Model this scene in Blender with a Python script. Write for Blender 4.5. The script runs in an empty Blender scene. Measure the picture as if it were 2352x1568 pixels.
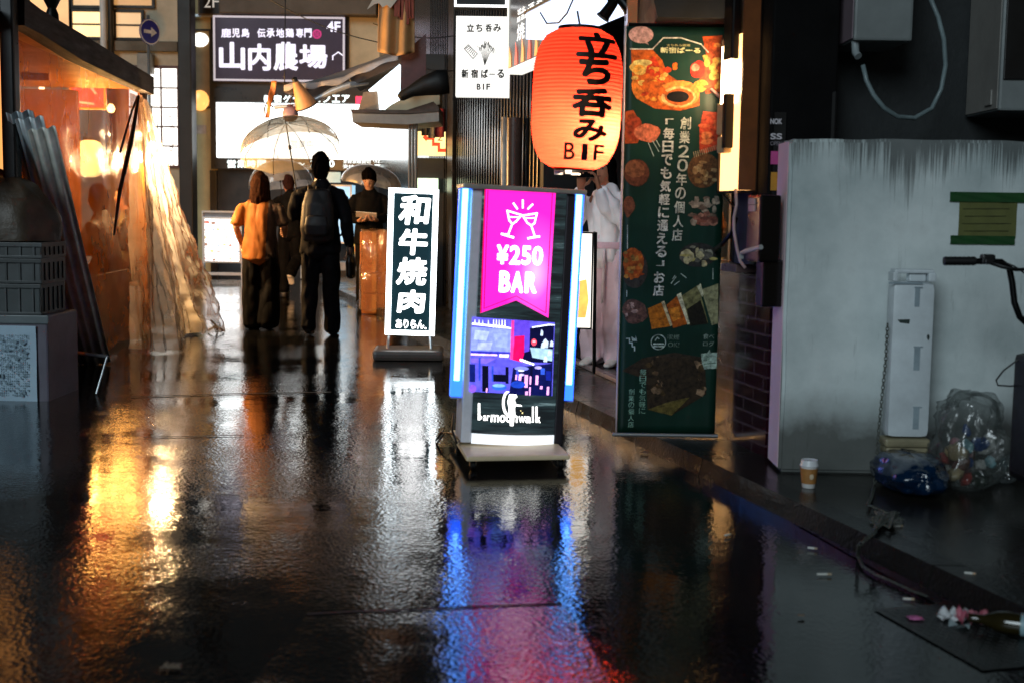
import bpy, bmesh, math, random
from mathutils import Vector, Matrix, noise as mnoise
R = math.radians
PI = math.pi
scene = bpy.context.scene
COL = scene.collection
random.seed(7)

# ------------------------------------------------------------------ camera, world, sun, exposure
F, CX, CY, CAM_H = 2900.0, 1176.0, 784.0, 1.22          # focal length and centre in photo units (2352 wide)
PITCH, ROLL = math.atan(294.0 / F), R(0.8)
cam_d = bpy.data.cameras.new("camera")
cam = bpy.data.objects.new("camera", cam_d)
COL.objects.link(cam)
cam_d.sensor_width = 36.0
cam_d.lens = 36.0 * F / 2352.0
cam_d.clip_start, cam_d.clip_end = 0.05, 500.0
CAM_M = (Matrix.Translation((0, 0, CAM_H)) @ Matrix.Rotation(PI / 2 - PITCH, 4, 'X') @ Matrix.Rotation(ROLL, 4, 'Z'))
cam.matrix_world = CAM_M
cam_d.dof.use_dof = True
cam_d.dof.focus_distance = 9.0
cam_d.dof.aperture_fstop = 3.0
scene.camera = cam

SUN_EL, SUN_AZ = R(21), R(-24)       # a weak, very soft light from the street behind the camera
world = bpy.data.worlds.new("World")
scene.world = world
world.use_nodes = True
wn = world.node_tree
sky = wn.nodes.new('ShaderNodeTexSky')
sky.sky_type = 'NISHITA'
sky.sun_disc = False
sky.sun_elevation = SUN_EL
sky.sun_rotation = PI + SUN_AZ
wn.links.new(sky.outputs[0], wn.nodes['Background'].inputs[0])
wn.nodes['Background'].inputs[1].default_value = 0.0015
sun_d = bpy.data.lights.new("sun", 'SUN')
sun_d.energy = 0.72
sun_d.angle = R(24)
sun_d.color = (0.78, 0.93, 1.0)
sun = bpy.data.objects.new("sun", sun_d)
COL.objects.link(sun)
_sd = Vector((math.sin(SUN_AZ) * math.cos(SUN_EL), -math.cos(SUN_AZ) * math.cos(SUN_EL), math.sin(SUN_EL)))
sun.rotation_euler = _sd.to_track_quat('Z', 'Y').to_euler()
sun.location = (-3, -6, 6)
vs = scene.view_settings
vs.view_transform = 'Standard'
vs.look = 'None'
vs.exposure = 0.6
vs.gamma = 1.0
scene.render.engine = 'CYCLES'
scene.cycles.use_denoising = True
scene.cycles.max_bounces = 8
scene.cycles.transparent_max_bounces = 24
scene.cycles.sample_clamp_indirect = 4.0
scene.cycles.caustics_reflective = True
scene.cycles.caustics_refractive = False

# ------------------------------------------------------------------ photo point -> place in the street
_MI = CAM_M.to_3x3()
def ray(px, py):
    return (_MI @ Vector(((px - CX) / F, -(py - CY) / F, -1.0)))
def at(px, py, Y):
    d = ray(px, py)
    return Vector((0, 0, CAM_H)) + d * (Y / d.y)
def ground(px, py, z=0.0):
    d = ray(px, py)
    return Vector((0, 0, CAM_H)) + d * ((z - CAM_H) / d.z)

class Plane:
    """A vertical plane through a point; local x runs along it, y into it, z up."""
    def __init__(s, origin, a=0.0):
        s.o = Vector(origin); s.a = a
        s.ux = Vector((math.cos(a), math.sin(a), 0)); s.uy = Vector((-math.sin(a), math.cos(a), 0))
    def p(s, px, py, dy=0.0):
        d = ray(px, py)
        o = Vector((0, 0, CAM_H))
        t = ((s.o + s.uy * dy - o).dot(s.uy)) / d.dot(s.uy)
        q = o + d * t - s.o
        return (q.dot(s.ux), q.z)
    def box(s, x0, y0, x1, y1, dy=0.0):
        """centre x, centre z, width, height of a photo rectangle"""
        ym, xm = (y0 + y1) / 2, (x0 + x1) / 2
        a = s.p(x0, ym, dy)[0]; b = s.p(x1, ym, dy)[0]
        c = s.p(xm, y0, dy)[1]; d = s.p(xm, y1, dy)[1]
        return ((a + b) / 2, (c + d) / 2, abs(b - a), abs(c - d))
    def w(s, x, y, z):
        return s.o + s.ux * x + s.uy * y + Vector((0, 0, z))
def front(px, py, Y):
    """plane facing the camera at distance Y; origin under the photo point on the ground"""
    q = at(px, py, Y)
    return Plane((q.x, Y, 0.0), 0.0)

# ------------------------------------------------------------------ materials
def C(h):
    v = [int(h[i:i + 2], 16) / 255 for i in (0, 2, 4)]
    return tuple(x / 12.92 if x <= 0.04045 else ((x + 0.055) / 1.055) ** 2.4 for x in v)
_mats = {}
def _new(name):
    m = bpy.data.materials.new(name)
    m.use_nodes = True
    nt = m.node_tree
    nt.nodes.clear()
    return m, nt, nt.nodes.new('ShaderNodeOutputMaterial')
def _noise(nt, scale, detail=4, rough=0.6, vec=None, stretch=None):
    n = nt.nodes.new('ShaderNodeTexNoise')
    n.inputs['Scale'].default_value = scale
    n.inputs['Detail'].default_value = detail
    n.inputs['Roughness'].default_value = rough
    tc = nt.nodes.new('ShaderNodeTexCoord')
    src = tc.outputs['Object']
    if stretch:
        mp = nt.nodes.new('ShaderNodeMapping')
        mp.inputs['Scale'].default_value = stretch
        nt.links.new(src, mp.inputs[0]); src = mp.outputs[0]
    nt.links.new(src, n.inputs['Vector'])
    return n
def _ramp(nt, src, stops):
    r = nt.nodes.new('ShaderNodeValToRGB')
    while len(r.color_ramp.elements) < len(stops):
        r.color_ramp.elements.new(0.5)
    for e, (p, c) in zip(r.color_ramp.elements, stops):
        e.position = p
        e.color = (*c, 1) if isinstance(c, tuple) else (c, c, c, 1)
    nt.links.new(src, r.inputs[0])
    return r
def mix_c(a, b, t):
    return tuple(x + (y - x) * t for x, y in zip(a, b))
def pbr(name, col, rough=0.5, metal=0.0, var=0.3, scale=6.0, bump=0.0, bscale=None, stretch=None, alt=None, spec=0.5, coat=0.0, altpos=(0.35, 0.7), double=True):
    """painted, cloth, stone... : a base colour broken up by noise, with its own bump"""
    if name in _mats: return _mats[name]
    if isinstance(col, str): col = C(col)
    if isinstance(alt, str): alt = C(alt)
    m, nt, out = _new(name)
    b = nt.nodes.new('ShaderNodeBsdfPrincipled')
    n = _noise(nt, scale, 6, 0.65, stretch=stretch)
    lo = tuple(x * (1 - var) for x in col); hi = tuple(min(1, x * (1 + var * 0.6)) for x in col)
    if alt: lo = alt
    r = _ramp(nt, n.outputs['Fac'], [(altpos[0], lo), (altpos[1], hi)])
    nt.links.new(r.outputs[0], b.inputs['Base Color'])
    rr = _ramp(nt, n.outputs['Fac'], [(0.3, min(1, rough * 1.2)), (0.75, rough * 0.8)])
    nt.links.new(rr.outputs[0], b.inputs['Roughness'])
    b.inputs['Metallic'].default_value = metal
    b.inputs['Specular IOR Level'].default_value = spec
    b.inputs['Coat Weight'].default_value = coat
    b.inputs['Coat Roughness'].default_value = 0.08
    if bump:
        n2 = _noise(nt, bscale or scale * 8, 5, 0.6, stretch=stretch)
        bp = nt.nodes.new('ShaderNodeBump')
        bp.inputs['Strength'].default_value = bump
        bp.inputs['Distance'].default_value = 0.01
        nt.links.new(n2.outputs['Fac'], bp.inputs['Height'])
        nt.links.new(bp.outputs[0], b.inputs['Normal'])
    nt.links.new(b.outputs[0], out.inputs[0])
    _mats[name] = m
    return m
def emit(name, col, strength=1.0, var=0.0, scale=3.0, gloss=True):
    """a lit face: lamp, tube, back-lit panel"""
    if name in _mats: return _mats[name]
    if isinstance(col, str): col = C(col)
    m, nt, out = _new(name)
    b = nt.nodes.new('ShaderNodeBsdfPrincipled')
    b.inputs['Base Color'].default_value = (*[min(0.6, x * 0.6) for x in col], 1)
    b.inputs['Roughness'].default_value = 0.25
    b.inputs['Emission Strength'].default_value = strength
    if var:
        n = _noise(nt, scale, 3)
        r = _ramp(nt, n.outputs['Fac'], [(0.25, tuple(x * (1 - var) for x in col)), (0.75, col)])
        nt.links.new(r.outputs[0], b.inputs['Emission Color'])
    else:
        b.inputs['Emission Color'].default_value = (*col, 1)
    nt.links.new(b.outputs[0], out.inputs[0])
    _mats[name] = m
    return m
def vinyl(name, tint='ffffff', fog=0.4, gloss=0.12, scale=5.0, rough=0.12, stretch=None, fres=.5, trans=1.0):
    """clear plastic sheet: see-through, slightly milky, with gloss"""
    if name in _mats: return _mats[name]
    c = C(tint)
    m, nt, out = _new(name)
    tr = nt.nodes.new('ShaderNodeBsdfTransparent'); tr.inputs[0].default_value = (*[(0.9 + 0.1 * x) * trans * (x if trans < 1 else 1) for x in c], 1)
    tl = nt.nodes.new('ShaderNodeBsdfTranslucent'); tl.inputs[0].default_value = (*c, 1)
    df = nt.nodes.new('ShaderNodeBsdfDiffuse'); df.inputs[0].default_value = (*[x * 0.7 for x in c], 1)
    gl = nt.nodes.new('ShaderNodeBsdfGlossy'); gl.inputs['Roughness'].default_value = rough
    m1 = nt.nodes.new('ShaderNodeMixShader'); m1.inputs[0].default_value = 0.35
    nt.links.new(tl.outputs[0], m1.inputs[1]); nt.links.new(df.outputs[0], m1.inputs[2])
    n = _noise(nt, scale, 5, 0.6, stretch=stretch)
    r = _ramp(nt, n.outputs['Fac'], [(0.3, fog * 0.6), (0.7, min(1, fog * 1.3))])
    m2 = nt.nodes.new('ShaderNodeMixShader')
    nt.links.new(r.outputs[0], m2.inputs[0]); nt.links.new(tr.outputs[0], m2.inputs[1]); nt.links.new(m1.outputs[0], m2.inputs[2])
    lw = nt.nodes.new('ShaderNodeLayerWeight'); lw.inputs[0].default_value = 0.25
    mm = nt.nodes.new('ShaderNodeMath'); mm.operation = 'MULTIPLY_ADD'
    mm.inputs[1].default_value = fres; mm.inputs[2].default_value = gloss * 0.4
    nt.links.new(lw.outputs['Fresnel'], mm.inputs[0])
    bp = nt.nodes.new('ShaderNodeBump'); bp.inputs['Strength'].default_value = 0.35; bp.inputs['Distance'].default_value = 0.02
    n2 = _noise(nt, 14, 4, 0.6, stretch=stretch); nt.links.new(n2.outputs['Fac'], bp.inputs['Height'])
    nt.links.new(bp.outputs[0], gl.inputs['Normal'])
    m3 = nt.nodes.new('ShaderNodeMixShader')
    nt.links.new(mm.outputs[0], m3.inputs[0]); nt.links.new(m2.outputs[0], m3.inputs[1]); nt.links.new(gl.outputs[0], m3.inputs[2])
    nt.links.new(m3.outputs[0], out.inputs[0])
    _mats[name] = m
    return m
def glass(name, tint='ffffff', refl=0.1):
    if name in _mats: return _mats[name]
    m, nt, out = _new(name)
    tr = nt.nodes.new('ShaderNodeBsdfTransparent'); tr.inputs[0].default_value = (*C(tint), 1)
    gl = nt.nodes.new('ShaderNodeBsdfGlossy'); gl.inputs['Roughness'].default_value = 0.03
    lw = nt.nodes.new('ShaderNodeLayerWeight'); lw.inputs[0].default_value = refl
    m3 = nt.nodes.new('ShaderNodeMixShader')
    nt.links.new(lw.outputs['Fresnel'], m3.inputs[0]); nt.links.new(tr.outputs[0], m3.inputs[1]); nt.links.new(gl.outputs[0], m3.inputs[2])
    nt.links.new(m3.outputs[0], out.inputs[0])
    _mats[name] = m
    return m

# ------------------------------------------------------------------ objects and tags
def tag(o, label=None, cat=None, group=None, kind=None):
    if label: o['label'] = label
    if cat: o['category'] = cat
    if group: o['group'] = group
    if kind: o['kind'] = kind
    return o
def thing(name, label, cat, loc=(0, 0, 0), rotz=0.0, group=None):
    o = bpy.data.objects.new(name, None)
    o.empty_display_size = 0.1
    COL.objects.link(o)
    o.location = loc
    o.rotation_euler = (0, 0, rotz)
    return tag(o, label, cat, group)
def copy_tree(o, parent=None):
    c = o.copy(); COL.objects.link(c)
    if parent is not None: c.parent = parent
    for ch in list(o.children):
        copy_tree(ch, c)
    return c

_gl = {}
def glyphs(body, bold=0.0):
    """outline mesh of a piece of writing, scaled to a unit box centred on 0"""
    k = (body, min(bold, .008))
    if k in _gl: return _gl[k]
    cu = bpy.data.curves.new('lettering', 'FONT')
    cu.body = body; cu.resolution_u = 4; cu.offset = min(bold, .008)
    ob = bpy.data.objects.new('lettering', cu)
    COL.objects.link(ob)
    dg = bpy.context.evaluated_depsgraph_get()
    me = bpy.data.meshes.new_from_object(ob.evaluated_get(dg))
    vv = [v.co.copy() for v in me.vertices]
    ff = [tuple(p.vertices) for p in me.polygons]
    bpy.data.objects.remove(ob); bpy.data.curves.remove(cu); bpy.data.meshes.remove(me)
    x0 = min(v.x for v in vv); x1 = max(v.x for v in vv); y0 = min(v.y for v in vv); y1 = max(v.y for v in vv)
    sx, sy = max(x1 - x0, 1e-4), max(y1 - y0, 1e-4)
    _gl[k] = ([((v.x - (x0 + x1) / 2) / sx, (v.y - (y0 + y1) / 2) / sy) for v in vv], ff, sx / sy)
    return _gl[k]

def thicken(b, least=.0006):
    """offsets that fatten a stroke by overprinting it round a small circle"""
    if b < least: return [(0, 0)]
    return [(0, 0)] + [(b * math.cos(PI * k / 4), b * math.sin(PI * k / 4)) for k in range(8)]
class MB:
    """collects shapes, then links them as ONE mesh object"""
    def __init__(s):
        s.v = []; s.f = []; s.fm = []; s.mats = []; s.mi = 0; s.sm = []; s.smooth = False
    def use(s, m):
        if m not in s.mats: s.mats.append(m)
        s.mi = s.mats.index(m)
        return s
    def face(s, idx):
        s.f.append(tuple(idx)); s.fm.append(s.mi); s.sm.append(s.smooth)
    def add(s, vs, fs, M=None):
        n = len(s.v)
        s.v += [tuple(M @ Vector(v)) if M is not None else tuple(v) for v in vs]
        for f in fs: s.face([i + n for i in f])
        return s
    def bm(s, b, M=None):
        b.verts.ensure_lookup_table(); b.verts.index_update()
        s.add([v.co.copy() for v in b.verts], [[v.index for v in f.verts] for f in b.faces], M)
        b.free()
        return s
    def box(s, c, d, bev=0.0, M=None, rot=None):
        b = bmesh.new()
        bmesh.ops.create_cube(b, size=1.0)
        for v in b.verts: v.co = Vector((v.co.x * d[0], v.co.y * d[1], v.co.z * d[2]))
        if bev > 0:
            bmesh.ops.bevel(b, geom=list(b.edges), offset=min(bev, min(d) * 0.45), segments=2, affect='EDGES', profile=0.6)
        T = Matrix.Translation(c)
        if rot: T = T @ rot
        if M is not None: T = M @ T
        return s.bm(b, T)
    def box2(s, lo, hi, bev=0.0, M=None):
        return s.box([(a + b) / 2 for a, b in zip(lo, hi)], [abs(b - a) for a, b in zip(lo, hi)], bev, M)
    def quad(s, *p):
        return s.add(p, [list(range(len(p)))])
    def prism(s, pts, y0, y1, M=None):
        """an outline in local x-z, given a thickness along y"""
        n = len(pts)
        vs = [(x, y0, z) for x, z in pts] + [(x, y1, z) for x, z in pts]
        fs = [list(range(n)), list(range(2 * n - 1, n - 1, -1))]
        fs += [[i, i + n, (i + 1) % n + n, (i + 1) % n] for i in range(n)]
        return s.add(vs, fs, M)
    def flat(s, pts, y=0.0, fn=None):
        vs = [(fn(x, z, y) if fn else (x, y, z)) for x, z in pts]
        return s.add(vs, [list(range(len(pts)))])
    def blob(s, cx, cz, rx, rz, y, n=22, jit=0.0, a0=0.0, a1=2 * PI, fn=None):
        pts = []
        for i in range(n):
            t = a0 + (a1 - a0) * i / n
            k = 1 + jit * mnoise.noise(Vector((cx * 31 + math.cos(t) * 1.3, cz * 27 + math.sin(t) * 1.3, rx * 40)))
            pts.append((cx + rx * k * math.cos(t), cz + rz * k * math.sin(t)))
        return s.flat(pts, y, fn)
    def ring(s, cx, cz, r0, r1, y, n=32, sx=1.0, a0=0, a1=2 * PI):
        vs = []; fs = []
        for i in range(n + 1):
            t = a0 + (a1 - a0) * i / n
            for r in (r0, r1): vs.append((cx + r * sx * math.cos(t), y, cz + r * math.sin(t)))
        for i in range(n): fs.append([2 * i, 2 * i + 1, 2 * i + 3, 2 * i + 2])
        return s.add(vs, fs)
    def line(s, pts, w, y):
        """flat printed stroke in local x-z"""
        for (x0, z0), (x1, z1) in zip(pts, pts[1:]):
            d = Vector((x1 - x0, z1 - z0)); L = d.length or 1e-6
            n = Vector((-d.y, d.x)) / L * w / 2; e = d / L * w * 0.3
            s.flat([(x0 + n.x - e.x, z0 + n.y - e.y), (x0 - n.x - e.x, z0 - n.y - e.y), (x1 - n.x + e.x, z1 - n.y + e.y), (x1 + n.x + e.x, z1 + n.y + e.y)], y)
        return s
    def text(s, body, cx, cz, w, h, y=0.0, bold=0.012, fn=None, shear=0.0):
        g, ff, asp = glyphs(body, bold)
        for k, (ox, oz) in enumerate(thicken(bold * h)):
            vs = []
            for gx, gz in g:
                x = cx + gx * (w - 2 * bold * h * (bold > .015)) + shear * gz * h + ox; z = cz + gz * h * (1 - 2 * bold * (bold > .015)) + oz
                vs.append(fn(x, z, y) if fn else (x, y - .00025 * k, z))
            s.add(vs, ff)
        return s
    def vtext(s, body, cx, z0, z1, w, y=0.0, bold=0.012, gap=0.12, fn=None, dx=0.0, shear=0.0):
        """writing that runs downwards, one character to a cell; a blank leaves its cell empty"""
        n = len(body); ch = (z0 - z1) / n
        for i, c in enumerate(body):
            if c in ' 　': continue
            zc = z0 - ch * (i + 0.5)
            asp = glyphs(c, bold)[2]
            hh = ch * (1 - gap); ww = w
            if c == '「': hh *= 0.5; ww *= .75; zc -= ch * .1; 
            if c == '」': hh *= 0.5; ww *= .75; zc += ch * .1
            if c in '0123456789': ww *= 0.7
            s.text(c, cx + dx * i, zc, ww, hh, y, bold, fn, shear)
        return s
    def tube(s, path, r, n=8, cap=True, M=None, flat=1.0):
        path = [Vector(p) for p in path]
        rs = r if isinstance(r, (list, tuple)) else [r] * len(path)
        vs = []; fs = []
        pu = None
        for i, p in enumerate(path):
            t = (path[min(i + 1, len(path) - 1)] - path[max(i - 1, 0)])
            t = t.normalized() if t.length > 1e-9 else Vector((0, 0, 1))
            if pu is None:
                u = t.cross(Vector((0, 0, 1)))
                if u.length < 0.05: u = t.cross(Vector((0, 1, 0)))
            else:
                u = pu - t * pu.dot(t)
            u.normalize(); w = t.cross(u); pu = u
            for k in range(n):
                a = 2 * PI * k / n
                vs.append(p + (u * math.cos(a) + w * math.sin(a) * flat) * rs[i])
        for i in range(len(path) - 1):
            for k in range(n):
                a = i * n + k; b = i * n + (k + 1) % n
                fs.append([a, b, b + n, a + n])
        if cap:
            fs.append(list(range(n))[::-1]); fs.append([len(vs) - n + k for k in range(n)])
        return s.add(vs, fs, M)
    def lathe(s, prof, n=24, c=(0, 0, 0), M=None, cap=True, sy=1.0):
        vs = []; fs = []
        for r, z in prof:
            for k in range(n):
                a = 2 * PI * k / n
                vs.append((c[0] + r * math.cos(a), c[1] + r * math.sin(a) * sy, c[2] + z))
        for i in range(len(prof) - 1):
            for k in range(n):
                a = i * n + k; b = i * n + (k + 1) % n
                fs.append([a, b, b + n, a + n])
        if cap:
            fs.append(list(range(n))[::-1]); fs.append([len(vs) - n + k for k in range(n)])
        return s.add(vs, fs, M)
    def ball(s, c, r, n=16, M=None):
        rr = r if isinstance(r, (list, tuple, Vector)) else (r, r, r)
        vs = [(c[0], c[1], c[2] - rr[2])]; m = n // 2
        for i in range(1, m):
            t = PI * i / m
            for k in range(n):
                a = 2 * PI * k / n
                vs.append((c[0] + rr[0] * math.sin(t) * math.cos(a), c[1] + rr[1] * math.sin(t) * math.sin(a), c[2] - rr[2] * math.cos(t)))
        vs.append((c[0], c[1], c[2] + rr[2]))
        fs = [[0, 1 + (k + 1) % n, 1 + k] for k in range(n)]
        for i in range(m - 2):
            for k in range(n):
                a = 1 + i * n + k; b = 1 + i * n + (k + 1) % n
                fs.append([a, b, b + n, a + n])
        L = len(vs) - 1; q = 1 + (m - 2) * n
        fs += [[L, q + k, q + (k + 1) % n] for k in range(n)]
        return s.add(vs, fs, M)
    def sheet(s, fn, nu, nv):
        """grid surface from fn(u, v) -> point"""
        vs = [fn(i / nu, j / nv) for j in range(nv + 1) for i in range(nu + 1)]
        fs = []
        for j in range(nv):
            for i in range(nu):
                a = j * (nu + 1) + i
                fs.append([a, a + 1, a + nu + 2, a + nu + 1])
        return s.add(vs, fs)
    def build(s, name, mat=None, parent=None, smooth=False, loc=None, rotz=None):
        me = bpy.data.meshes.new(name)
        me.from_pydata([tuple(v) for v in s.v], [], s.f)
        mats = s.mats or [mat]
        for m in mats: me.materials.append(m)
        if s.mats:
            me.polygons.foreach_set('material_index', s.fm)
        if smooth is True:
            me.polygons.foreach_set('use_smooth', [True] * len(s.f))
        elif smooth:
            me.polygons.foreach_set('use_smooth', [True] * len(s.f))
            me.set_sharp_from_angle(angle=R(smooth))
        elif any(s.sm):
            me.polygons.foreach_set('use_smooth', s.sm)
        me.update()
        o = bpy.data.objects.new(name, me)
        COL.objects.link(o)
        if parent is not None: o.parent = parent
        if loc is not None: o.location = loc
        if rotz is not None: o.rotation_euler = (0, 0, rotz)
        return o
def mb(m=None):
    b = MB()
    if m is not None: b.use(m)
    return b

# ------------------------------------------------------------------ ground
def wet(name, lo, hi, r0, r1, aggr=0.5, med=0.35, spec=0.5):
    m, nt, out = _new(name)
    b = nt.nodes.new('ShaderNodeBsdfPrincipled')
    n = _noise(nt, 1.3, 6, 0.6)
    c = _ramp(nt, n.outputs['Fac'], [(0.35, lo), (0.7, hi)])
    nt.links.new(c.outputs[0], b.inputs['Base Color'])
    n3 = _noise(nt, 0.9, 5, 0.62)
    rr = _ramp(nt, n3.outputs['Fac'], [(0.36, r0), (0.66, r1)])
    nt.links.new(rr.outputs[0], b.inputs['Roughness'])
    b.inputs['Specular IOR Level'].default_value = spec; b.inputs['IOR'].default_value = 1.36
    grain = nt.nodes.new('ShaderNodeTexVoronoi'); grain.inputs['Scale'].default_value = 64; grain.inputs['Randomness'].default_value = 1.0
    tcg = nt.nodes.new('ShaderNodeTexCoord'); nt.links.new(tcg.outputs['Object'], grain.inputs['Vector'])
    fine = _noise(nt, 40, 3, 0.68)
    lump = _noise(nt, 6, 4, 0.55)
    lev = _ramp(nt, n3.outputs['Fac'], [(0.38, 0.10), (0.60, 1.0)])     # puddled places lie smoother
    sg = nt.nodes.new('ShaderNodeMath'); sg.operation = 'ADD'
    nt.links.new(grain.outputs['Distance'], sg.inputs[0]); nt.links.new(fine.outputs['Fac'], sg.inputs[1])
    mf = nt.nodes.new('ShaderNodeMath'); mf.operation = 'MULTIPLY'
    nt.links.new(sg.outputs[0], mf.inputs[0]); nt.links.new(lev.outputs[0], mf.inputs[1])
    b1 = nt.nodes.new('ShaderNodeBump'); b1.inputs['Strength'].default_value = med; b1.inputs['Distance'].default_value = 0.012
    nt.links.new(lump.outputs['Fac'], b1.inputs['Height'])
    b2 = nt.nodes.new('ShaderNodeBump'); b2.inputs['Strength'].default_value = aggr; b2.inputs['Distance'].default_value = 0.0023
    nt.links.new(mf.outputs[0], b2.inputs['Height']); nt.links.new(b1.outputs[0], b2.inputs['Normal'])
    nt.links.new(b2.outputs[0], b.inputs['Normal'])
    nt.links.new(b.outputs[0], out.inputs[0])
    return m
M_road = wet('wet_asphalt', (0.003, 0.0034, 0.004), (0.008, 0.008, 0.008), 0.045, 0.09, .34, .09)
M_gutter = wet('wet_gutter_concrete', (0.010, 0.011, 0.011), (0.024, 0.024, 0.022), 0.16, 0.34, 0.6, 0.4)
M_pave = wet('wet_pavement', (0.008, 0.007, 0.006), (0.022, 0.019, 0.015), 0.14, 0.32, 0.5, 0.3)
M_kerb = wet('wet_kerb_stone', (0.007, 0.007, 0.007), (0.016, 0.015, 0.014), 0.18, 0.34, 0.6, 0.3, .35)

road = mb(M_road)
road.sheet(lambda u, v: (-60 + 120 * u, -40 + 120 * v, 0), 12, 12)
tag(road.build('road'), kind='structure')
PAVE_Z = 0.08
b1_, b2_ = ground(2095, 1282, PAVE_Z), ground(2352, 1402, PAVE_Z)
kd = (b2_ - b1_); kd.z = 0; kd /= kd.y                       # along the kerb, per metre of Y
def kerb_x(Y): return b1_.x + kd.x * (Y - b1_.y)
a1_, a2_ = ground(1537, 1037, 0), ground(1818, 1198, 0)
def gut_x(Y): return a1_.x + (a2_.x - a1_.x) / (a2_.y - a1_.y) * (Y - a1_.y)
Y0, Y1 = 0.5, 22.0
g = mb(M_gutter)
g.quad((gut_x(Y0), Y0, .004), (kerb_x(Y0), Y0, .004), (kerb_x(9.0), 9.0, .004), (gut_x(9.0), 9.0, .004))
tag(g.build('gutter'), kind='structure')
g = mb(M_kerb)
nk = 12
for i in range(nk):
    ya, yb = Y0 + (Y1 - Y0) * i / nk + .006, Y0 + (Y1 - Y0) * (i + 1) / nk - .006
    p = [(kerb_x(ya), ya), (kerb_x(ya) + .13, ya), (kerb_x(yb) + .13, yb), (kerb_x(yb), yb)]
    vs = [(x + (.018 if j in (0, 3) and z > 0 else 0), y, z) for z in (0.0, PAVE_Z + .003) for j, (x, y) in enumerate(p)]
    g.add(vs, [[4, 5, 6, 7], [0, 1, 5, 4], [1, 2, 6, 5], [2, 3, 7, 6], [3, 0, 4, 7]])
tag(g.build('kerb'), kind='structure')
g = mb(M_pave)
g.quad((kerb_x(Y0) + .13, Y0, PAVE_Z), (9, Y0, PAVE_Z), (9, Y1, PAVE_Z), (kerb_x(Y1) + .13, Y1, PAVE_Z))
tag(g.build('pavement'), kind='structure')
M_patch = wet('wet_asphalt_patch', (0.004, 0.004, 0.0045), (0.011, 0.011, 0.011), 0.07, 0.15, .60, .06)
g = mb(M_patch)
q = [ground(*p) for p in ((705, 1412), (960, 1402), (1290, 1388), (1330, 1440), (1420, 1600), (520, 1640))]
g.add([(v.x, v.y, .0025) for v in q], [list(range(6))])
tag(g.build('road_patch'), kind='structure')
M_seam = pbr('tar_joint', (0.003, 0.003, 0.003), 0.7, 0, .2)
g = mb(M_seam)
def seam(pts, w):
    q = [ground(*p) for p in pts]
    for A, B in zip(q, q[1:]):
        n = Vector((-(B - A).y, (B - A).x, 0)).normalized() * w / 2
        g.quad(A - n + Vector((0, 0, .005)), A + n + Vector((0, 0, .005)), B + n + Vector((0, 0, .005)), B - n + Vector((0, 0, .005)))
seam([(705, 1412), (820, 1406), (960, 1402), (1120, 1394), (1290, 1388)], .016)
seam([(300, 912), (430, 908), (560, 904), (760, 901)], .03)
seam([(330, 1005), (560, 1000)], .02)
tag(g.build('road_joints'), kind='structure')

# ------------------------------------------------------------------ building materials
M_olive = pbr('olive_render', 'b09a6c', 0.7, 0, .25, 1.2, .25, 40)
M_tanwall = pbr('tan_render', 'd8c4a0', 0.75, 0, .2, 1.5, .2, 40)
M_greywall = pbr('grey_beige_render', 'c4b59c', 0.75, 0, .25, 1.2, .25, 40)
M_dkbrown = pbr('dark_brown_panel', '54432c', 0.5, 0, .3, 2)
M_black = pbr('black_panel', '0b0b0d', 0.35, 0, .3, 4)
M_blackmetal = pbr('black_metal', '101113', 0.4, 0.6, .3, 8)
M_steel = pbr('brushed_steel', '9a958c', 0.3, 0.9, .25, 6, .05, stretch=(1, 1, .1))
M_alu = pbr('aluminium', 'b4b8ba', 0.35, 0.8, .15, 9)
M_white = pbr('white_plastic', 'd6d4d0', 0.45, 0, .12, 5)
M_glow_warm = emit('warm_window_light', (1.0, 0.66, 0.28), 1.5, .35, 1.3)
M_glow_warm2 = emit('dim_warm_window_light', (1.0, 0.62, 0.30), 0.5, .3, 1.3)
M_glow_white = emit('white_window_light', (1.0, 0.97, 0.9), 1.7, .2, 2)
M_frame_dk = pbr('dark_window_frame', '241d14', 0.5, 0.3)
M_wood_dk = pbr('dark_red_timber', '1f0b08', 0.7, 0, .4, 3, .2, stretch=(1, 8, 8))

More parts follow.
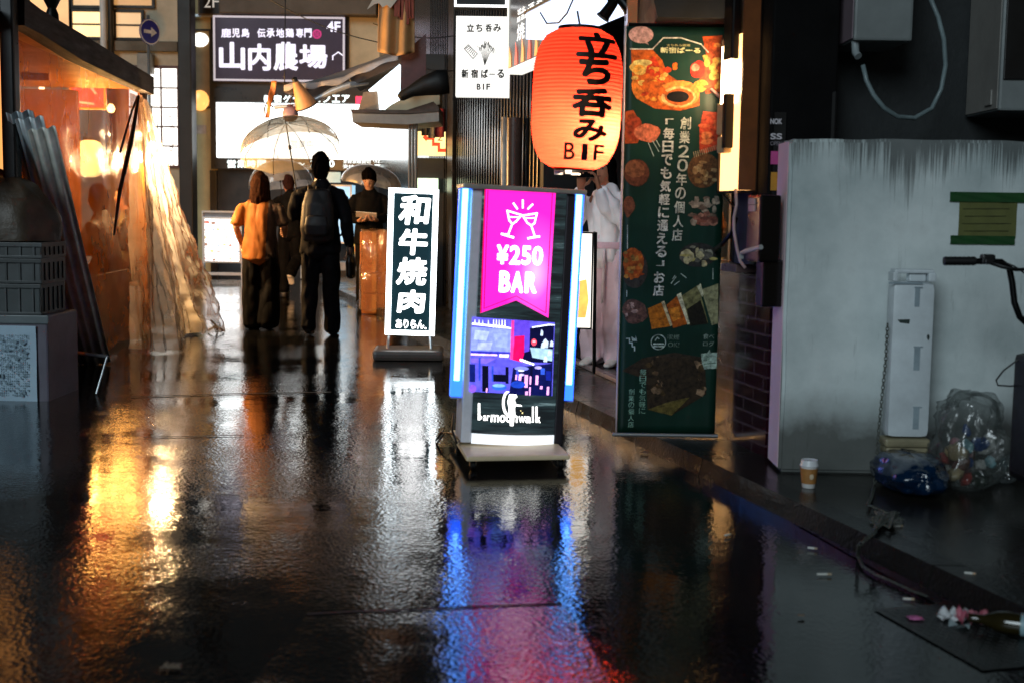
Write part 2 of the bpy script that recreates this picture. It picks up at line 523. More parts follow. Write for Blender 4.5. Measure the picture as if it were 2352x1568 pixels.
# ------------------------------------------------------------------ far end of the street
PF = Plane((0, 23.6, 0), 0)
def on(pl, m, x0, y0, x1, y1, f=-0.05, b=0.0, bev=0.0, M=None):
    """a slab traced on a plane from local depth f (front) to b (back)"""
    cx, cz, w, h = pl.box(x0, y0, x1, y1)
    m.box2((cx - w / 2, f, cz - h / 2), (cx + w / 2, b, cz + h / 2), bev)
def onz(pl, m, x0, x1, z0, z1, ym=300, f=-0.05, b=0.0, bev=0.0):
    a, c = pl.p(x0, ym)[0], pl.p(x1, ym)[0]
    m.box2((a, f, z0), (c, b, z1), bev)
def window(parent, pl, x0, y0, x1, y1, pane, f=-.06, bar=.05, cols=1, rows=1, frame=None):
    cx, cz, w, h = pl.box(x0, y0, x1, y1)
    m = mb(frame or M_frame_dk)
    m.box2((cx - w / 2 - bar, f, cz - h / 2 - bar), (cx - w / 2, 0, cz + h / 2 + bar))
    m.box2((cx + w / 2, f, cz - h / 2 - bar), (cx + w / 2 + bar, 0, cz + h / 2 + bar))
    m.box2((cx - w / 2, f, cz + h / 2), (cx + w / 2, 0, cz + h / 2 + bar))
    m.box2((cx - w / 2, f, cz - h / 2 - bar), (cx + w / 2, 0, cz - h / 2))
    for i in range(1, cols):
        x = cx - w / 2 + w * i / cols; m.box2((x - bar * .3, f + .005, cz - h / 2), (x + bar * .3, -.022, cz + h / 2))
    for i in range(1, rows):
        z = cz - h / 2 + h * i / rows; m.box2((cx - w / 2, f + .008, z - bar * .3), (cx + w / 2, -.024, z + bar * .3))
    wo = m.build('window', parent=parent)
    q = mb(pane); q.box2((cx - w / 2 + .002, -.02, cz - h / 2 + .002), (cx + w / 2 - .002, -.004, cz + h / 2 - .002))
    q.build('pane', parent=wo)
    return wo

bld = thing('shop_building', 'olive building across the end of the street carrying the dark signboards', 'building', PF.o)
m = mb(M_olive); onz(PF, m, 440, 1500, 0, 8, f=0, b=.4); m.build('wall', parent=bld)
m = mb(M_dkbrown); on(PF, m, 512, -60, 870, 40, -.35, -.002, .02); m.build('canopy_fascia', parent=bld)
m = mb(pbr('added_dark_face', '15130f', .6, 0, .3, 2)); onz(PF, m, 436, 1500, 5.75, 8.6, f=-.42, b=-.004); m.build('added_dark_upper', parent=bld)  # added dark slab, out of view, so the wet road reflects less
m = mb(M_tanwall); on(PF, m, 800, 42, 1015, 330, -.06, -.002); m.build('upper_wall', parent=bld)
m = mb(M_black)
on(PF, m, 486, 188, 924, 392, -.08, -.002); on(PF, m, 486, 392, 502, 642, -.10, -.002); on(PF, m, 905, 392, 924, 642, -.10, -.002)
on(PF, m, 486, 42, 492, 188, -.06, -.002); on(PF, m, 795, 42, 803, 188, -.09, -.002)
m.build('shopfront_surround', parent=bld)
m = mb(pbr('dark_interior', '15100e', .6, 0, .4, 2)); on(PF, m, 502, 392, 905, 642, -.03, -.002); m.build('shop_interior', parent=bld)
m = mb(pbr('wet_step', '77746c', .3, 0, .3, 3, .2)); on(PF, m, 445, 636, 930, 650, -.45, -.1); m.build('step', parent=bld)
# made-up window slot; two glowing shapes stand in for reflections on a steel flue
cx, cz, w, h = PF.box(441, 60, 484, 248)
wo = window(bld, PF, 441, 72, 483, 246, pbr('slot_brown', '7d6233', .5, 0, .3, 2), cols=1, rows=1, bar=.03)
m = mb(emit('white_glint_glow', (1, .97, .9), 1.5)); m.smooth = True
x, z = PF.p(461, 93); m.ball((x, -.05, z), (.16, .05, .13)); m.build('white_glint', parent=wo)
m = mb(emit('amber_glint_glow', (1, .48, .12), .9)); m.smooth = True
x, z = PF.p(461, 232); m.ball((x, -.05, z), (.17, .05, .19)); m.build('amber_glint', parent=wo)
m = mb(pbr('pinkish_notice', 'a58e7e', .6)); on(PF, m, 450, 288, 474, 308, -.012, -.002); m.build('notice', parent=bld)
m = mb(M_alu); on(PF, m, 440, 36, 500, 42, -.16, -.1); m.build('rail', parent=bld)

m = mb(pbr('dark_column', '14110d', .45, .3, .3, 2)); a = front(425, 300, 22.6)
x0, x1 = a.p(410, 300)[0], a.p(441, 300)[0]
m.box2((x0, 0, 0), (x1, .35, 8), .02)
m.box2((x0 - .04, -.04, 0), (x1 + .04, .39, .25), .02)
tag(m.build('column', loc=a.o), 'tall black square column between the lit grid window and the signboards', 'column')

PB = Plane((0, 24.2, 0), 0)
bld = thing('corner_building', 'beige building with warm lit windows and blinds behind the food stall', 'building', PB.o)
m = mb(M_greywall); onz(PB, m, -700, 445, 0, 8.5, f=0, b=.4); m.build('wall', parent=bld)
window(bld, PB, 168, 28, 234, 86, M_glow_warm, cols=1, rows=2)
window(bld, PB, 268, 30, 326, 88, M_glow_warm2, cols=1, rows=2)
window(bld, PB, 168, -60, 234, 14, M_glow_warm2, rows=3)
window(bld, PB, 262, -60, 350, 14, emit('tan_blind', (.8, .42, .15), .45, .25), rows=3)
window(bld, PB, 70, -40, 160, 100, emit('orange_lit_wall', (1, .52, .2), .8, .5, 1.0), cols=2)  # orange-lit stretch of wall, put in as a made-up glowing window
m = mb(pbr('concrete_band', '6f6658', .8, 0, .3, 2, .2, 30)); on(PB, m, 100, 96, 410, 118, -.12, -.002); m.build('sill_band', parent=bld)
wo = window(bld, PB, 298, 158, 409, 380, M_glow_white, cols=3, rows=5, bar=.05, frame=pbr('red_brown_frame', '5d3527', .5))
m = mb(pbr('pale_ink', '8d7a72', .6))
x, z = PB.p(396, 330); m.vtext('おでんそば', x, z + .55, z - .45, .12, -.062, .0); m.build('lettering', parent=wo)
m = mb(M_white); m.smooth = True
a = PB.p(244, 60); m.tube([(a[0], -.16, 0), (a[0], -.16, 8)], .065, 12); m.build('drainpipe', parent=bld, smooth=True)
m = mb(pbr('dark_pipe', '2a251d', .5, .2)); a = PB.p(260, 60); m.tube([(a[0], -.14, 2.4), (a[0], -.14, 8)], .055, 12); m.build('drainpipe', parent=bld, smooth=True)
m = mb(pbr('grey_box', '8b857a', .5, 0, .2)); on(PB, m, 322, 126, 356, 172, -.22, -.002, .02); m.build('meter_box', parent=bld)

m = mb(pbr('added_dark_face', '15130f', .6, 0, .3, 2)); onz(PB, m, -700, 445, 5.9, 9.2, f=-.3, b=-.004); m.build('added_dark_upper', parent=bld)  # same unseen slab, added to darken what the road mirrors
# round road sign
a = front(344, 74, 23.2); s_ = thing('road_sign', 'round blue road sign with a white arrow turned edgeways beside the lit windows', 'road sign', a.o, R(55))
m = mb(M_alu); m.smooth = True
zc = a.p(344, 74)[1]
m.tube([(0, .04, 0), (0, .04, zc + .3)], .03, 10); m.build('pole', parent=s_, smooth=True)
m = mb(pbr('sign_blue', '2b2a86', .35)); 
T = Matrix.Translation((0, 0, zc)) @ Matrix.Rotation(PI / 2, 4, 'X')
m.lathe([(.23, -.01), (.235, 0), (.23, .01)], 32, M=T); m.build('disc', parent=s_)
m = mb(pbr('sign_white', 'dcdcd8', .4)); m.ring(0, zc, .205, .225, -.013)
m.flat([(-.14, zc - .03), (.02, zc - .03), (.02, zc - .09), (.15, zc), (.02, zc + .09), (.02, zc + .03), (-.14, zc + .03)], -.013); m.build('arrow', parent=s_)

# ------------------------------------------------------------------ right hand side of the street: a facade running away from the low wall
gq = ground(1770, 1055, PAVE_Z)
PR = Plane((gq.x, gq.y, 0), R(-78))
def rx(px): return PR.p(px, 600)[0]
M_siding = pbr('black_siding', '0c0b0c', .22, 0.2, .35, 3, .05, stretch=(1, 1, .05))
bld = thing('siding_building', 'narrow black building clad in ribbed siding with pale downpipes', 'building', PR.o, PR.a)
m = mb(M_siding)
xa, xb = rx(985), rx(1238)
m.box2((xa, 0, 0), (xb, 1.6, 7))
n = 46
for i in range(n):
    x = xa + (xb - xa) * (i + .5) / n
    m.box((x, -.008, 3.55), (.055, .02, 6.9), .006)
m.build('wall', parent=bld)
m = mb(pbr('white_pipe', 'bdb9b4', .35)); m.smooth = True
x = rx(1172); m.tube([(x, -.07, .1), (x, -.07, 2.1)], .028, 10)
for z in (.6, 1.9): m.lathe([(.038, -.02), (.038, .02)], 10, (x, -.07, z))
m.build('downpipe', parent=bld, smooth=40)
m = mb(pbr('brown_pipe', '4a3730', .3, .1)); x = rx(1203)
m.tube([(x, -.1, .1), (x, -.1, 2.05)], .07, 14); m.build('downpipe', parent=bld, smooth=40)
m = mb(pbr('corner_trim', '23211f', .3, .3)); x = rx(1040); m.box2((x - .2, -.05, 0), (x + .2, -.009, 7), .01); m.build('corner_trim', parent=bld)
m = mb(M_siding); m.box2((rx(640) - 3, 0.02, 0), (xa, 1.6, 7)); m.build('rear_wall', parent=bld)

# recessed entrance and tiled shopfront
M_tile = None
def tiles(name, c, mortar, bw, bh, rough=.12, rot=True, msize=.012, bump=.5):
    m, nt, out = _new(name)
    b = nt.nodes.new('ShaderNodeBsdfPrincipled')
    tc = nt.nodes.new('ShaderNodeTexCoord'); sp = nt.nodes.new('ShaderNodeSeparateXYZ'); cb = nt.nodes.new('ShaderNodeCombineXYZ')
    ad = nt.nodes.new('ShaderNodeMath'); ad.operation = 'ADD'
    nt.links.new(tc.outputs['Object'], sp.inputs[0])
    nt.links.new(sp.outputs[0], ad.inputs[0]); nt.links.new(sp.outputs[1], ad.inputs[1])
    nt.links.new(ad.outputs[0], cb.inputs[0]); nt.links.new(sp.outputs[2], cb.inputs[1])
    br = nt.nodes.new('ShaderNodeTexBrick')
    br.inputs['Color1'].default_value = (*c, 1); br.inputs['Color2'].default_value = (*[x * .6 for x in c], 1); br.inputs['Mortar'].default_value = (*mortar, 1)
    br.inputs['Scale'].default_value = 1.0; br.inputs['Mortar Size'].default_value = msize
    br.inputs['Brick Width'].default_value = bw; br.inputs['Row Height'].default_value = bh
    nt.links.new(cb.outputs[0], br.inputs['Vector'])
    nt.links.new(br.outputs['Color'], b.inputs['Base Color'])
    n = _noise(nt, 5, 4); r = _ramp(nt, n.outputs['Fac'], [(.3, rough * .6), (.7, rough * 2.2)]); nt.links.new(r.outputs[0], b.inputs['Roughness'])
    bp = nt.nodes.new('ShaderNodeBump'); bp.inputs['Strength'].default_value = bump; bp.inputs['Distance'].default_value = .006; bp.invert = True
    nt.links.new(br.outputs['Fac'], bp.inputs['Height']); nt.links.new(bp.outputs[0], b.inputs['Normal'])
    nt.links.new(b.outputs[0], out.inputs[0])
    return m
M_tile = tiles('maroon_tile', C('2c0c16'), C('4a343b'), .235, .066, .14, msize=.005)
M_wtile = tiles('white_tile', C('b9b0b2'), C('2b2528'), .16, .085, .2)
bld = thing('tiled_shopfront', 'shopfront with glossy maroon tiles below a dim window beside the low wall', 'building', PR.o, PR.a)
xe, xd, xt, xr = rx(1245), rx(1432), rx(1452), rx(1772)
m = mb(M_tile); m.box2((xt, 0, PAVE_Z), (xr, .3, .94)); m.build('tile_wall', parent=bld)
m = mb(M_wtile); m.box2((xd, -.03, PAVE_Z), (xt - .002, .9, 3.2)); m.build('tile_pillar', parent=bld)
m = mb(pbr('sill_stone', '6b5554', .3)); m.box2((xt, -.05, .942), (rx(1712), .3, .985), .008); m.build('window_sill', parent=bld)
xw = rx(1692)
m = mb(pbr('matte_black_wall', '0c0b0c', .8, 0, .3, 4, spec=.15)); m.box2((xw, -.03, .987), (xr, .3, 6), .01); m.box2((xt, .02, 2.15), (xw, .3, 6)); m.build('dark_wall', parent=bld)
wf = mb(M_frame_dk); wf.box2((xt, .05, .987), (xt + .05, .2, 2.15)); wf.box2((xt + .05, .05, 2.1), (xw, .2, 2.15)); wf.box2((rx(1650), .05, .987), (rx(1650) + .03, .2, 2.1))
wo = wf.build('window', parent=bld)
q = mb(pbr('brown_interior', '4f3a20', .5, 0, .4, 2)); q.box2((xt + .05, .21, .987), (xw, .25, 2.1)); q.build('interior_panel', parent=wo)
q = mb(emit('shop_ceiling_light', (1, .95, .85), 2.6))
for (a, b_, c, d) in ((1652, 446, 1690, 462), (1672, 466, 1688, 520), (1654, 508, 1664, 522), (1653, 534, 1664, 541), (1656, 563, 1660, 567), (1666, 563, 1670, 568), (1674, 478, 1684, 505)):
    cx, cz, w, h = PR.box(a, b_, c, d, .2); q.box((cx, .2, cz), (w * .8, .012, h))
q.build('lit_menu', parent=wo)
q = mb(glass('pane_glass', 'f4f4f0', .2)); q.box2((xt + .05, .1, .987), (xw, .106, 2.1)); q.build('pane', parent=wo)
m = mb(pbr('entrance_dark', '0e0b0c', .5, 0, .3, 2))
m.box2((xe, 1.75, 0), (xd, 1.9, 3.2)); m.box2((xe - .2, .0, 0), (xe, 1.9, 3.2)); m.box2((xd, .9, 0), (xd + .12, 1.75, 3.2))
m.box2((xe, .05, 2.75), (xd, 1.75, 3.2)); m.build('entrance_recess', parent=bld)
m = mb(pbr('upper_facade', '0a0909', .5)); m.box2((xe - .15, .01, 3.2), (xt, 1.9, 6)); m.build('upper_wall', parent=bld)
m = mb(pbr('entrance_floor', '2c2424', .25, 0, .4, 4, .3)); m.box2((xe, .1, PAVE_Z + .002), (xd - .002, 1.75, PAVE_Z + .02)); m.build('entrance_floor', parent=bld)
m = mb(pbr('step_edge', '8d7b7c', .3)); m.box2((xe + .3, .04, PAVE_Z + .002), (xd - .003, .098, PAVE_Z + .03), .005); m.build('step_edge', parent=bld)
# grey corner post of the shopfront, right of the lamp
m = mb(pbr('grey_post', '29282b', .7, 0, .3, 3, .1)); m.box2((rx(1712), -.06, .99), (rx(1748), -.032, 6), .006); m.build('corner_post', parent=bld)

# ------------------------------------------------------------------ low rendered wall and the dark building behind it
WL = ground(1789, 1083, PAVE_Z)
PW = Plane((WL.x, WL.y, 0), 0)
def wallmat():
    m, nt, out = _new('grey_rendered_wall')
    b = nt.nodes.new('ShaderNodeBsdfPrincipled')
    tc = nt.nodes.new('ShaderNodeTexCoord'); sp = nt.nodes.new('ShaderNodeSeparateXYZ'); nt.links.new(tc.outputs['Object'], sp.inputs[0])
    n = _noise(nt, 1.1, 7, .62); base = _ramp(nt, n.outputs['Fac'], [(.34, C('a3b0b1')), (.62, C('dfe7e7'))])
    # rain streaks running down from the coping
    st = _noise(nt, 1.0, 5, .7, stretch=(120, 20, 1.8)); 
    mr = nt.nodes.new('ShaderNodeMapRange'); mr.inputs[1].default_value = 1.25; mr.inputs[2].default_value = 1.57; mr.inputs[3].default_value = 0; mr.inputs[4].default_value = .5
    nt.links.new(sp.outputs[2], mr.inputs[0])
    ad = nt.nodes.new('ShaderNodeMath'); ad.operation = 'ADD'; nt.links.new(st.outputs['Fac'], ad.inputs[0]); nt.links.new(mr.outputs[0], ad.inputs[1])
    lf = _noise(nt, 1.0, 3, .6, stretch=(3.2, 1, .25)); mlf = nt.nodes.new('ShaderNodeMath'); mlf.operation = 'MULTIPLY_ADD'; mlf.inputs[1].default_value = 1.1; mlf.inputs[2].default_value = -.58
    nt.links.new(lf.outputs['Fac'], mlf.inputs[0]); ad0 = ad; ad = nt.nodes.new('ShaderNodeMath'); ad.operation = 'ADD'; nt.links.new(ad0.outputs[0], ad.inputs[0]); nt.links.new(mlf.outputs[0], ad.inputs[1])
    sr = _ramp(nt, ad.outputs[0], [(.80, 0.0), (1.12, .8)])
    m1 = nt.nodes.new('ShaderNodeMixRGB'); m1.inputs[2].default_value = (*C('3a3d3c'), 1)
    nt.links.new(sr.outputs[0], m1.inputs[0]); nt.links.new(base.outputs[0], m1.inputs[1])
    # old run marks and scuffs lower down
    dk = _noise(nt, 1.0, 6, .72, stretch=(26, 8, 2.6)); dkr = _ramp(nt, dk.outputs['Fac'], [(.60, 0.0), (.72, .42)])
    m1b = nt.nodes.new('ShaderNodeMixRGB'); m1b.inputs[2].default_value = (*C('5d6664'), 1)
    nt.links.new(dkr.outputs[0], m1b.inputs[0]); nt.links.new(m1.outputs[0], m1b.inputs[1]); m1 = m1b
    # splashed dirt and damp along the foot of the wall
    dn = _noise(nt, 2.2, 5, .65)
    mr2 = nt.nodes.new('ShaderNodeMapRange'); mr2.inputs[1].default_value = .50; mr2.inputs[2].default_value = .06; mr2.inputs[3].default_value = 0; mr2.inputs[4].default_value = .85
    nt.links.new(sp.outputs[2], mr2.inputs[0])
    ad2 = nt.nodes.new('ShaderNodeMath'); ad2.operation = 'ADD'; nt.links.new(dn.outputs['Fac'], ad2.inputs[0]); nt.links.new(mr2.outputs[0], ad2.inputs[1])
    dr = _ramp(nt, ad2.outputs[0], [(.6, 0.0), (1.45, 0.85)])
    m2 = nt.nodes.new('ShaderNodeMixRGB'); m2.inputs[2].default_value = (*C('33322b'), 1)
    nt.links.new(dr.outputs[0], m2.inputs[0]); nt.links.new(m1.outputs[0], m2.inputs[1]); nt.links.new(m2.outputs[0], b.inputs['Base Color'])
    b.inputs['Roughness'].default_value = .75
    bn = _noise(nt, 70, 4, .6); bp = nt.nodes.new('ShaderNodeBump'); bp.inputs['Strength'].default_value = .35; bp.inputs['Distance'].default_value = .004
    nt.links.new(bn.outputs['Fac'], bp.inputs['Height']); nt.links.new(bp.outputs[0], b.inputs['Normal'])
    nt.links.new(b.outputs[0], out.inputs[0])
    return m
m = mb(wallmat())
bw = bmesh.new(); bmesh.ops.create_cube(bw, size=1.0)
for v in bw.verts: v.co = Vector(((v.co.x + .5) * 4.2, (v.co.y + .5) * .23, PAVE_Z + (v.co.z + .5) * (1.565 - PAVE_Z)))
bmesh.ops.bevel(bw, geom=list(bw.edges), offset=.014, segments=2, affect='EDGES')
for k in range(1, 84): bmesh.ops.bisect_plane(bw, geom=list(bw.verts) + list(bw.edges) + list(bw.faces), plane_co=(k * .05, 0, 0), plane_no=(1, 0, 0))
for k in range(1, 15): bmesh.ops.bisect_plane(bw, geom=list(bw.verts) + list(bw.edges) + list(bw.faces), plane_co=(0, 0, PAVE_Z + k * .1), plane_no=(0, 0, 1))
for v in bw.verts:                     # hand-trowelled render is never quite true
    q = v.co * 3.1; v.co += Vector((.006 * mnoise.noise(q + Vector((7, 0, 0))), .006 * mnoise.noise(q), .008 * mnoise.noise(q * 2 + Vector((0, 9, 0))) * (v.co.z > 1.5)))
m.bm(bw)
tag(m.build('low_wall', loc=PW.o), 'low pale grey rendered wall with rain streaks and a dirty foot', 'wall')
m = mb(pbr('white_in_pink_light', 'f3d6de', .4, 0, .06, 3, .1, 40)); m.box2((-.006, .012, PAVE_Z + .02), (-.0035, .225, 1.55)); m.build('pink_lit_end', parent=bpy.data.objects['low_wall'])  # pink light from the left put into the colour of the wall end
PD = Plane((WL.x, WL.y + .55, 0), 0)
bld = thing('dark_building', 'unlit dark building rising behind the low grey wall', 'building', PD.o)
m = mb(pbr('dark_render', '1d2224', .6, 0, .4, 2, .2, 30)); m.box2((-.02, 0.2, 0), (5, .6, 6)); m.build('wall', parent=bld)
m = mb(pbr('dark_pipe2', '191a1c', .4, .3)); m.smooth = True
for px in (1800, 1838, 1868): x = PD.p(px, 100)[0]; m.tube([(x, .05, .2), (x, .05, 6)], .045, 10)
m.build('pipe_run', parent=bld, smooth=40)
m = mb(pbr('dark_cabinet', '0a0a0b', .5)); on(PD, m, 1795, 215, 1905, 330, -.14, .19, .01); m.build('cabinet', parent=bld)

# ------------------------------------------------------------------ signboards at the far end
def board(name, label, cat, pl, x0, y0, x1, y1, f, b, face, frame=None, fw=.05, group=None, proud=.015):
    """flat signboard: root, panel and a raised frame; returns root, a text-ready mesh and its front depth"""
    cx, cz, w, h = pl.box(x0, y0, x1, y1, f)
    r = thing(name, label, cat, pl.w(cx, 0, 0), pl.a, group)
    m = mb(face); m.box2((-w / 2, f, cz - h / 2), (w / 2, b, cz + h / 2)); m.build('panel', parent=r)
    if frame:
        m = mb(frame); y = f - proud
        m.box2((-w / 2, y, cz + h / 2 - fw), (w / 2, f, cz + h / 2)); m.box2((-w / 2, y, cz - h / 2), (w / 2, f, cz - h / 2 + fw))
        m.box2((-w / 2, y, cz - h / 2 + fw), (-w / 2 + fw, f, cz + h / 2 - fw)); m.box2((w / 2 - fw, y, cz - h / 2 + fw), (w / 2, f, cz + h / 2 - fw))
        m.build('frame', parent=r)
    def L(a, c, d, e):
        x, z, ww, hh = pl.box(a, c, d, e, f)
        return x - cx, z, ww, hh
    def put(m, body, a, c, d, e, bold=.012, dy=.004):
        x, z, ww, hh = L(a, c, d, e); m.text(body, x, z, ww, hh, f - dy, bold)
    return r, L, put
W_let = emit('white_sign_lettering', (.86, .82, 1.0), .75)  # letters glow, standing in for light thrown on the board
r, L, put = board('signboard', 'wide dark wooden signboard with brushed white characters and 4F in its corner', 'sign', PF, 490, 38, 792, 188, -.22, -.062,
                  emit('dark_plank_face', (.035, .022, .04), .55, .5, 2.0), emit('pale_sign_frame', (.55, .5, .55), .6), .035)  # face and frame glow too, for the same outside light
m = mb(W_let)
put(m, '4F', 750, 50, 782, 74, .03)
for c, a, b_ in (('鹿', 508, 531), ('児', 533, 551), ('島', 555, 573), ('伝', 591, 610), ('承', 612, 631), ('地', 634, 653), ('鶏', 656, 675), ('専', 680, 697), ('門', 699, 716)):
    put(m, c, a, 66, b_, 87, .018)
for c, a, b_, t, u in (('山', 503, 563, 97, 161), ('内', 570, 622, 101, 163), ('農', 628, 685, 97, 163), ('場', 687, 752, 103, 158)):
    put(m, c, a, t, b_, u, .028)
x, z, w, h = L(764, 122, 790, 142); m.line([(x - .1, z - .05), (x - .1, z + .02), (x, z + .09), (x + .1, z + .02), (x + .1, z - .05)], .02, -.225)
m.build('lettering', parent=r)
m = mb(emit('magenta_seal', (.5, .03, .18), .6)); x, z, w, h = L(718, 68, 738, 90); m.ring(x, z, .055, .085, -.226, 20)
m.text('薩', x, z, .09, .09, -.226, .01); m.build('seal', parent=r)
r, L, put = board('floor_sign', 'small dark floor sign reading 2F above the wide wooden signboard', 'sign', PF, 455, -40, 513, 36, -.2, -.04, M_black, M_dkbrown, .03)
m = mb(emit('dim_lettering', (.5, .47, .42), .6)); put(m, '2', 469, -8, 484, 18, .0); m.build('numeral', parent=r)
m = mb(emit('dim_lettering', (.5, .47, .42), .6)); put(m, 'F', 488, -8, 503, 18, .0); m.build('letter', parent=r)

SCR = emit('screen_white', (.93, .99, 1.0), 2.1)
r, L, put = board('lightbox_sign', 'long white lit sign over the shopfront with black strips of lettering above and below', 'sign', PF, 497, 239, 917, 365, -.2, -.082, SCR)
cx0 = PF.box(497, 239, 917, 365)[0]
m = mb(pbr('sign_black', '101418', .3, 0, .2)); x, z, w, h = L(490, 205, 922, 237); m.box2((x - w / 2, -.2, z - h / 2), (x + w / 2, -.082, z + h / 2))
x, z, w, h = L(490, 367, 922, 391); m.box2((x - w / 2, -.2, z - h / 2), (x + w / 2, -.082, z + h / 2)); m.build('strip', parent=r)
m = mb(emit('strip_lettering', (.85, 1, 1), 1.6))
for i, c in enumerate('新宿ゲームスクエア'): put(m, c, 606 + i * 22.4, 224 if c in 'ー' else 219, 624 + i * 22.4, 228 if c in 'ー' else 236, .02)
for i, c in enumerate('営業時間'): put(m, c, 522 + i * 23, 368, 542 + i * 23, 386, .02)
put(m, '10:00', 625, 369, 676, 384, .01); put(m, '～', 683, 374, 700, 380, .02); put(m, '24:00', 712, 369, 768, 384, .02)
put(m, '全館禁煙貸切', 788, 367, 851, 376, .0); put(m, '0120-00-2400', 858, 367, 912, 375, .0); put(m, '受付', 788, 379, 812, 387, 0); put(m, '案内係', 858, 378, 908, 386, 0)
m.build('lettering', parent=r)
m = mb(emit('faint_print', (.55, .62, .66), .9)); put(m, '歌', 738, 283, 752, 299, -.0); put(m, '宿', 776, 281, 790, 297, 0); put(m, '営業中', 668, 322, 720, 342, 0); put(m, '年中無休', 752, 316, 800, 332, 0); m.build('print', parent=r)
m = mb(emit('red_mark', (1, .04, .1), 1.3)); x, z, w, h = L(817, 222, 833, 240); m.box((x, -.205, z), (w, .008, h)); m.build('red_mark', parent=r)

# ------------------------------------------------------------------ wagyu sign
YA = ground(948, 824)
r = thing('standing_sign', 'tall slim lit board with white brush characters on black and a glowing white border', 'sign', YA, R(3))
s = 2900 / YA.y
TL = (0, R(1.3), 0)
PY = Plane(YA, R(3))
def d2(px, py):      # undo the board's small lean
    x, z = PY.p(px, py)
    return x - z * math.tan(R(1.3)), z
xl = d2(884, 768)[0]; xr_ = d2(998, 768)[0]; zb = d2(941, 770)[1]; zt = d2(954, 434)[1]
cxm, wd = (xl + xr_) / 2, xr_ - xl
m = mb(pbr('sign_case', '17191b', .35, .3)); m.box2((xl + .004, .012, zb), (xr_ - .004, .13, zt), .01); o = m.build('case', parent=r); o.rotation_euler = TL
m = mb(emit('board_black_glow', (.006, .022, .028), 1.0, .3)); m.box2((xl + .045, .001, zb + .04), (xr_ - .045, .011, zt - .04)); o = m.build('panel', parent=r); o.rotation_euler = TL
m = mb(emit('border_light', (.9, .97, 1), 3.4)); fw = .045
m.box2((xl, -.012, zt - .04), (xr_, .011, zt)); m.box2((xl, -.012, zb), (xr_, .011, zb + .04)); m.box2((xl, -.012, zb + .04), (xl + fw, .011, zt - .04)); m.box2((xr_ - fw, -.012, zb + .04), (xr_, .011, zt - .04))
o = m.build('light_border', parent=r); o.rotation_euler = TL
m = mb(emit('brush_lettering', (1, 1, 1), 2.6))
for c, a, t, b_, u, bo in (('和', 918, 448, 986, 518, .032), ('牛', 917, 525, 982, 587, .036), ('焼', 913, 591, 980, 656, .028), ('肉', 915, 666, 975, 720, .036)):
    x0, z0 = d2(a, t); x1, z1 = d2(b_, u); m.text(c, (x0 + x1) / 2, (z0 + z1) / 2, x1 - x0, z0 - z1, -.003, bo, shear=.08)
x0, z0 = d2(909, 734); x1, z1 = d2(974, 755); m.text('ありらん', (x0 + x1) / 2, (z0 + z1) / 2, x1 - x0, z0 - z1, -.003, .03); m.blob(x1 + .012, z1 + .006, .008, .008, -.003)
o = m.build('lettering', parent=r); o.rotation_euler = TL
m = mb(M_alu)
for sx in (xl + .035, xr_ - .035): m.tube([(sx, .06, zb), (sx - .012 * (1 if sx < 0 else -1), .02, .06), (sx - .02 * (1 if sx < 0 else -1), -.02, .035)], .014, 8)
m.build('leg', parent=r, smooth=40)
m = mb(pbr('base_block', '4c423c', .4, 0, .3, 5)); m.box2((xl - .09, -.16, 0), (xr_ + .08, .3, .085), .03); m.build('base', parent=r)

# ------------------------------------------------------------------ bar sign on casters
BO = ground(1176, 1043)
BY = 6.22
BO = Vector((at(1172, 800, BY).x, BY, 0)); BA = R(9)
PBAR = Plane(BO, BA)
r = thing('bar_sign', 'rolling lit bar sign with a pink pennant panel and blue light tubes down both sides', 'sign', BO, BA)
LEAN = R(2.1)
def d3(px, py):
    x, z = PBAR.p(px, py)
    return x - z * math.tan(LEAN), z
def bpart(m, name, **k):
    o = m.build(name, parent=r, **k); o.rotation_euler = (0, LEAN, 0); return o
XL, XR = d3(1085, 950)[0], d3(1275, 950)[0]
ZB, ZT = .078, d3(1200, 440)[1]
m = mb(pbr('cream_board', 'ecd6b0', .4, 0, .15, 4)); m.box2((XL - .055, -.29, .048), (XR + .03, .45, .074), .01); m.build('base_plate', parent=r)
for cx in (XL - .015, XR - .005):
    for cy in (-.23, .38):
        m = mb(pbr('caster_rubber', '0e0e0f', .5)); m.smooth = True
        T = Matrix.Translation((cx, cy, .021)) @ Matrix.Rotation(PI / 2, 4, 'Y')
        m.lathe([(.015, -.012), (.021, -.010), (.021, .010), (.015, .012)], 18, M=T)
        w_ = m.build('caster', parent=r, smooth=40)
        m = mb(M_steel); m.box((cx, cy - .004, .0445), (.034, .034, .006), .002); m.box((cx - .016, cy, .031), (.003, .018, .026)); m.box((cx + .016, cy, .031), (.003, .018, .026)); m.build('fork', parent=w_)
m = mb(pbr('bar_case', 'e3e6f2', .4, 0, .15, 8)); m.box2((XL - .052, .0, ZB), (XL, .24, ZT), .008); bpart(m, 'side_post')
m = mb(pbr('bar_case_dark', '3d3a42', .35, .5, .2, 8)); m.box2((XR, .0, ZB), (XR + .045, .24, ZT), .008); bpart(m, 'side_post')
m = mb(pbr('bar_back', '22242a', .4)); m.box2((XL, .02, ZB), (XR, .235, ZT)); bpart(m, 'case')
m = mb(pbr('cap_alu', 'a9a49e', .35, .3)); m.box2((XL - .10, -.03, ZT), (XR + .095, .26, ZT + .024), .006); bpart(m, 'cap')
m = mb(emit('plinth_glow', (.85, .9, .95), .7)); vs = []
for k in range(13):
    t = k / 12; x = XL + (XR - XL) * t; vs.append((x, -.035 * (1 - (2 * t - 1) ** 2)))
m.add([(x, y - .004, z) for z in (.0765, .128) for x, y in vs], [[k, k + 1, k + 14, k + 13] for k in range(12)]); bpart(m, 'curved_plinth')
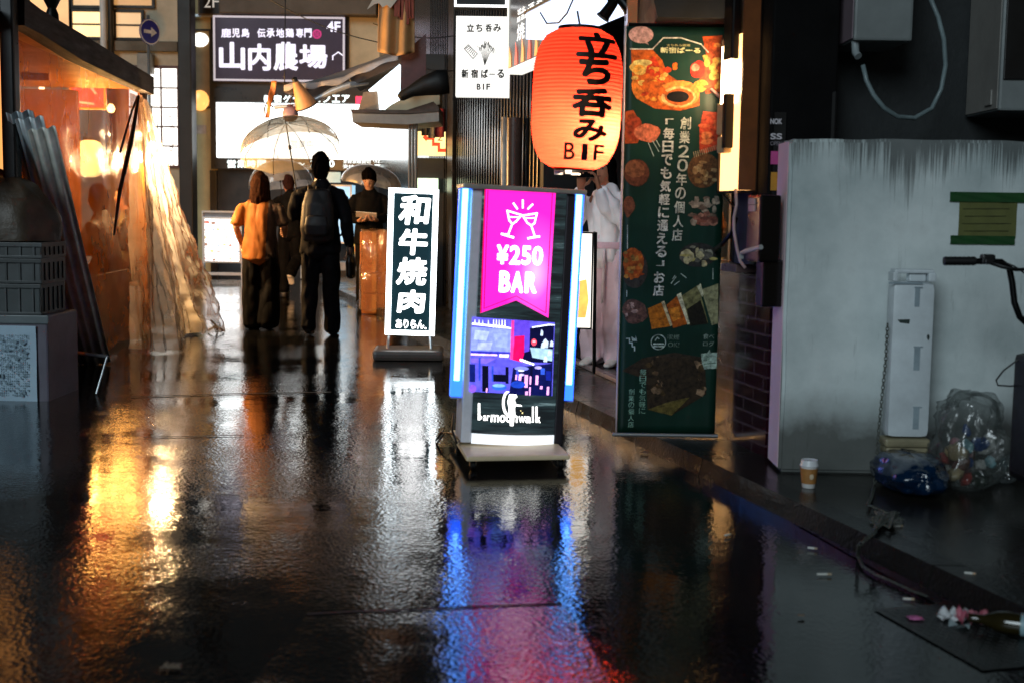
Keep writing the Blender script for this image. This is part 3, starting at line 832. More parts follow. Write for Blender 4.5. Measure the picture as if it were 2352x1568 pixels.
def ledtube(x, z0, z1, tag_):
    m = mb(emit('led_blue_body', (.02, .11, 1.0), 2.4)); m.box2((x - .026, .055, z0 - .06), (x + .026, .12, z1)); o = bpart(m, 'light_tube')
    m = mb(emit('led_core', (.14, .42, 1.0), 5.0)); m.box2((x - .014, .046, z0 + .02), (x + .014, .054, z1)); m.build('led_strip', parent=o)
    m = mb(pbr('led_end', '8ea2c8', .3)); m.box2((x - .027, .045, z0 - .07), (x + .027, .122, z0 - .061)); m.build('end_cap', parent=o)
ledtube(XL - .080, d3(1048, 890)[1], ZT - .001, 'a')
ledtube(XR + .073, d3(1284, 890)[1], ZT - .001, 'b')
# printed, back-lit front panel
def planks():
    m, nt, out = _new('backlit_plank_print')
    b = nt.nodes.new('ShaderNodeBsdfPrincipled')
    n = _noise(nt, 2.2, 6, .7, stretch=(1, 1, 14)); c = _ramp(nt, n.outputs['Fac'], [(.42, (.004, .007, .009)), (.6, (.02, .04, .045)), (.74, (.22, .33, .35))])
    nt.links.new(c.outputs[0], b.inputs['Emission Color']); b.inputs['Emission Strength'].default_value = .8
    b.inputs['Base Color'].default_value = (.02, .02, .022, 1); b.inputs['Roughness'].default_value = .12
    nt.links.new(b.outputs[0], out.inputs[0]); return m
m = mb(planks()); m.box2((XL + .001, -.004, .1285), (XR - .001, .018, ZT - .001)); bpart(m, 'front_panel')
# pennant: brighter where the tube behind it sits close to the face
def pinkmat():
    m, nt, out = _new('backlit_pink')
    b = nt.nodes.new('ShaderNodeBsdfPrincipled')
    tc = nt.nodes.new('ShaderNodeTexCoord'); mp = nt.nodes.new('ShaderNodeMapping'); mp.vector_type = 'TEXTURE'
    mp.inputs['Location'].default_value = (.085, 0, .93); mp.inputs['Scale'].default_value = (.16, 1, .30)
    g = nt.nodes.new('ShaderNodeTexGradient'); g.gradient_type = 'SPHERICAL'
    nt.links.new(tc.outputs['Object'], mp.inputs[0]); nt.links.new(mp.outputs[0], g.inputs[0])
    c = _ramp(nt, g.outputs['Fac'], [(0, (1.0, .012, .42)), (.55, (1.0, .07, .55)), (1, (1.0, .42, .80))])
    nt.links.new(c.outputs[0], b.inputs['Emission Color']); b.inputs['Emission Strength'].default_value = 1.15
    b.inputs['Base Color'].default_value = (.4, .02, .2, 1); b.inputs['Roughness'].default_value = .15
    nt.links.new(b.outputs[0], out.inputs[0]); return m
PK = [(1113, 436), (1276, 438), (1259, 727), (1185, 690), (1103, 722)]
m = mb(pinkmat()); m.prism([d3(*p) for p in PK], -.009, -.0045); pen = bpart(m, 'pennant')
m = mb(emit('crimson_trim', (.75, .0, .10), .9))
inn = [(1120, 440), (1111, 711), (1185, 680), (1253, 716), (1268, 442)]
q = [d3(*p) for p in inn]; m.line(q[0:2], .004, -.0105); m.line(q[3:5], .004, -.0105); m.line(q[1:4], .003, -.0105)
ed = [(1114, 437), (1104, 720)]; m.line([d3(*p) for p in ed], .006, -.0105); m.build('trim', parent=pen)
m = mb(emit('pennant_white', (1, .95, 1), 1.9))
def cc(x, y): return d3(861.3 + x * .4394, 401.95 + y * .4394)   # tracing grid of the close-up
def stroke(pts, w): m.line([cc(*p) for p in pts], w, -.011)
stroke([(690, 190), (700, 240), (716, 258), (735, 245), (765, 210), (690, 190)], .008); stroke([(716, 258), (695, 312)], .008); 
stroke([(660, 312), (690, 320), (722, 328)], .010); stroke([(695, 312), (660, 312)], .006)
stroke([(845, 198), (832, 250), (815, 262), (795, 250), (770, 212), (845, 198)], .008); stroke([(815, 262), (832, 312)], .008); stroke([(798, 330), (830, 322), (858, 318)], .010)
stroke([(771, 132), (771, 172)], .008); stroke([(722, 150), (742, 178)], .008); stroke([(822, 152), (798, 176)], .008)
stroke([(703, 222), (748, 222)], .006); stroke([(782, 225), (836, 222)], .006)
def fit_text(b, x0, y0, x1, y1, bo):
    a = cc(x0, y0); c = cc(x1, y1); m.text(b, (a[0] + c[0]) / 2, (a[1] + c[1]) / 2, c[0] - a[0], a[1] - c[1], -.011, bo)
for b, x0, x1 in (('¥', 636, 694), ('2', 704, 756), ('5', 766, 812), ('0', 822, 874)): fit_text(b, x0, 368, x1, 470, .035)
for b, x0, x1 in (('B', 650, 704), ('A', 712, 772), ('R', 784, 842)): fit_text(b, x0, 503, x1, 616, .045)
m.build('lettering', parent=pen)
# photo of the bar room printed on the panel
def c6(x, y): return d3(1045.1 + x * .23797, 706.3 + y * .23797)
m = mb()
EM = {}
def ecol(h, s=1.0):
    k = (h, s)
    if k not in EM: EM[k] = emit('print_' + h + '_%d' % (s * 100), h, s * 1.35, .55, 38)
    return EM[k]
def pol(h, pts, y=-.0062, s=1.0): m.use(ecol(h, s)); m.flat([c6(*p) for p in pts], y)
pol('5a55d8', [(165, 105), (962, 130), (938, 835), (133, 820)], -.0052)
pol('7f8dea', [(160, 200), (545, 208), (535, 425), (150, 425)], s=1.1)
pol('a9b9ff', [(190, 230), (330, 240), (300, 330), (180, 320)], -.007); pol('93a4f5', [(370, 260), (510, 250), (500, 390), (390, 380)], -.007); pol('a4b0f8', [(220, 350), (360, 340), (340, 410), (210, 415)], -.0072)
pol('5b3fd0', [(545, 120), (722, 122), (715, 420), (555, 420)], -.0064)
pol('e23c9a', [(543, 125), (570, 125), (560, 500), (528, 495)], -.0072); pol('d00a58', [(572, 275), (668, 265), (665, 440), (655, 470), (645, 520), (556, 500)], -.0074, 1.1)
pol('070a30', [(722, 190), (955, 150), (940, 520), (650, 515), (655, 430), (715, 410)], -.0066)
pol('dfe8ff', [(740, 178), (905, 145), (960, 148), (962, 158), (900, 160), (742, 190)], -.0078, 1.6)
pol('e9efff', [(165, 160), (480, 182), (540, 195), (540, 206), (160, 180)], -.0078, 1.7)
for x in (370, 397, 424, 452, 480): pol('dfe4ff', [(x - 4, 122), (x + 4, 122), (x + 5, 160), (x + 9, 200), (x - 9, 200), (x - 5, 160)], -.008, 1.3)
for x in (190, 230, 265, 320): pol('cfd6ff', [(x - 3, 130), (x + 3, 130), (x + 10, 180), (x - 10, 180)], -.008, 1.2)
pol('9fc3d8', [(722, 375), (940, 385), (935, 500), (745, 470)], -.0072)
for (x, y, a, b) in ((835, 230, 14, 30), (870, 330, 30, 45), (930, 330, 18, 30), (845, 350, 20, 30), (870, 480, 20, 30), (910, 420, 24, 30)): pol('c3d4f2', [(x - a, y + b), (x - a * .6, y - b * .6), (x, y - b), (x + a, y - b * .3), (x + a * .8, y + b)], -.0076)
m.use(ecol('e0445a', 1.2)); cx_, cz_ = c6(760, 325); m.blob(cx_, cz_, .014, .017, -.0078); m.use(ecol('ffb9c4', 1.1)); m.blob(cx_, cz_ + .004, .009, .004, -.0082)
pol('2b2fb0', [(150, 428), (540, 432), (535, 452), (150, 450)], -.0072); pol('f0c6f4', [(150, 452), (405, 452), (405, 468), (150, 470)], -.0078, 1.2); pol('dccbfa', [(425, 448), (520, 448), (515, 480), (425, 478)], -.0078, 1.2)
pol('5650d4', [(150, 505), (540, 500), (655, 545), (560, 575), (160, 575)], -.0072); pol('7a62e0', [(150, 500), (400, 490), (300, 545), (155, 540)], -.0076)
pol('f4f4ff', [(622, 490), (640, 488), (762, 530), (758, 546), (624, 506)], -.0084, 1.8)
pol('0a1046', [(560, 575), (940, 520), (930, 835), (520, 830)], -.0070)
for (x, y, w_, h_, c) in ((165, 640, 55, 170, '0c1a66'), (235, 600, 18, 220, '2a44c8'), (290, 690, 60, 250, '06081f'), (360, 640, 18, 150, '2c46c4'), (430, 680, 130, 70, '06081f'), (500, 650, 30, 160, '07092a'), (600, 650, 26, 90, '3142c0'), (735, 640, 22, 180, '07092a'), (845, 600, 40, 60, '2f55d0'), (900, 640, 50, 90, '12208a')):
    pol(c, [(x - w_ / 2, y - h_ / 2), (x + w_ / 2, y - h_ / 2), (x + w_ / 2, y + h_ / 2), (x - w_ / 2, y + h_ / 2)], -.0078)
for (x, y, w_, h_) in ((590, 665, 16, 50), (627, 665, 26, 60), (686, 700, 32, 120), (727, 690, 16, 80), (790, 685, 26, 90), (722, 795, 14, 80), (690, 815, 26, 36), (832, 755, 24, 30), (896, 785, 22, 80), (305, 800, 14, 40)):
    pol('f5a8f0', [(x - w_ / 2, y - h_ / 2), (x + w_ / 2, y - h_ / 2), (x + w_ / 2 - 4, y + h_ / 2), (x - w_ / 2 - 4, y + h_ / 2)], -.0086, 1.2)
for (x, y, a, b, c) in ((425, 765, .037, .017, '2d63e0'), (605, 735, .037, .018, '1a3fb8'), (640, 580, .036, .010, '7d86ee'), (800, 565, .018, .008, 'a9a0f4'), (640, 640, .014, .006, 'c0b6ff'), (170, 790, .018, .02, '8658e0'), (635, 600, .016, .005, 'dfe4ff')):
    m.use(ecol(c)); x_, z_ = c6(x, y); m.blob(x_, z_, a, b, -.0088)
m.use(ecol('7fb2ff')); x_, z_ = c6(420, 752); m.blob(x_, z_, .032, .008, -.0092)
pic = bpart(m, 'room_print')
m = mb(emit('logo_white', (1, 1, .97), 1.8))
for b, x0, y0, x1, y1, bo in (('ar', 272, 1042, 330, 1094, .012), ('moon', 345, 1035, 600, 1102, .022), ('walk', 612, 0, 0, 0, .02)):
    if b == 'walk':
        for ch, u0, t0, u1, t1 in (('w', 612, 1040, 676, 1098), ('a', 680, 1038, 732, 1100)):
            a = c6(u0, t0); c = c6(u1, t1); m.text(ch, (a[0] + c[0]) / 2, (a[1] + c[1]) / 2, c[0] - a[0], a[1] - c[1], -.0065, .02)
    else:
        a = c6(x0, y0); c = c6(x1, y1); m.text(b, (a[0] + c[0]) / 2, (a[1] + c[1]) / 2, c[0] - a[0], a[1] - c[1], -.0065, bo)
def band(h, pts): m.flat([c6(*p) for p in pts], h)
band(-.0065, [(220, 928), (240, 928), (242, 1090), (218, 1090)]); a = c6(243, 1066); m.ring(a[0], a[1], .0035, .0088, -.0069, 18)
band(-.0065, [(742, 942), (758, 942), (758, 1094), (742, 1094)]); band(-.0065, [(776, 940), (794, 940), (794, 1094), (776, 1094)])
band(-.0066, [(794, 1062), (808, 1040), (820, 1040), (806, 1064), (824, 1096), (810, 1096)])
# crescent and the slender figure leaning in it
N = 20
out_ = [c6(505 + 52 * math.cos(t) * 1.0, 920 - 118 * math.sin(t)) for t in [PI * .42 + (PI * 1.62 - PI * .42) * k / N for k in range(N + 1)]]
inn_ = [c6(528 + 52 * math.cos(t), 918 - 108 * math.sin(t)) for t in [PI * .42 + (PI * 1.62 - PI * .42) * k / N for k in range(N + 1)]]
for k in range(N): m.flat([out_[k], out_[k + 1], inn_[k + 1], inn_[k]], -.0066)
band(-.0068, [(520, 840), (535, 805), (562, 802), (588, 822), (600, 858), (580, 870), (575, 890), (590, 925), (638, 930), (645, 945), (585, 942), (576, 960), (580, 1025), (562, 1045), (562, 1135), (528, 1135), (526, 1050), (512, 1020), (515, 960), (503, 905)])
for x, y in ((632, 986), (650, 1005), (648, 1010)): m.use(ecol('ffe9a0', 1.2)); a = c6(x, y); m.blob(a[0], a[1], .003, .003, -.0069, 8)
bpart(m, 'logo')
m = mb(pbr('black_cable', '0b0b0c', .4)); m.smooth = True
pts = [PBAR_ for PBAR_ in [(XL - .06, .22, .2), (XL - .08, .1, .13), (XL - .07, -.02, .085), (XL - .04, .1, .082), (XL - .06, .3, .08), (XL - .10, .45, .06), (XL - .12, .5, .012), (XL - .05, .8, .012)]]
m.tube(pts, .006, 6); m.build('power_cable', parent=r, smooth=True)

# ------------------------------------------------------------------ white lightbox, black sign above it, angled food sign, fluorescent box
r, L, put = board('lightbox_sign', 'upright white lit sign with hand-drawn characters and a sketched plant on the black building', 'sign', front(1108, 130, 11.0), 1047, 38, 1171, 222, 0, .14,
                  emit('paper_lightbox', (.97, .95, .90), .72, .06, 6))
m = mb(pbr('ink', '22201c', .6))
for c, a, b_ in (('立', 1072, 1089), ('ち', 1093, 1108), ('呑', 1115, 1130), ('み', 1133, 1151)): put(m, c, a, 56, b_, 74, .03)
for c, a, b_ in (('新', 1060, 1076), ('宿', 1082, 1098), ('ば', 1105, 1121), ('ー', 1124, 1137), ('る', 1142, 1158)): put(m, c, a, 170 if c == 'ー' else 160, b_, 172.5 if c == 'ー' else 180, .03)
for c, a, b_ in (('B', 1095, 1104), ('1', 1109, 1112), ('F', 1117, 1126)): put(m, c, a, 193, b_, 207, .03)
m.build('lettering', parent=r)
m = mb(pbr('grey_ink', '3f3e39', .6))
def lp(px, py):
    x, z, w, h = L(px, py, px + 1, py + 1); return x, z
m.line([lp(1066, 112), lp(1075, 103), lp(1096, 124), lp(1086, 135), lp(1066, 112)], .006, -.004)
for k in range(6): m.line([lp(1069 + k * 3.6, 112 + k * 3.4), lp(1077 + k * 2.6, 106 + k * 3.2)], .006, -.0045)
m.use(pbr('pale_ink2', '77756e', .6))
rr = random.Random(3)
for k in range(9):
    a = (1100 + k * 4.2, 92 + abs(k - 4) * 5 + rr.uniform(-6, 6)); m.line([lp(1113, 150), lp(1113 + (a[0] - 1113) * .5, 125), lp(*a)], .0035, -.004)
    for j in range(4): b_ = (a[0] + rr.uniform(-7, 7), a[1] + rr.uniform(-3, 16)); m.line([lp(*a), lp(*b_)], .0035, -.0045)
m.build('drawing', parent=r)
r, L, put = board('lightbox_sign', 'black sign with a thin white border directly above the white lit sign', 'sign', front(1108, 0, 11.0), 1044, -70, 1166, 17, 0, .14, M_black, emit('white_tube_border', (1, 1, 1), 1.6), .018)
PA = Plane(at(1168, 90, 10.8) * 1.0, R(-76)); PA.o.z = 0
r, L, put = board('signboard', 'black food sign turned along the facade with white lettering and red flames at its foot', 'sign', PA, 1169, 4, 1330, 4 + 120, 0, .12, M_black)
cx, cz, w, h = PA.box(1169, 4, 1330, 124)
zb_ = PA.p(1169, 160)[1]; zt_ = PA.p(1169, 6)[1]
bpy.data.objects.remove([c for c in r.children if c.name.startswith('panel')][0])
m = mb(emit('black_sign_face', (.03, .03, .032), .8)); m.box2((-w / 2, 0, zb_), (w / 2, .12, zt_ + .4)); m.build('panel', parent=r)
m = mb(emit('cream_trim', (.8, .78, .7), .9)); m.box2((-w / 2, -.012, zb_ - .04), (w / 2, .12, zb_ - .001)); m.box2((-w / 2 - .02, -.012, zb_), (-w / 2, .12, zt_ + .4)); m.build('frame', parent=r)
m = mb(emit('sign_text_white', (1, 1, .95), 1.3))
def pa(px, py): x, z = PA.p(px, py); return x - cx, z
for body, x0, y0, x1, y1 in (('一', 1192, 28, 1209, 30), ('炭火', 1190, 18, 1208, 30), ('居酒屋', 1189, 34, 1214, 46), ('焼', 1189, 54, 1206, 92), ('酒', 1214, 8, 1228, 34), ('肴', 1232, 0, 1248, 26)):
    a = pa(x0, (y0 + y1) / 2); c = pa(x1, (y0 + y1) / 2); t = pa((x0 + x1) / 2, y0)[1]; u = pa((x0 + x1) / 2, y1)[1]
    m.text(body, (a[0] + c[0]) / 2, (t + u) / 2, c[0] - a[0], t - u, -.006, .0)
m.build('lettering', parent=r)
rr = random.Random(5)
for k in range(9):
    x = -w / 2 + w * (k + .3) / 9.5; hh = rr.uniform(.10, .24)
    m = mb(emit('flame_red', (.9, .08, .02), .9) if k % 2 else emit('flame_orange', (1, .35, .05), .9)); m.flat([(x - .05, zb_ + .01), (x + .05, zb_ + .01), (x + .04, zb_ + hh * .5), (x - .02, zb_ + hh), (x - .03, zb_ + hh * .5)], -.006 - .0006 * k); m.build('flame', parent=r)
# fluorescent box over the lantern
FN = at(1350, 26, 7.6); FF_ = at(1208, 89, 8.85)
ang = math.atan2((FN - FF_).y, (FN - FF_).x)
r = thing('light_fixture', 'blue-white fluorescent light box jutting out over the red lantern', 'light fixture', (FN.x, FN.y, FN.z), ang)
Lg = (FN - FF_).xy.length
m = mb(emit('fluorescent_face', (.62, .74, 1.0), 1.7, .25, 2)); m.box2((-Lg, 0, 0), (0, .26, .17)); m.build('diffuser', parent=r)
m = mb(M_alu); m.box2((-Lg - .02, -.012, .171), (.012, .27, .19)); m.build('frame', parent=r)
m = mb(pbr('black_cable', '0b0b0c', .4)); m.smooth = True
m.tube([(-.1, -.02, .19), (-.18, -.03, .1), (-.3, -.03, .03), (-.5, -.02, .0), (-.75, -.02, .03), (-.9, -.02, .12)], .006, 6)
m.build('cable', parent=r, smooth=True)
for px, py, pz in ((1398, 22, 7.35), (1432, 6, 7.35)):
    p = at(px, py, pz); t = thing('spotlight', 'small black spotlight clamped above the fluorescent box, ' + ('the lower one pointing down' if px < 1410 else 'the upper one turned sideways'), 'lamp', p, 0, 'spotlights over the fluorescent box')
    m = mb(M_blackmetal); m.smooth = True
    T = Matrix.Rotation(R(35 if px < 1410 else -40), 4, 'Y')
    m.lathe([(.02, .06), (.028, .05), (.034, -.04), (.042, -.06), (.038, -.06)], 16, M=T); m.build('housing', parent=t, smooth=40)
    m = mb(pbr('lamp_glass_off', 'a08a78', .2)); m.lathe([(.036, -.056), (.0, -.054)], 16, M=T, cap=False); m.build('lens', parent=t)
    m = mb(M_blackmetal); m.tube([(0, .0, .04), (0, .04, .16), (0, .06, .5)], .008, 8); m.build('arm', parent=t, smooth=True)

# ------------------------------------------------------------------ red paper lantern
LY = 6.75; LC = at(1325, 230, LY); s = 2900 / LY
LH = (387 - 73) / s; LR = .262 * LY / 7.5
r = thing('lantern', 'big glowing red paper lantern with black brush characters and B1F', 'lantern', LC, 0)
r.rotation_euler = (0, R(1.6), 0)
def lrad(z):
    t = min(1, abs(z) / (LH / 2)); 
    return LR * (1 - max(0, (t - .12)) ** 3.4 * .62) * (1 if t < .9 else 1 - (t - .9) * 2.3)
def lantern_mat():
    m, nt, out = _new('red_lantern_paper')
    tl = nt.nodes.new('ShaderNodeBsdfTranslucent'); df = nt.nodes.new('ShaderNodeBsdfDiffuse')
    n = _noise(nt, 5, 4); c = _ramp(nt, n.outputs['Fac'], [(.3, (.95, .052, .026)), (.7, (1.0, .066, .032))])
    nt.links.new(c.outputs[0], tl.inputs[0]); df.inputs[0].default_value = (.7, .05, .03, 1)
    w = nt.nodes.new('ShaderNodeTexWave'); w.wave_type = 'BANDS'; w.bands_direction = 'Z'; w.inputs['Scale'].default_value = 16; w.inputs['Distortion'].default_value = .4; w.inputs['Detail'].default_value = 1
    tc = nt.nodes.new('ShaderNodeTexCoord'); nt.links.new(tc.outputs['Object'], w.inputs[0])
    bp = nt.nodes.new('ShaderNodeBump'); bp.inputs['Strength'].default_value = .28; bp.inputs['Distance'].default_value = .008
    nt.links.new(w.outputs['Fac'], bp.inputs['Height']); nt.links.new(bp.outputs[0], tl.inputs['Normal']); nt.links.new(bp.outputs[0], df.inputs['Normal'])
    mx = nt.nodes.new('ShaderNodeMixShader'); mx.inputs[0].default_value = .72
    nt.links.new(df.outputs[0], mx.inputs[1]); nt.links.new(tl.outputs[0], mx.inputs[2]); nt.links.new(mx.outputs[0], out.inputs[0])
    return m
m = mb(lantern_mat()); m.smooth = True
nz = 110
m.lathe([(lrad(-LH / 2 + LH * k / nz) + .0022 * math.cos(k * PI), -LH / 2 + LH * k / nz) for k in range(nz + 1)], 56, cap=False); m.build('paper_shade', parent=r, smooth=True)
m = mb(M_blackmetal); m.lathe([(.10, LH / 2 - .035), (.115, LH / 2 - .03), (.115, LH / 2 + .01), (.09, LH / 2 + .012)], 32)
m.build('ring', parent=r, smooth=40)
m = mb(M_blackmetal); m.lathe([(.10, -LH / 2 + .03), (.115, -LH / 2 + .02), (.10, -LH / 2 - .006)], 32, cap=False); m.build('ring', parent=r, smooth=40)
m = mb(M_alu); m.tube([(0, 0, LH / 2 + .01), (-.02, -.02, LH / 2 + .09)], .006, 6); m.build('hook', parent=r)
m = mb(emit('lantern_bulb', (1, .78, .45), 22)); m.smooth = True; BUL = (.10, -.075, -.165); m.ball(BUL, .028, 14); m.build('bulb', parent=r, smooth=True)
ld = bpy.data.lights.new('lantern_light', 'POINT'); ld.energy = 30; ld.color = (1, .82, .55); ld.shadow_soft_size = .05
lo = bpy.data.objects.new('lantern_light', ld); COL.objects.link(lo); lo.parent = r; lo.location = BUL
def wrap_text(items, bold, eps, mat, name):
    b = bmesh.new()
    for c, x0, y0, x1, y1 in items:
        g, ff, _ = glyphs(c, 0)
        X0, X1 = (x0 - 1325) / s, (x1 - 1325) / s; Z0, Z1 = (230 - y0) / s, (230 - y1) / s
        t = bold * (Z0 - Z1) * (.35 if c in 'B1F' else 1)
        for k, (ox, oz) in enumerate(thicken(t)):
            vs = [b.verts.new(((X0 + X1) / 2 + gx * (X1 - X0 - 2 * t) + ox, k * .0004, (Z0 + Z1) / 2 + gz * (Z0 - Z1 - 2 * t) + oz)) for gx, gz in g]
            for f in ff:
                try: b.faces.new([vs[i] for i in f])
                except ValueError: pass
    for k in range(-11, 12):
        bmesh.ops.bisect_plane(b, geom=list(b.verts) + list(b.edges) + list(b.faces), plane_co=(k * .026, 0, 0), plane_no=(1, 0, 0))
    for k in range(-13, 14):
        bmesh.ops.bisect_plane(b, geom=list(b.verts) + list(b.edges) + list(b.faces), plane_co=(0, 0, k * .03), plane_no=(0, 0, 1))
    for v in b.verts:
        rad = lrad(v.co.z) + eps + v.co.y; x = max(-.985 * rad, min(.985 * rad, v.co.x))
        v.co = (x, -math.sqrt(rad * rad - x * x), v.co.z)
    mm = mb(mat); mm.bm(b); mm.build(name, parent=r)
IT = [('立', 1314, 88, 1407, 146), ('ち', 1321, 141, 1394, 205), ('呑', 1309, 211, 1401, 275), ('み', 1315, 279, 1391, 327), ('B', 1298, 331, 1322, 368), ('1', 1337, 333, 1350, 368), ('F', 1364, 333, 1387, 367)]
wrap_text(IT, .055, .0065, pbr('lantern_black_ink', '0a0607', .5), 'lettering')
# bracket hanging under it
p = at(1305, 392, LY + .1)
m = mb(M_white); m.box((-.05, 0, 0), (.05, .02, .05), .004); m.box((.0, .0, .005), (.035, .05, .05), .004); m.box((.04, 0, -.02), (.05, .02, .012), .003); m.box((-.01, 0, .03), (.11, .012, .01))
m.tube([(0, .02, .03), (0, .12, .12), (0, .5, .6)], .008, 8)
tag(m.build('lantern_bracket', loc=p), 'small pale metal bracket under the red lantern', 'bracket')

# ------------------------------------------------------------------ green banner and the hot lamp beside it
BN = ground(1536, 1004, PAVE_Z)
PN = Plane((BN.x, BN.y, 0), 0)
xl, xr2 = PN.p(1427, 600)[0], PN.p(1655, 600)[0]
zt, zb = PN.p(1540, 62)[1], PN.p(1540, 996)[1]
r = thing('banner', 'tall dark green menu banner with food pictures and white vertical writing', 'banner', PN.o)
def banner_mat():
    m, nt, out = _new('banner_print_green')
    b = nt.nodes.new('ShaderNodeBsdfPrincipled')
    tc = nt.nodes.new('ShaderNodeTexCoord'); sp = nt.nodes.new('ShaderNodeSeparateXYZ'); nt.links.new(tc.outputs['Object'], sp.inputs[0])
    n = _noise(nt, 3, 3); c = _ramp(nt, n.outputs['Fac'], [(.3, C('0a2219')), (.7, C('12352a'))])
    nt.links.new(c.outputs[0], b.inputs['Base Color']); b.inputs['Roughness'].default_value = .4; b.inputs['Specular IOR Level'].default_value = .25
    wv = _noise(nt, 2.5, 2, .5, stretch=(3, 1, .6)); bp = nt.nodes.new('ShaderNodeBump'); bp.inputs['Strength'].default_value = .3; bp.inputs['Distance'].default_value = .03
    nt.links.new(wv.outputs['Fac'], bp.inputs['Height']); nt.links.new(bp.outputs[0], b.inputs['Normal'])
    nt.links.new(b.outputs[0], out.inputs[0]); return m
def wavy(x, z): return .016 * math.sin(z * 2.3 + 1.0) + .004 * math.sin(x * 9 + z * 1.5)
m = mb(banner_mat()); m.smooth = True; m.sheet(lambda u, v: (xl + (xr2 - xl) * u, wavy(xl + (xr2 - xl) * u, zb + (zt - zb) * v), zb + (zt - zb) * v), 14, 48); o = m.build('cloth', parent=r, smooth=True)
sd_ = o.modifiers.new('t', 'SOLIDIFY'); sd_.thickness = .004; sd_.offset = -1
def n1(x, y): return PN.p(1378.1 + x * .32955, y * .32955)
def n2(x, y): return PN.p(1320.7 + x * .34789, 488.1 + y * .34789)
m = mb()
PCF = [1.0]
def pc(h, rough=.45): return pbr('ink_%s_%d' % (h, PCF[0] * 100), tuple(x * PCF[0] for x in C(h)), rough, 0, .65, 45, spec=.2)
def food(fn, h, cx, cy, rx_, ry, y, jit=.25, n=18):
    m.use(pc(h)); a = fn(cx - rx_, cy); c = fn(cx + rx_, cy); t = fn(cx, cy - ry); u = fn(cx, cy + ry)
    x0, x1 = max(a[0], xl + .002), min(c[0], xr2 - .002)
    if x1 - x0 < .004: return
    m.blob((x0 + x1) / 2, (t[1] + u[1]) / 2, (x1 - x0) / 2, (t[1] - u[1]) / 2, y, n, jit)
def poly(fn, h, pts, y):
    m.use(pc(h)); q = [fn(*p) for p in pts]; m.flat([(min(max(x, xl + .002), xr2 - .002), z) for x, z in q], y)
rr = random.Random(11)
def scatter(fn, cols, x0, y0, x1, y1, n, smin, smax, y):
    for k in range(n):
        food(fn, rr.choice(cols), rr.uniform(x0, x1), rr.uniform(y0, y1), rr.uniform(smin, smax), rr.uniform(smin, smax) * .8, y - k * .00002, .5, 11)
# warm pictures at the head of the banner, lamplight painted in at the right
poly(n1, 'c25a1c', [(215, 350), (365, 350), (430, 420), (470, 520), (560, 580), (690, 600), (690, 740), (560, 775), (380, 760), (270, 700), (225, 560)], -.0012)
poly(n1, 'b8481a', [(712, 260), (850, 250), (845, 640), (735, 660), (690, 560), (740, 400)], -.0012)  # lamplight on the upper right, painted as an orange patch
food(n1, 'e8b25a', 290, 470, 80, 55, -.002); food(n1, 'd9782a', 300, 590, 85, 110, -.0018); food(n1, 'c23818', 370, 520, 50, 120, -.0022); food(n1, 'f0c878', 300, 440, 70, 22, -.0026)
scatter(n1, ['e89a3c', 'f0b860', 'd8641c', 'c8401a'], 240, 460, 520, 700, 26, 14, 34, -.0026)
food(n1, 'd8863a', 545, 660, 150, 95, -.0032, .1); food(n1, 'e8b070', 545, 680, 120, 72, -.0036, .08); food(n1, 'b85a22', 548, 680, 100, 58, -.004, .08); food(n1, '0a0505', 540, 678, 78, 40, -.0045, .04)
food(n1, 'c42a1a', 680, 490, 52, 62, -.0032); food(n1, 'e88a70', 660, 475, 30, 26, -.0036); food(n1, 'e2a23c', 700, 600, 50, 40, -.003)
scatter(n1, ['e8803a', 'f2a848', 'd85a22'], 725, 300, 845, 620, 16, 14, 36, -.0030)  # orange spots over the same painted lamplight
food(n1, 'd3a39c', 285, 245, 86, 60, -.002, .02, 28); poly(n1, 'd3a39c', [(290, 290), (325, 290), (340, 318)], -.002)
m.use(pc('d8d2c4')); q = [n1(*p) for p in ((210, 345), (365, 345), (440, 268), (560, 268), (700, 312), (752, 370))]; m.line(q, .006, -.0034)
def tx(fn, body, x0, y0, x1, y1, h, bo=.01, y=-.005):
    m.use(pc(h)); a = fn(x0, y0); c = fn(x1, y1); m.text(body, (a[0] + c[0]) / 2, (a[1] + c[1]) / 2, c[0] - a[0], a[1] - c[1], y, bo)
tx(n1, '新宿ばーる', 420, 332, 695, 378, 'e9dfa8', .03); tx(n1, '立ち呑み酒場', 462, 310, 625, 330, 'c9bd80', .0)
PCF[0] = 1.15
# food down both sides
poly(n1, 'a8481f', [(160, 780), (230, 770), (300, 900), (260, 1000), (170, 1005)], -.0012); food(n1, 'c86a4a', 330, 930, 88, 66, -.002); food(n1, '9a3a20', 240, 900, 60, 80, -.0016)
poly(n1, 'a8381c', [(715, 780), (845, 790), (840, 1040), (690, 1080), (690, 900)], -.0012); scatter(n1, ['b8502c', '9a3018', 'c46a3c'], 700, 800, 840, 1030, 10, 18, 40, -.002)
food(n1, '5b3c22', 720, 1190, 112, 125, -.0012, .05); scatter(n1, ['7a5a34', '8a6a44', '4a2f1a', '9a8058'], 650, 1100, 800, 1280, 24, 12, 30, -.002)
m.use(pc('8f8266'))
for k in range(12):
    a = n1(655 + k * 14, 1100 - k * 5); c = n1(648 + k * 14, 1062 - k * 4); m.line([a, c], .004, -.003)
food(n1, '5d3322', 245, 1205, 98, 95, -.0012, .06); food(n1, '7a4a30', 240, 1180, 70, 60, -.0018); food(n1, '6b3f2c', 190, 1440, 50, 70, -.0014, .3)
scatter(n1, ['8a7a6a', '6b5648', 'a08c78'], 640, 1360, 830, 1560, 20, 14, 36, -.0016)
food(n2, '7d4638', 860, 45, 80, 44, -.0014); scatter(n2, ['8d5a4a', '6f3f34', 'a4705c'], 800, 10, 930, 80, 12, 12, 26, -.002)
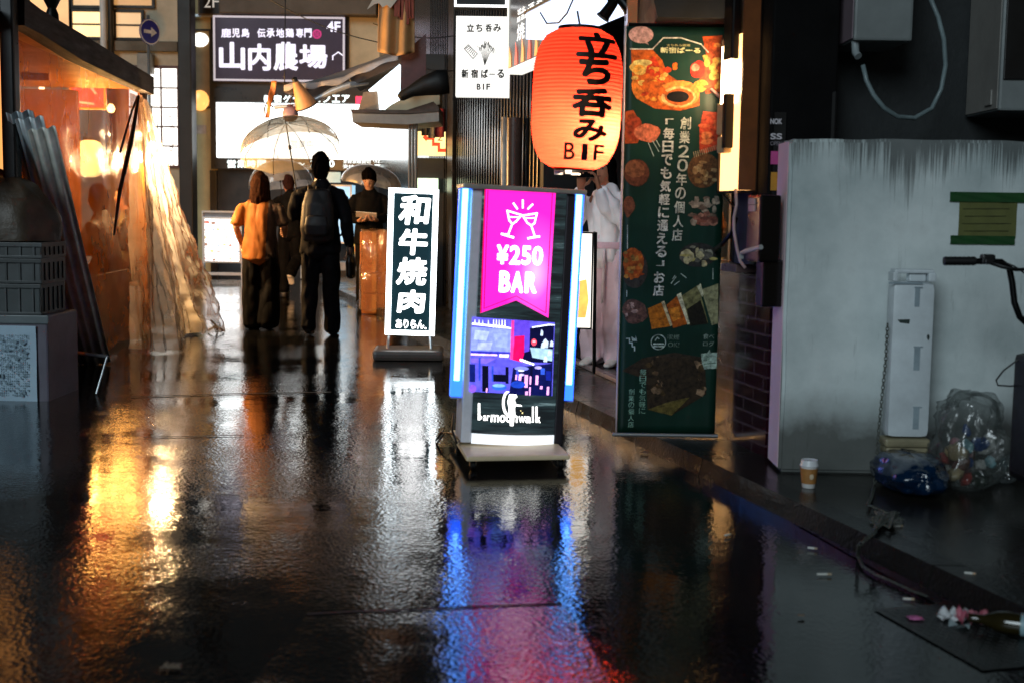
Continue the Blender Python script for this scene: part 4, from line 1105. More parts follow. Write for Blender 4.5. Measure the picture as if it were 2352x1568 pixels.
food(n2, '38332e', 390, 375, 90, 125, -.0011, .05); food(n2, '9a4a1c', 380, 340, 70, 100, -.0016); scatter(n2, ['b05a22', '8a3a18', 'a87434', '7a5a2c'], 330, 260, 440, 440, 22, 10, 26, -.002)
food(n2, '2e2c2a', 810, 280, 125, 80, -.0012, .05); scatter(n2, ['8f8a78', 'b0a47c', '5a564e', 'a89a5c'], 720, 215, 920, 340, 18, 10, 40, -.002)
poly(n2, 'b0641c', [(480, 635), (582, 592), (632, 752), (508, 770)], -.0014); poly(n2, 'a85318', [(605, 612), (690, 540), (750, 735), (650, 765)], -.0016); poly(n2, '77724a', [(690, 560), (815, 480), (880, 730), (760, 750)], -.0014); poly(n2, '8e8a66', [(835, 510), (945, 470), (950, 735), (905, 745)], -.0018)
poly(n2, '1d1a12', [(740, 640), (830, 580), (880, 735), (760, 750)], -.002); poly(n2, 'c9b48a', [(570, 592), (590, 585), (645, 745), (630, 752)], -.0022); poly(n2, 'cfc6a4', [(672, 545), (700, 530), (760, 735), (745, 742)], -.0022); poly(n2, 'c4bf9c', [(805, 488), (830, 470), (850, 540), (840, 560)], -.0024); poly(n2, 'd87c28', [(615, 640), (690, 620), (700, 700), (650, 720)], -.0024)
food(n2, '5a4038', 395, 660, 85, 78, -.0012); scatter(n2, ['8a6658', '6b4a40', 'a8887a'], 330, 600, 460, 720, 14, 10, 26, -.002)
m.use(pc('a9b8ae'))
for p in (((635, 470), (668, 425)), ((655, 480), (690, 455)), ((700, 405), (735, 432)), ((645, 440), (660, 418))): m.line([n2(*p[0]), n2(*p[1])], .004, -.003)
for p in (((335, 1000), (372, 1090)), ((365, 985), (408, 1060)), ((390, 980), (415, 1025))): m.line([n1(*p[0]), n1(*p[1])], .004, -.003)
for p in (((345, 85), (345, 240)), ((342, 515), (342, 555)), ((910, 370), (910, 440)),): m.line([n2(*p[0]), n2(*p[1])], .004, -.003)
# icons
a = n2(552, 856); m.ring(a[0], a[1], .035, .040, -.003, 28); m.line([n2(520, 868), n2(585, 868)], .007, -.003); m.line([n2(520, 884), n2(585, 884)], .006, -.003); m.line([n2(530, 845), n2(545, 825), n2(556, 835)], .005, -.003)
m.line([n2(340, 832), n2(360, 832), n2(360, 860), n2(378, 860), n2(378, 885), n2(394, 885), n2(394, 912)], .006, -.003); poly(n2, 'a9b8ae', [(372, 818), (402, 838), (400, 812), (412, 852), (378, 848)], -.003)
tx(n2, '喫煙', 612, 806, 690, 840, '6f8274', 0); tx(n2, 'OK!', 616, 858, 690, 888, '6f8274', 0); tx(n2, '食べ', 848, 800, 920, 836, '8b9a8e', 0); tx(n2, 'ログ', 848, 850, 920, 884, '8b9a8e', 0)
poly(n2, '9fb3a4', [(835, 932), (875, 928), (890, 905), (900, 926), (940, 924), (942, 1028), (845, 1036)], -.003); tx(n2, '酒', 855, 945, 890, 980, '3f5a4a', 0, -.0042); m.line([n2(855, 1000), n2(930, 992)], .004, -.0042)
# crowd picture at the foot
poly(n2, '33281c', [(310, 1045), (450, 960), (660, 925), (860, 960), (870, 1200), (640, 1338), (480, 1300), (470, 1100)], -.0012)
scatter(n2, ['5f4a34', '7a6048', '46351f', '8f7258', '2a2014'], 480, 960, 850, 1220, 70, 14, 34, -.0018)
poly(n2, '5f5228', [(480, 1300), (620, 1250), (760, 1220), (640, 1340)], -.0036)
m.use(pc('8fb8a0'))
for body, x0, x1, y0, y1 in (('毎日でも気軽に', 424, 470, 1030, 1330), ('創業の個人店', 352, 392, 1160, 1420)):
    a = n2(x0, y0); c = n2(x1, y1); m.vtext(body, (a[0] + c[0]) / 2, a[1], c[1], (c[0] - a[0]) * .8, -.004, 0)
PCF[0] = .9
# the two columns of writing
m.use(pc('cfd2c4'))
a = PN.p(1574, 268); c = PN.p(1553, 556); m.vtext('創業２０年の個人店', a[0], a[1], c[1], .052, -.005, .012, .14, dx=(c[0] - a[0]) / 9)
m.use(pc('dcdcd2'))
a = PN.p(1537, 262); c = PN.p(1511, 682); m.vtext('「毎日でも気軽に通える」お店', a[0], a[1], c[1], .056, -.005, .02, .12, dx=(c[0] - a[0]) / 14)
m.v = [(x, y + wavy(x, z) - .0006, z) for x, y, z in m.v]
m.build('print', parent=r)
m = mb(pbr('pale_edge_shine', 'c9b9bc', .2, 0, .1)); m.smooth = True; m.tube([(xl - .006, -.004 + wavy(xl, zb + (zt - zb) * k / 20), zb + (zt - zb) * k / 20) for k in range(21)], .0045, 8); m.build('edge_shine', parent=r, smooth=True)  # pale line stands in for the shine along the clear cover's edge
m = mb(M_alu); m.smooth = True
m.tube([(PN.p(1405, 1002)[0], -.02, PAVE_Z + .016), (xr2 + .01, -.02, PAVE_Z + .016)], .010, 10); m.build('foot_bar', parent=r, smooth=40)
m = mb(M_blackmetal); m.tube([(xl + .01, .02, zt + .01), (xr2 - .01, .02, zt + .01)], .01, 8); m.build('top_bar', parent=r, smooth=40)
m = mb(M_blackmetal); m.tube([((xl + xr2) / 2, .03, PAVE_Z + .02), ((xl + xr2) / 2, .03, zt)], .012, 8); m.tube([(xl + .1, .3, PAVE_Z + .012), ((xl + xr2) / 2, .03, PAVE_Z + .2), (xr2 - .1, .3, PAVE_Z + .012)], .008, 8); m.build('pole', parent=r, smooth=40)

# lamp on the facade: long glowing panel, clamps and cable
def lx(px, py): return PR.p(px, py, -.12)
x0, x1 = PR.p(1657, 300, -.12)[0], PR.p(1708, 300, -.12)[0]
z0, z1 = PR.p(1680, 438, -.12)[1], PR.p(1685, 84, -.12)[1]
r = thing('wall_lamp', 'tall glaring orange-white light panel beside the green banner', 'lamp', PR.w((x0 + x1) / 2, -.12, 0), PR.a)
w = (x1 - x0)
m = mb(emit('hot_panel', (1.0, .50, .17), 2.2)); m.box2((-w / 2, 0, z0), (w / 2, .05, z1)); m.build('light_panel', parent=r)
m = mb(emit('hot_tube', (1.0, .70, .36), 48)); m.smooth = True; m.tube([(-w * .1, -.02, z0 + .32), (-w * .1, -.02, z1 - .05)], .03, 10); m.build('tube', parent=r, smooth=True)
m = mb(pbr('lamp_frame', '2a1a14', .4, .3)); m.box2((-w / 2 - .012, -.01, z0 - .012), (w / 2 + .012, .06, z0 - .001)); m.box2((-w / 2 - .014, -.01, z0), (-w / 2 - .001, .06, z1)); m.build('frame', parent=r)
m = mb(pbr('lamp_lit_edge', '7a4523', .4)); m.box2((w / 2 + .001, -.02, z0), (w / 2 + .018, .06, z1 + .25)); m.build('edge_post', parent=r)  # the lamp's orange light is put into this edge's colour
m = mb(pbr('switch_gear', 'c7a878', .4)); m.box2((-w * .30, -.05, z0 + .27), (w * .02, -.001, z0 + .42), .01); m.box2((-w * .30, -.045, z0 + .18), (w * .02, -.001, z0 + .26), .01); m.build('ballast', parent=r)
m = mb(M_blackmetal); m.box2((w * .04, -.06, z0 + .2), (w * .16, -.01, z0 + .46), .008); m.box2((-w * .1, -.05, z1 - .12), (w * .3, -.01, z1 + .2), .01); m.build('holder', parent=r)
a = PN.p(1631, 207); c = PN.p(1684, 252)
m = mb(pbr('pink_clip', 'c99a90', .4)); m.tube([(PN.o.x + a[0], PN.o.y - .03, a[1]), (PN.o.x + (a[0] + c[0]) / 2 + .01, PN.o.y - .06, (a[1] + c[1]) / 2 - .015), (PN.o.x + c[0], PN.o.y - .10, c[1])], .016, 8, flat=.5)
tag(m.build('clip', smooth=40), 'pinkish plastic clip arm holding the green banner to the lamp', 'clip')
# dark canopy edge above the banner with a dim lit sign under it
PX = Plane(at(1540, 0, 6.35), 0); PX.o.z = 0
m = mb(pbr('black_awning', '060607', .7)); cx, cz, w, h = PX.box(1440, -120, 1712, 40)
x0 = PX.p(1500, 0)[0]
m.prism([(PX.p(1502, 0)[0], PX.p(1502, -160)[1]), (PX.p(1502, 0)[0], PX.p(1502, 2)[1]), (PX.p(1512, 0)[0], PX.p(1512, 40)[1]), (PX.p(1714, 0)[0], PX.p(1714, 44)[1]), (PX.p(1714, 0)[0], PX.p(1714, -160)[1])], 0, .9)
tag(m.build('awning', loc=PX.o), 'black awning edge hanging above the green banner', 'awning')
PX2 = Plane(at(1540, 50, 7.0), 0); PX2.o.z = 0
r, L, put = board('hanging_sign', 'dim amber sign strip glowing under the black awning', 'sign', PX2, 1480, 32, 1630, 64, 0, .08, emit('amber_strip', (.55, .33, .08), .35, .5, 8))
m = mb(emit('amber_strip_hot', (1, .75, .3), 1.0)); x, z, w, h = L(1520, 66, 1594, 75); m.box((x, .03, z), (w, .05, h)); m.build('tube', parent=r)
r, L, put = board('signboard', 'brown dim board with a bulb hanging between the lantern and the banner head', 'sign', PX2, 1442, -10, 1500, 56, .2, .28, emit('brown_strip', (.30, .13, .05), .35, .5, 6))

# narrow sticker strip at the wall end
PS_ = Plane(at(1782, 400, 5.95), 0); PS_.o.z = 0
r, L, put = board('poster_strip', 'narrow strip of coloured stickers at the end of the low wall', 'poster', PS_, 1768, 258, 1800, 620, 0, .02, M_black)
for h, body, y0, y1, bb in (('d8d0d6', 'NOK', 273, 286, .03), ('d8d0d6', 'SS', 307, 321, .03), ('8d858d', 'OPEN', 325, 335, .02)):
    m = mb(pbr('sticker_' + h, h, .5)); put(m, body, 1769, y0, 1796, y1, bb); m.build('lettering', parent=r)
for h, y0, y1 in (('c94a8e', 348, 378), ('c98a28', 396, 438), ('c2452e', 462, 488), ('a89ab0', 500, 530), ('6d3058', 545, 600)):
    m = mb(pbr('sticker_' + h, h, .5)); x, z, w, h_ = L(1770, y0, 1798, y1); m.box((x, -.002, z), (w, .003, h_)); m.build('sticker', parent=r)
# black meter cabinet and taped conduit on the shopfront
def pr3(px, py, dy): x, z = PR.p(px, py, dy); return x, dy, z
r = thing('meter_cabinet', 'black electrical cabinet with taped grey conduit on the tiled shopfront', 'cabinet', PR.o, PR.a)
a = PR.p(1712, 600, -.2)[0]; b_ = PR.p(1742, 600, -.2)[0]
zt, zb = PR.p(1740, 448, -.2)[1], PR.p(1740, 655, -.2)[1]
m = mb(pbr('cabinet_black', '0c0c0e', .3, .2)); m.box2((a, -.2, zb + .1), (b_, -.10, zt), .01); m.box2((a + .05, -.17, zb - .1), (a + .13, -.032, zb + .11), .01); m.build('case', parent=r)
m = mb(pbr('label_grey', '9a8f92', .5)); 
for t, u in ((456, 470), (472, 486)):
    p = PR.p(1722, t, -.2); q = PR.p(1736, u, -.2); m.box2((p[0], -.206, q[1]), (q[0], -.2005, p[1]))
m.build('label_plate', parent=r)
m = mb(pbr('grey_tape', 'a7a9a9', .35)); m.smooth = True
m.tube([pr3(1703, 594, -.25), pr3(1704, 582, -.25), pr3(1712, 578, -.26), pr3(1748, 568, -.26)], .011, 8); m.build('conduit', parent=r, smooth=40)
m = mb(pbr('pale_cable', 'b89a98', .4)); m.smooth = True
m.tube([pr3(1690, 436, -.14), pr3(1692, 470, -.15), pr3(1686, 500, -.15), pr3(1686, 530, -.15), pr3(1693, 572, -.14), pr3(1700, 600, -.12), pr3(1712, 616, -.1)], .008, 8); m.build('cable', parent=r, smooth=True)
m = mb(M_blackmetal); m.smooth = True
m.tube([pr3(1660, 446, -.12), pr3(1672, 460, -.13), pr3(1686, 478, -.14), pr3(1694, 470, -.12)], .006, 6); m.tube([pr3(1640, 575, -.1), pr3(1660, 560, -.13), pr3(1680, 536, -.13), pr3(1690, 500, -.12)], .012, 6); m.build('dark_cable', parent=r, smooth=True)

# ------------------------------------------------------------------ food stall on the left, wrapped in clear vinyl
SA, SB = at(30, 300, 8.4), at(325, 300, 12.5); SA.z = SB.z = 0
sdir = (SB - SA).normalized()
PSt = Plane(SA, math.atan2(sdir.y, sdir.x))
SL = (SB - SA).length
st = thing('food_stall', 'timber food stall wrapped in clear vinyl and glowing orange inside', 'stall', PSt.o, PSt.a)
M_wood = pbr('stall_wood', 'b8701c', .5, 0, .35, 2.5, .15, 20, stretch=(1, 1, .15))
M_wood2 = pbr('stall_wood_wall', 'a85c12', .55, 0, .35, 2.0, .15, 20, stretch=(.2, 1, 1))
# local frame: x along the front, y into the stall, z up
m = mb(M_wood2); m.box2((-.4, 2.3, 0), (SL + .6, 2.4, 2.40)); m.build('back_wall', parent=st)
m = mb(M_wood2); m.box2((SL + .55, .75, 0), (SL + .65, 2.3, 2.40)); m.build('end_wall', parent=st)
m = mb(M_wood2); m.box2((-.45, .12, 0), (-.4, 2.3, 2.40)); m.build('near_wall', parent=st)
m = mb(M_wood); m.box2((-.4, .05, 2.40), (SL + .3, 2.4, 2.43)); m.build('ceiling', parent=st)
m = mb(pbr('stall_roof', '1a120e', .5, .2)); m.box2((-.5, .025, 2.435), (SL + .3, 2.5, 2.47)); m.build('roof', parent=st)
m = mb(M_wood_dk)
top = [PSt.p(20, -8), PSt.p(60, 22), PSt.p(165, 82), PSt.p(330, 178)]; bot = [PSt.p(330, 218), PSt.p(158, 138), PSt.p(60, 78), PSt.p(20, 58)]
m.prism(top + bot, -.10, .02); m.build('front_beam', parent=st)
m = mb(M_wood_dk); x, z = PSt.p(325, 210); m.box2((x - .05, -.05, 0.0), (x + .04, .03, z + .1), .01); m.build('post', parent=st)
m = mb(M_wood)
for k in range(2): m.box2((1.8 + k * 1.3, .6, 2.34), (1.88 + k * 1.3, 2.3, 2.398))
m.build('rafters', parent=st)
m = mb(pbr('stall_counter', '120b07', .5, 0, .3, 4)); m.box2((1.2, .75, 0), (SL + .3, 1.3, .95)); m.box2((1.15, .7, .952), (SL + .35, 1.4, 1.0), .01); m.build('counter', parent=st)
m = mb(pbr('stall_skirt', '0c0908', .6, 0, .3, 4)); m.box2((.6, .13, 0), (SL - .05, .17, .62)); m.build('skirt_panel', parent=st)
# hanging things inside
def stin(px, py, dy): x, z = PSt.p(px, py, dy); return PSt.w(x, dy, z)
M_bulb = emit('bulb_glow', (1.0, .66, .30), 42)
M_bulb_dim = emit('bulb_glow_dim', (1.0, .55, .18), 7)
for i, (px, py, dy, rr_, e, lab) in enumerate(((333, 292, -.02, .06, 62, 'bare glaring bulb highest at the corner post of the stall'), (350, 340, -.1, .055, 50, 'bare glaring bulb in the middle of the cluster at the stall corner'), (362, 366, -.18, .05, 36, 'bare glaring bulb lowest of the cluster at the stall corner'), (255, 250, .95, .05, 60, 'bare bulb hanging deep inside the stall by the red poster'), (118, 330, 1.25, .05, 80, 'unseen bare bulb added over the counter near the corrugated sheets'))):  # last bulb is added, unseen, to brighten the near end of the stall
    p = stin(px, py, dy)
    t = thing('light_bulb', lab, 'light bulb', p, 0, 'bulbs of the food stall')
    m = mb(M_bulb if i < 3 else M_bulb_dim); m.smooth = True; m.lathe([(.004, -rr_), (rr_ * .6, -rr_ * .85), (rr_, -rr_ * .1), (rr_ * .75, rr_ * .6), (rr_ * .4, rr_ * 1.1)], 16); m.build('glass', parent=t, smooth=True)
    m = mb(M_blackmetal); m.lathe([(rr_ * .45, rr_ * 1.1), (rr_ * .45, rr_ * 1.9), (.01, rr_ * 2)], 12); m.tube([(0, 0, rr_ * 2), (0, 0, rr_ * 2 + .3)], .005, 6); m.build('socket', parent=t, smooth=40)
    l = bpy.data.lights.new('bulb_light', 'POINT'); l.energy = e * (2.3 if i < 3 else 1.6 if i == 3 else 4.6); l.color = (1.0, .62, .28) if i < 3 else (1.0, .47, .10); l.shadow_soft_size = .07 if i < 3 else .4
    lo = bpy.data.objects.new('bulb_light', l); COL.objects.link(lo); lo.parent = t; lo.location = (0, 0, -rr_ * 1.3)
p = stin(206, 365, 1.2)
t = thing('paper_lantern', 'cylindrical cream paper lantern glowing behind the stall vinyl', 'lantern', p)
m = mb(emit('cream_lantern', (1.0, .66, .26), 1.7)); m.smooth = True; m.lathe([(.06, -.22), (.13, -.19), (.145, 0), (.13, .19), (.06, .22)], 24); m.build('paper_shade', parent=t, smooth=True)
m = mb(M_blackmetal); m.lathe([(.07, .22), (.07, .25)], 16); m.tube([(0, 0, .25), (0, 0, .7)], .006, 6); m.build('cap', parent=t)
l = bpy.data.lights.new('paper_lantern_light', 'POINT'); l.energy = 18; l.color = (1.0, .40, .07); l.shadow_soft_size = .4
lo = bpy.data.objects.new('paper_lantern_light', l); COL.objects.link(lo); lo.parent = t; lo.location = (.25, 0, 0)
PE = Plane(stin(200, 200, 1.1), 0); PE.o.z = 0
r, L, put = board('poster', 'red backlit poster on the inner wall of the stall', 'poster', PE, 160, 168, 243, 252, 0, .03, emit('red_poster_face', (1.0, .07, .05), .85, .35, 7), M_wood, .02)
m = mb(emit('red_poster_light', (1, .35, .25), .8)); x, z, w, h = L(170, 190, 230, 240); m.line([(x - w / 2, z + .1), (x, z + .14), (x + w / 3, z)], .03, -.005); m.line([(x - w / 3, z - .1), (x + w / 4, z - .12)], .025, -.005); m.build('print', parent=r)
p = stin(96, 212, 1.4); m = mb(emit('warm_tube', (1, .8, .5), 2.2)); m.box((0, 0, 0), (.05, .05, .42), .01)
tag(m.build('wall_tube', loc=p), 'short upright warm light tube on the back wall inside the stall', 'lamp')

# vinyl sheets
def curtain(name, label, top, bot, mat, folds, amp, n=60, mvert=26, nrm=None, seed=0, sag=.0, crumple=.008, group='vinyl sheets hung round the stall'):
    """top and bot are polylines; the sheet hangs between them with folds that open towards the ground"""
    def poly_at(P, u):
        t = u * (len(P) - 1); i = min(int(t), len(P) - 2); return Vector(P[i]).lerp(Vector(P[i + 1]), t - i)
    base = Vector(bot[0]); base.z = min(v[2] for v in bot)
    def fn(u, v):
        a, b = poly_at(top, u), poly_at(bot, u)
        p = a.lerp(b, v)
        d = (poly_at(bot, min(1, u + .02)) - poly_at(bot, max(0, u - .02))); d.z = 0; d.normalize()
        nn = Vector((-d.y, d.x, 0))
        f = math.sin(u * folds * 2 * PI + seed + 1.5 * mnoise.noise(Vector((u * 3, v * 2, seed)))) * .6 + mnoise.noise(Vector((u * folds * 1.3, v * 1.6, seed + 4))) * .9
        p = p + nn * f * amp * (.25 + .75 * v) + Vector((0, 0, -sag * math.sin(PI * v) * .3))
        cr = .4 * abs(mnoise.noise(Vector((u * 21 - v * 6, v * 24, seed + 1)))) + abs(mnoise.noise(Vector((u * 5 + v * 2, v * 7 - u * 2, seed + 8)))) + .5 * abs(mnoise.noise(Vector((u * 11, v * 13, seed + 3))))
        p = p + nn * crumple * (cr - .35) * 2.2 * min(1, v * 2)
        p.z += mnoise.noise(Vector((u * 7, seed, 2))) * .03 * v
        return p - base
    m = mb(mat); m.smooth = True
    m.sheet(fn, n, mvert)
    o = m.build(name, smooth=True, loc=base)
    return tag(o, label, 'vinyl sheet', group)
def on_front(px, py, dy=-.03): return stin(px, py, dy)
def gnd(px, py, z=.02): return ground(px, py, z)
V_or = vinyl('glow_tinted_vinyl', 'ff9a1e', .52, .10, 1.1, .10, fres=.05)  # orange lamplight put into the tint of the clear sheet
V_fl = vinyl('flared_vinyl', 'fffcfb', .46, .40, 3.0, .12)
x0 = on_front(40, 90); x1 = on_front(322, 214)
b0 = PSt.w(PSt.p(40, 300)[0], -.05, .03); b1 = PSt.w(PSt.p(322, 300)[0], -.09, .03)
curtain('vinyl_curtain', 'long vinyl front sheet of the stall, tinted with its orange glow', [x0, x1], [b0, b1], V_or, 3, .03, 90, 40, seed=1, crumple=.02)
T0, T1 = on_front(318, 212, -.02), on_front(338, 238, -.12)
curtain('vinyl_curtain', 'bunched clear vinyl sheet gathered at the corner post and falling to the wet ground', [on_front(300, 214, -.06), on_front(330, 226, -.10)], [gnd(300, 800), gnd(375, 806), gnd(415, 800)], vinyl('bunched_vinyl', 'ffe8d0', .42, .25, 2.5, .12), 2.2, .05, 60, 44, seed=5, crumple=.022)
curtain('vinyl_curtain', 'wide clear vinyl sheet pulled outwards into the lane over a small stand', [T0, on_front(336, 232, -.14), T1], [gnd(402, 772, .03), gnd(455, 766, .02), gnd(530, 762, .10)], V_fl, 2.2, .07, 90, 60, seed=9, sag=.25, crumple=.035)
# cords and dark poles at the corner
m = mb(pbr('dark_cord', '1c120b', .5)); m.smooth = True
m.tube([on_front(318, 222, -.15), on_front(312, 262, -.17), on_front(300, 330, -.2), on_front(275, 440, -.22), on_front(262, 540, -.22)], [.014, .016, .022, .016, .008], 8)
tag(m.build('strap', smooth=True), 'dark strap running down the vinyl from the stall corner', 'strap')
m = mb(pbr('dark_cord', '1c120b', .5)); m.smooth = True
m.tube([on_front(316, 222, -.12), on_front(303, 255, -.13), on_front(276, 350, -.13)], .010, 6)
tag(m.build('strap', smooth=True), 'short dark strap hanging slantwise beside the longer one', 'strap')
p = gnd(495, 762, 0)
m = mb(pbr('green_black_metal', '1b2320', .4, .4)); m.smooth = True
m.tube([(-.05, 0, .12), (0, 0, .07), (0, 0, .03)], .010, 6); m.tube([(0, 0, .06), (.09, -.02, .01)], .010, 6); m.tube([(0, 0, .06), (-.07, -.03, .01)], .010, 6); m.tube([(0, 0, .06), (-.0, .08, .01)], .010, 6)
tag(m.build('stand', loc=p, smooth=40), 'small dark tripod foot holding out the flared vinyl sheet', 'stand')
# dark column at the near end
pc_ = front(18, 300, 8.25); x0, x1 = pc_.p(3, 300)[0], pc_.p(36, 300)[0]
m = mb(pbr('black_post', '111216', .3, .3, .4, 6)); m.box2((x0, 0, 0), (x1, .1, 3.6), .015); m.box2((x0 - .03, -.02, 2.6), (x1 + .03, .12, 2.68), .01)
tag(m.build('post', loc=pc_.o), 'thick black post at the near end of the stall front', 'post')
m = mb(emit('orange_slit', (1, .42, .12), .8)); pz = front(-15, 300, 8.8); x0, x1 = pz.p(-60, 300)[0], pz.p(8, 300)[0]; m.box2((x0, 0, .9), (x1, .03, 2.6))
tag(m.build('lit_panel', loc=pz.o), 'narrow orange lit panel behind the thick black post', 'panel')
# lamp on the beam
p = on_front(120, 52, .0); t = thing('garden_lamp', 'black stem lamp with a pale dome cap on top of the stall beam', 'lamp', p)
m = mb(M_blackmetal); m.lathe([(.05, -.02), (.045, .06), (.03, .1), (.06, .16), (.085, .2)], 18); m.build('stem', parent=t, smooth=40)
m = mb(emit('pale_dome', (1, .9, .78), 1.0)); m.smooth = True; m.lathe([(.085, .2), (.083, .23), (.06, .26), (.02, .275)], 18); m.build('dome', parent=t, smooth=True)

# ------------------------------------------------------------------ left edge: crates, paper-covered box, sheets, tarp
def edgebox(name, label, cat, px0, px1, y0, y1, Y, depth, mat, group=None, slats=0):
    pl = front(60, 700, Y); a, c = pl.p(px0, (y0 + y1) / 2), pl.p(px1, (y0 + y1) / 2); t, u = pl.p((px0 + px1) / 2, y0)[1], pl.p((px0 + px1) / 2, y1)[1]
    cx = (a[0] + c[0]) / 2; w = c[0] - a[0]
    r = thing(name, label, cat, pl.w(cx, 0, u), 0, group)
    return r, w, t - u, pl, cx, u
M_crate = [pbr('crate_teal', '2b3638', .45, 0, .3, 6), pbr('crate_grey', '353c3e', .45, 0, .3, 6), pbr('crate_dark', '222a2c', .45, 0, .3, 6)]
for i, (y0, y1, lab) in enumerate(((556, 592, 'dark teal plastic crate at the top of the stack under the tarp'), (593, 650, 'grey plastic crate with thick ribs in the middle of the stack'), (651, 722, 'slate plastic crate lowest of the stack, standing on the paper-covered box'))):
    r, w, h, *_ = edgebox('crate', lab, 'crate', -190, 94 - i * 1, y0, y1, 7.95, .45, None, 'crates stacked by the stall')
    m = mb(M_crate[(2, 1, 0)[i]])
    t = .02
    m.box2((-w / 2, 0, 0), (w / 2, t, h), .006); m.box2((-w / 2, .43, 0), (w / 2, .45, h), .006); m.box2((-w / 2, t, 0), (-w / 2 + t, .43, h)); m.box2((w / 2 - t, t, 0), (w / 2, .43, h)); m.box2((-w / 2 + t, t, 0), (w / 2 - t, .43, .02))
    m.build('body', parent=r)
    m = mb(M_crate[(1, 2, 1)[i]])
    m.box2((-w / 2 - .012, -.014, h - .028), (w / 2 + .012, -.001, h), .004); m.box2((-w / 2 - .010, -.010, .0), (w / 2 + .010, -.001, .018), .003)
    for k in range(9): x = -w / 2 + w * (k + .5) / 9; m.box2((x - .006, -.009, .018), (x + .006, -.001, h - .028))
    for k in range(5): y = .06 + .08 * k; m.box2((w / 2 + .001, y, .018), (w / 2 + .009, y + .01, h - .028))
    m.build('ribs', parent=r)
r, w, h, pl, cx, u = edgebox('box', 'big bluish box with a sheet of printed paper stuck on its front', 'box', -190, 111, 724, 938, 7.9, .5, None)
m = mb(pbr('box_lilac', '5d5a68', .45, 0, .2, 3)); m.box2((-w / 2, 0, 0.01), (w / 2, .55, h), .012); m.build('body', parent=r)
m = mb(pbr('box_lid', '5c686c', .4, 0, .2, 3)); m.box2((-w / 2 - .012, -.015, h - .05), (w / 2 + .012, -.001, h + .004), .006); m.build('lid_rim', parent=r)
m = mb(pbr('blue_paper', 'a9c4d6', .5, 0, .1, 5)); a = pl.p(-120, 830)[0] - cx; c = pl.p(86, 830)[0] - cx; t = pl.p(50, 748)[1] - u; b_ = pl.p(50, 925)[1] - u
m.sheet(lambda i, j: (a + (c - a) * i, -.004 - .012 * (i ** 6) - .004 * math.sin(j * 7), b_ + (t - b_) * j), 16, 10); pap = m.build('paper', parent=r, smooth=True)
m = mb(pbr('faded_ink', '7a94a2', .6)); rr = random.Random(21)
for j in range(26):
    z = t - .06 - (t - b_ - .1) * j / 26
    for k in range(34):
        if rr.random() < .72: x = a + .06 + (c - a - .1) * k / 34; s_ = rr.uniform(.003, .006) * (2.0 if rr.random() < .06 else 1); m.flat([(x - s_, z - s_ * .9), (x + s_, z - s_), (x + s_ * .8, z + s_), (x - s_, z + s_ * .8)], -.0235)
for k in range(5): x = c - .12 + rr.uniform(-.05, .05); z = t - .1 + rr.uniform(-.05, .03); m.blob(x, z, rr.uniform(.008, .02), rr.uniform(.006, .014), -.0238, 9, .6)
m.build('print', parent=pap)
# tarp heap on the crates
m = mb()
pl = front(20, 520, 8.1)
x0, z0 = pl.p(0, 556)
def heap(u, v):
    a = u * 2 * PI; t = v * PI / 2
    px = .40 * math.cos(t) ** .8; r_ = 1 + .06 * abs(mnoise.noise(Vector((math.cos(a) * 7, math.sin(a) * 7, v * 9)))) + .12 * mnoise.noise(Vector((math.cos(a) * 2, math.sin(a) * 2, v * 3)))
    z = .43 * math.sin(t) ** .9 * (1 + .12 * mnoise.noise(Vector((math.cos(a) * 3, math.sin(a) * 3, v * 2 + 5))))
    return (-.10 + px * math.cos(a) * r_, .2 + px * .55 * math.sin(a) * r_, z)
m.use(pbr('brown_tarp', '4a3d2e', .45, 0, .45, 5, .6, 16)); m.smooth = True; m.sheet(heap, 48, 20)
tag(m.build('tarp', loc=pl.w(x0, .0, z0 + .006), smooth=True), 'rumpled brown tarp bundle heaped on top of the crates', 'tarp')
# corrugated sheets leaning along the stall
B0 = PSt.w(PSt.p(168, 700)[0], -.14, .03); B1 = PSt.w(PSt.p(14, 400)[0], -.16, 0); B1.z = at(66, 254, B1.y).z
r = thing('corrugated_sheets', 'bundle of narrow corrugated grey sheets leaning along the stall front', 'sheets', B0)
ax = (B1 - B0); LN = ax.length; ax.normalize()
nrm = Vector((.3, -.95, 0)); nrm = (nrm - ax * nrm.dot(ax)).normalized(); wid = ax.cross(nrm).normalized()
if wid.x < 0: wid = -wid
M_corr = [pbr('corr_grey', 'b4c0c4', .35, .25, .3, 5, .05, stretch=(1, 1, .2)), pbr('corr_pale', 'd4d6cc', .4, .15, .3, 5, .05), pbr('corr_dark', '87949a', .35, .3, .3, 5)]
for i, (off, w0, w1, L_) in enumerate(((0, -.15, .02, 1.0), (.03, -.10, .07, .985), (.06, -.04, .13, .955))):
    m = mb(M_corr[(2, 0, 1)[i]]); m.smooth = True
    nw = 40
    def fn(u, v, off=off, w0=w0, w1=w1, L_=L_):
        q = w0 + (w1 - w0) * u
        return ax * (LN * L_ * v) + wid * q + nrm * (off + .012 * math.sin(q * 95) + .01 * math.sin(v * 3))
    m.sheet(fn, nw, 4); o = m.build('sheet', parent=r, smooth=True); sm_ = o.modifiers.new('thickness', 'SOLIDIFY'); sm_.thickness = .003
p = ground(221, 905); q = at(246, 818, p.y + .1)
m = mb(pbr('bright_rod', 'd8dee0', .2, .8)); m.smooth = True; m.tube([(0, 0, .004), q - p], .008, 8)
m.tube([q - p + Vector((-.35, .25, 0)), q - p], .012, 8); m.tube([(-.42, .3, .004), q - p + Vector((-.35, .25, 0))], .008, 8)
tag(m.build('folding_trestle', loc=p, smooth=40), 'folded trestle with one thin shining leg before the corrugated sheets', 'trestle')

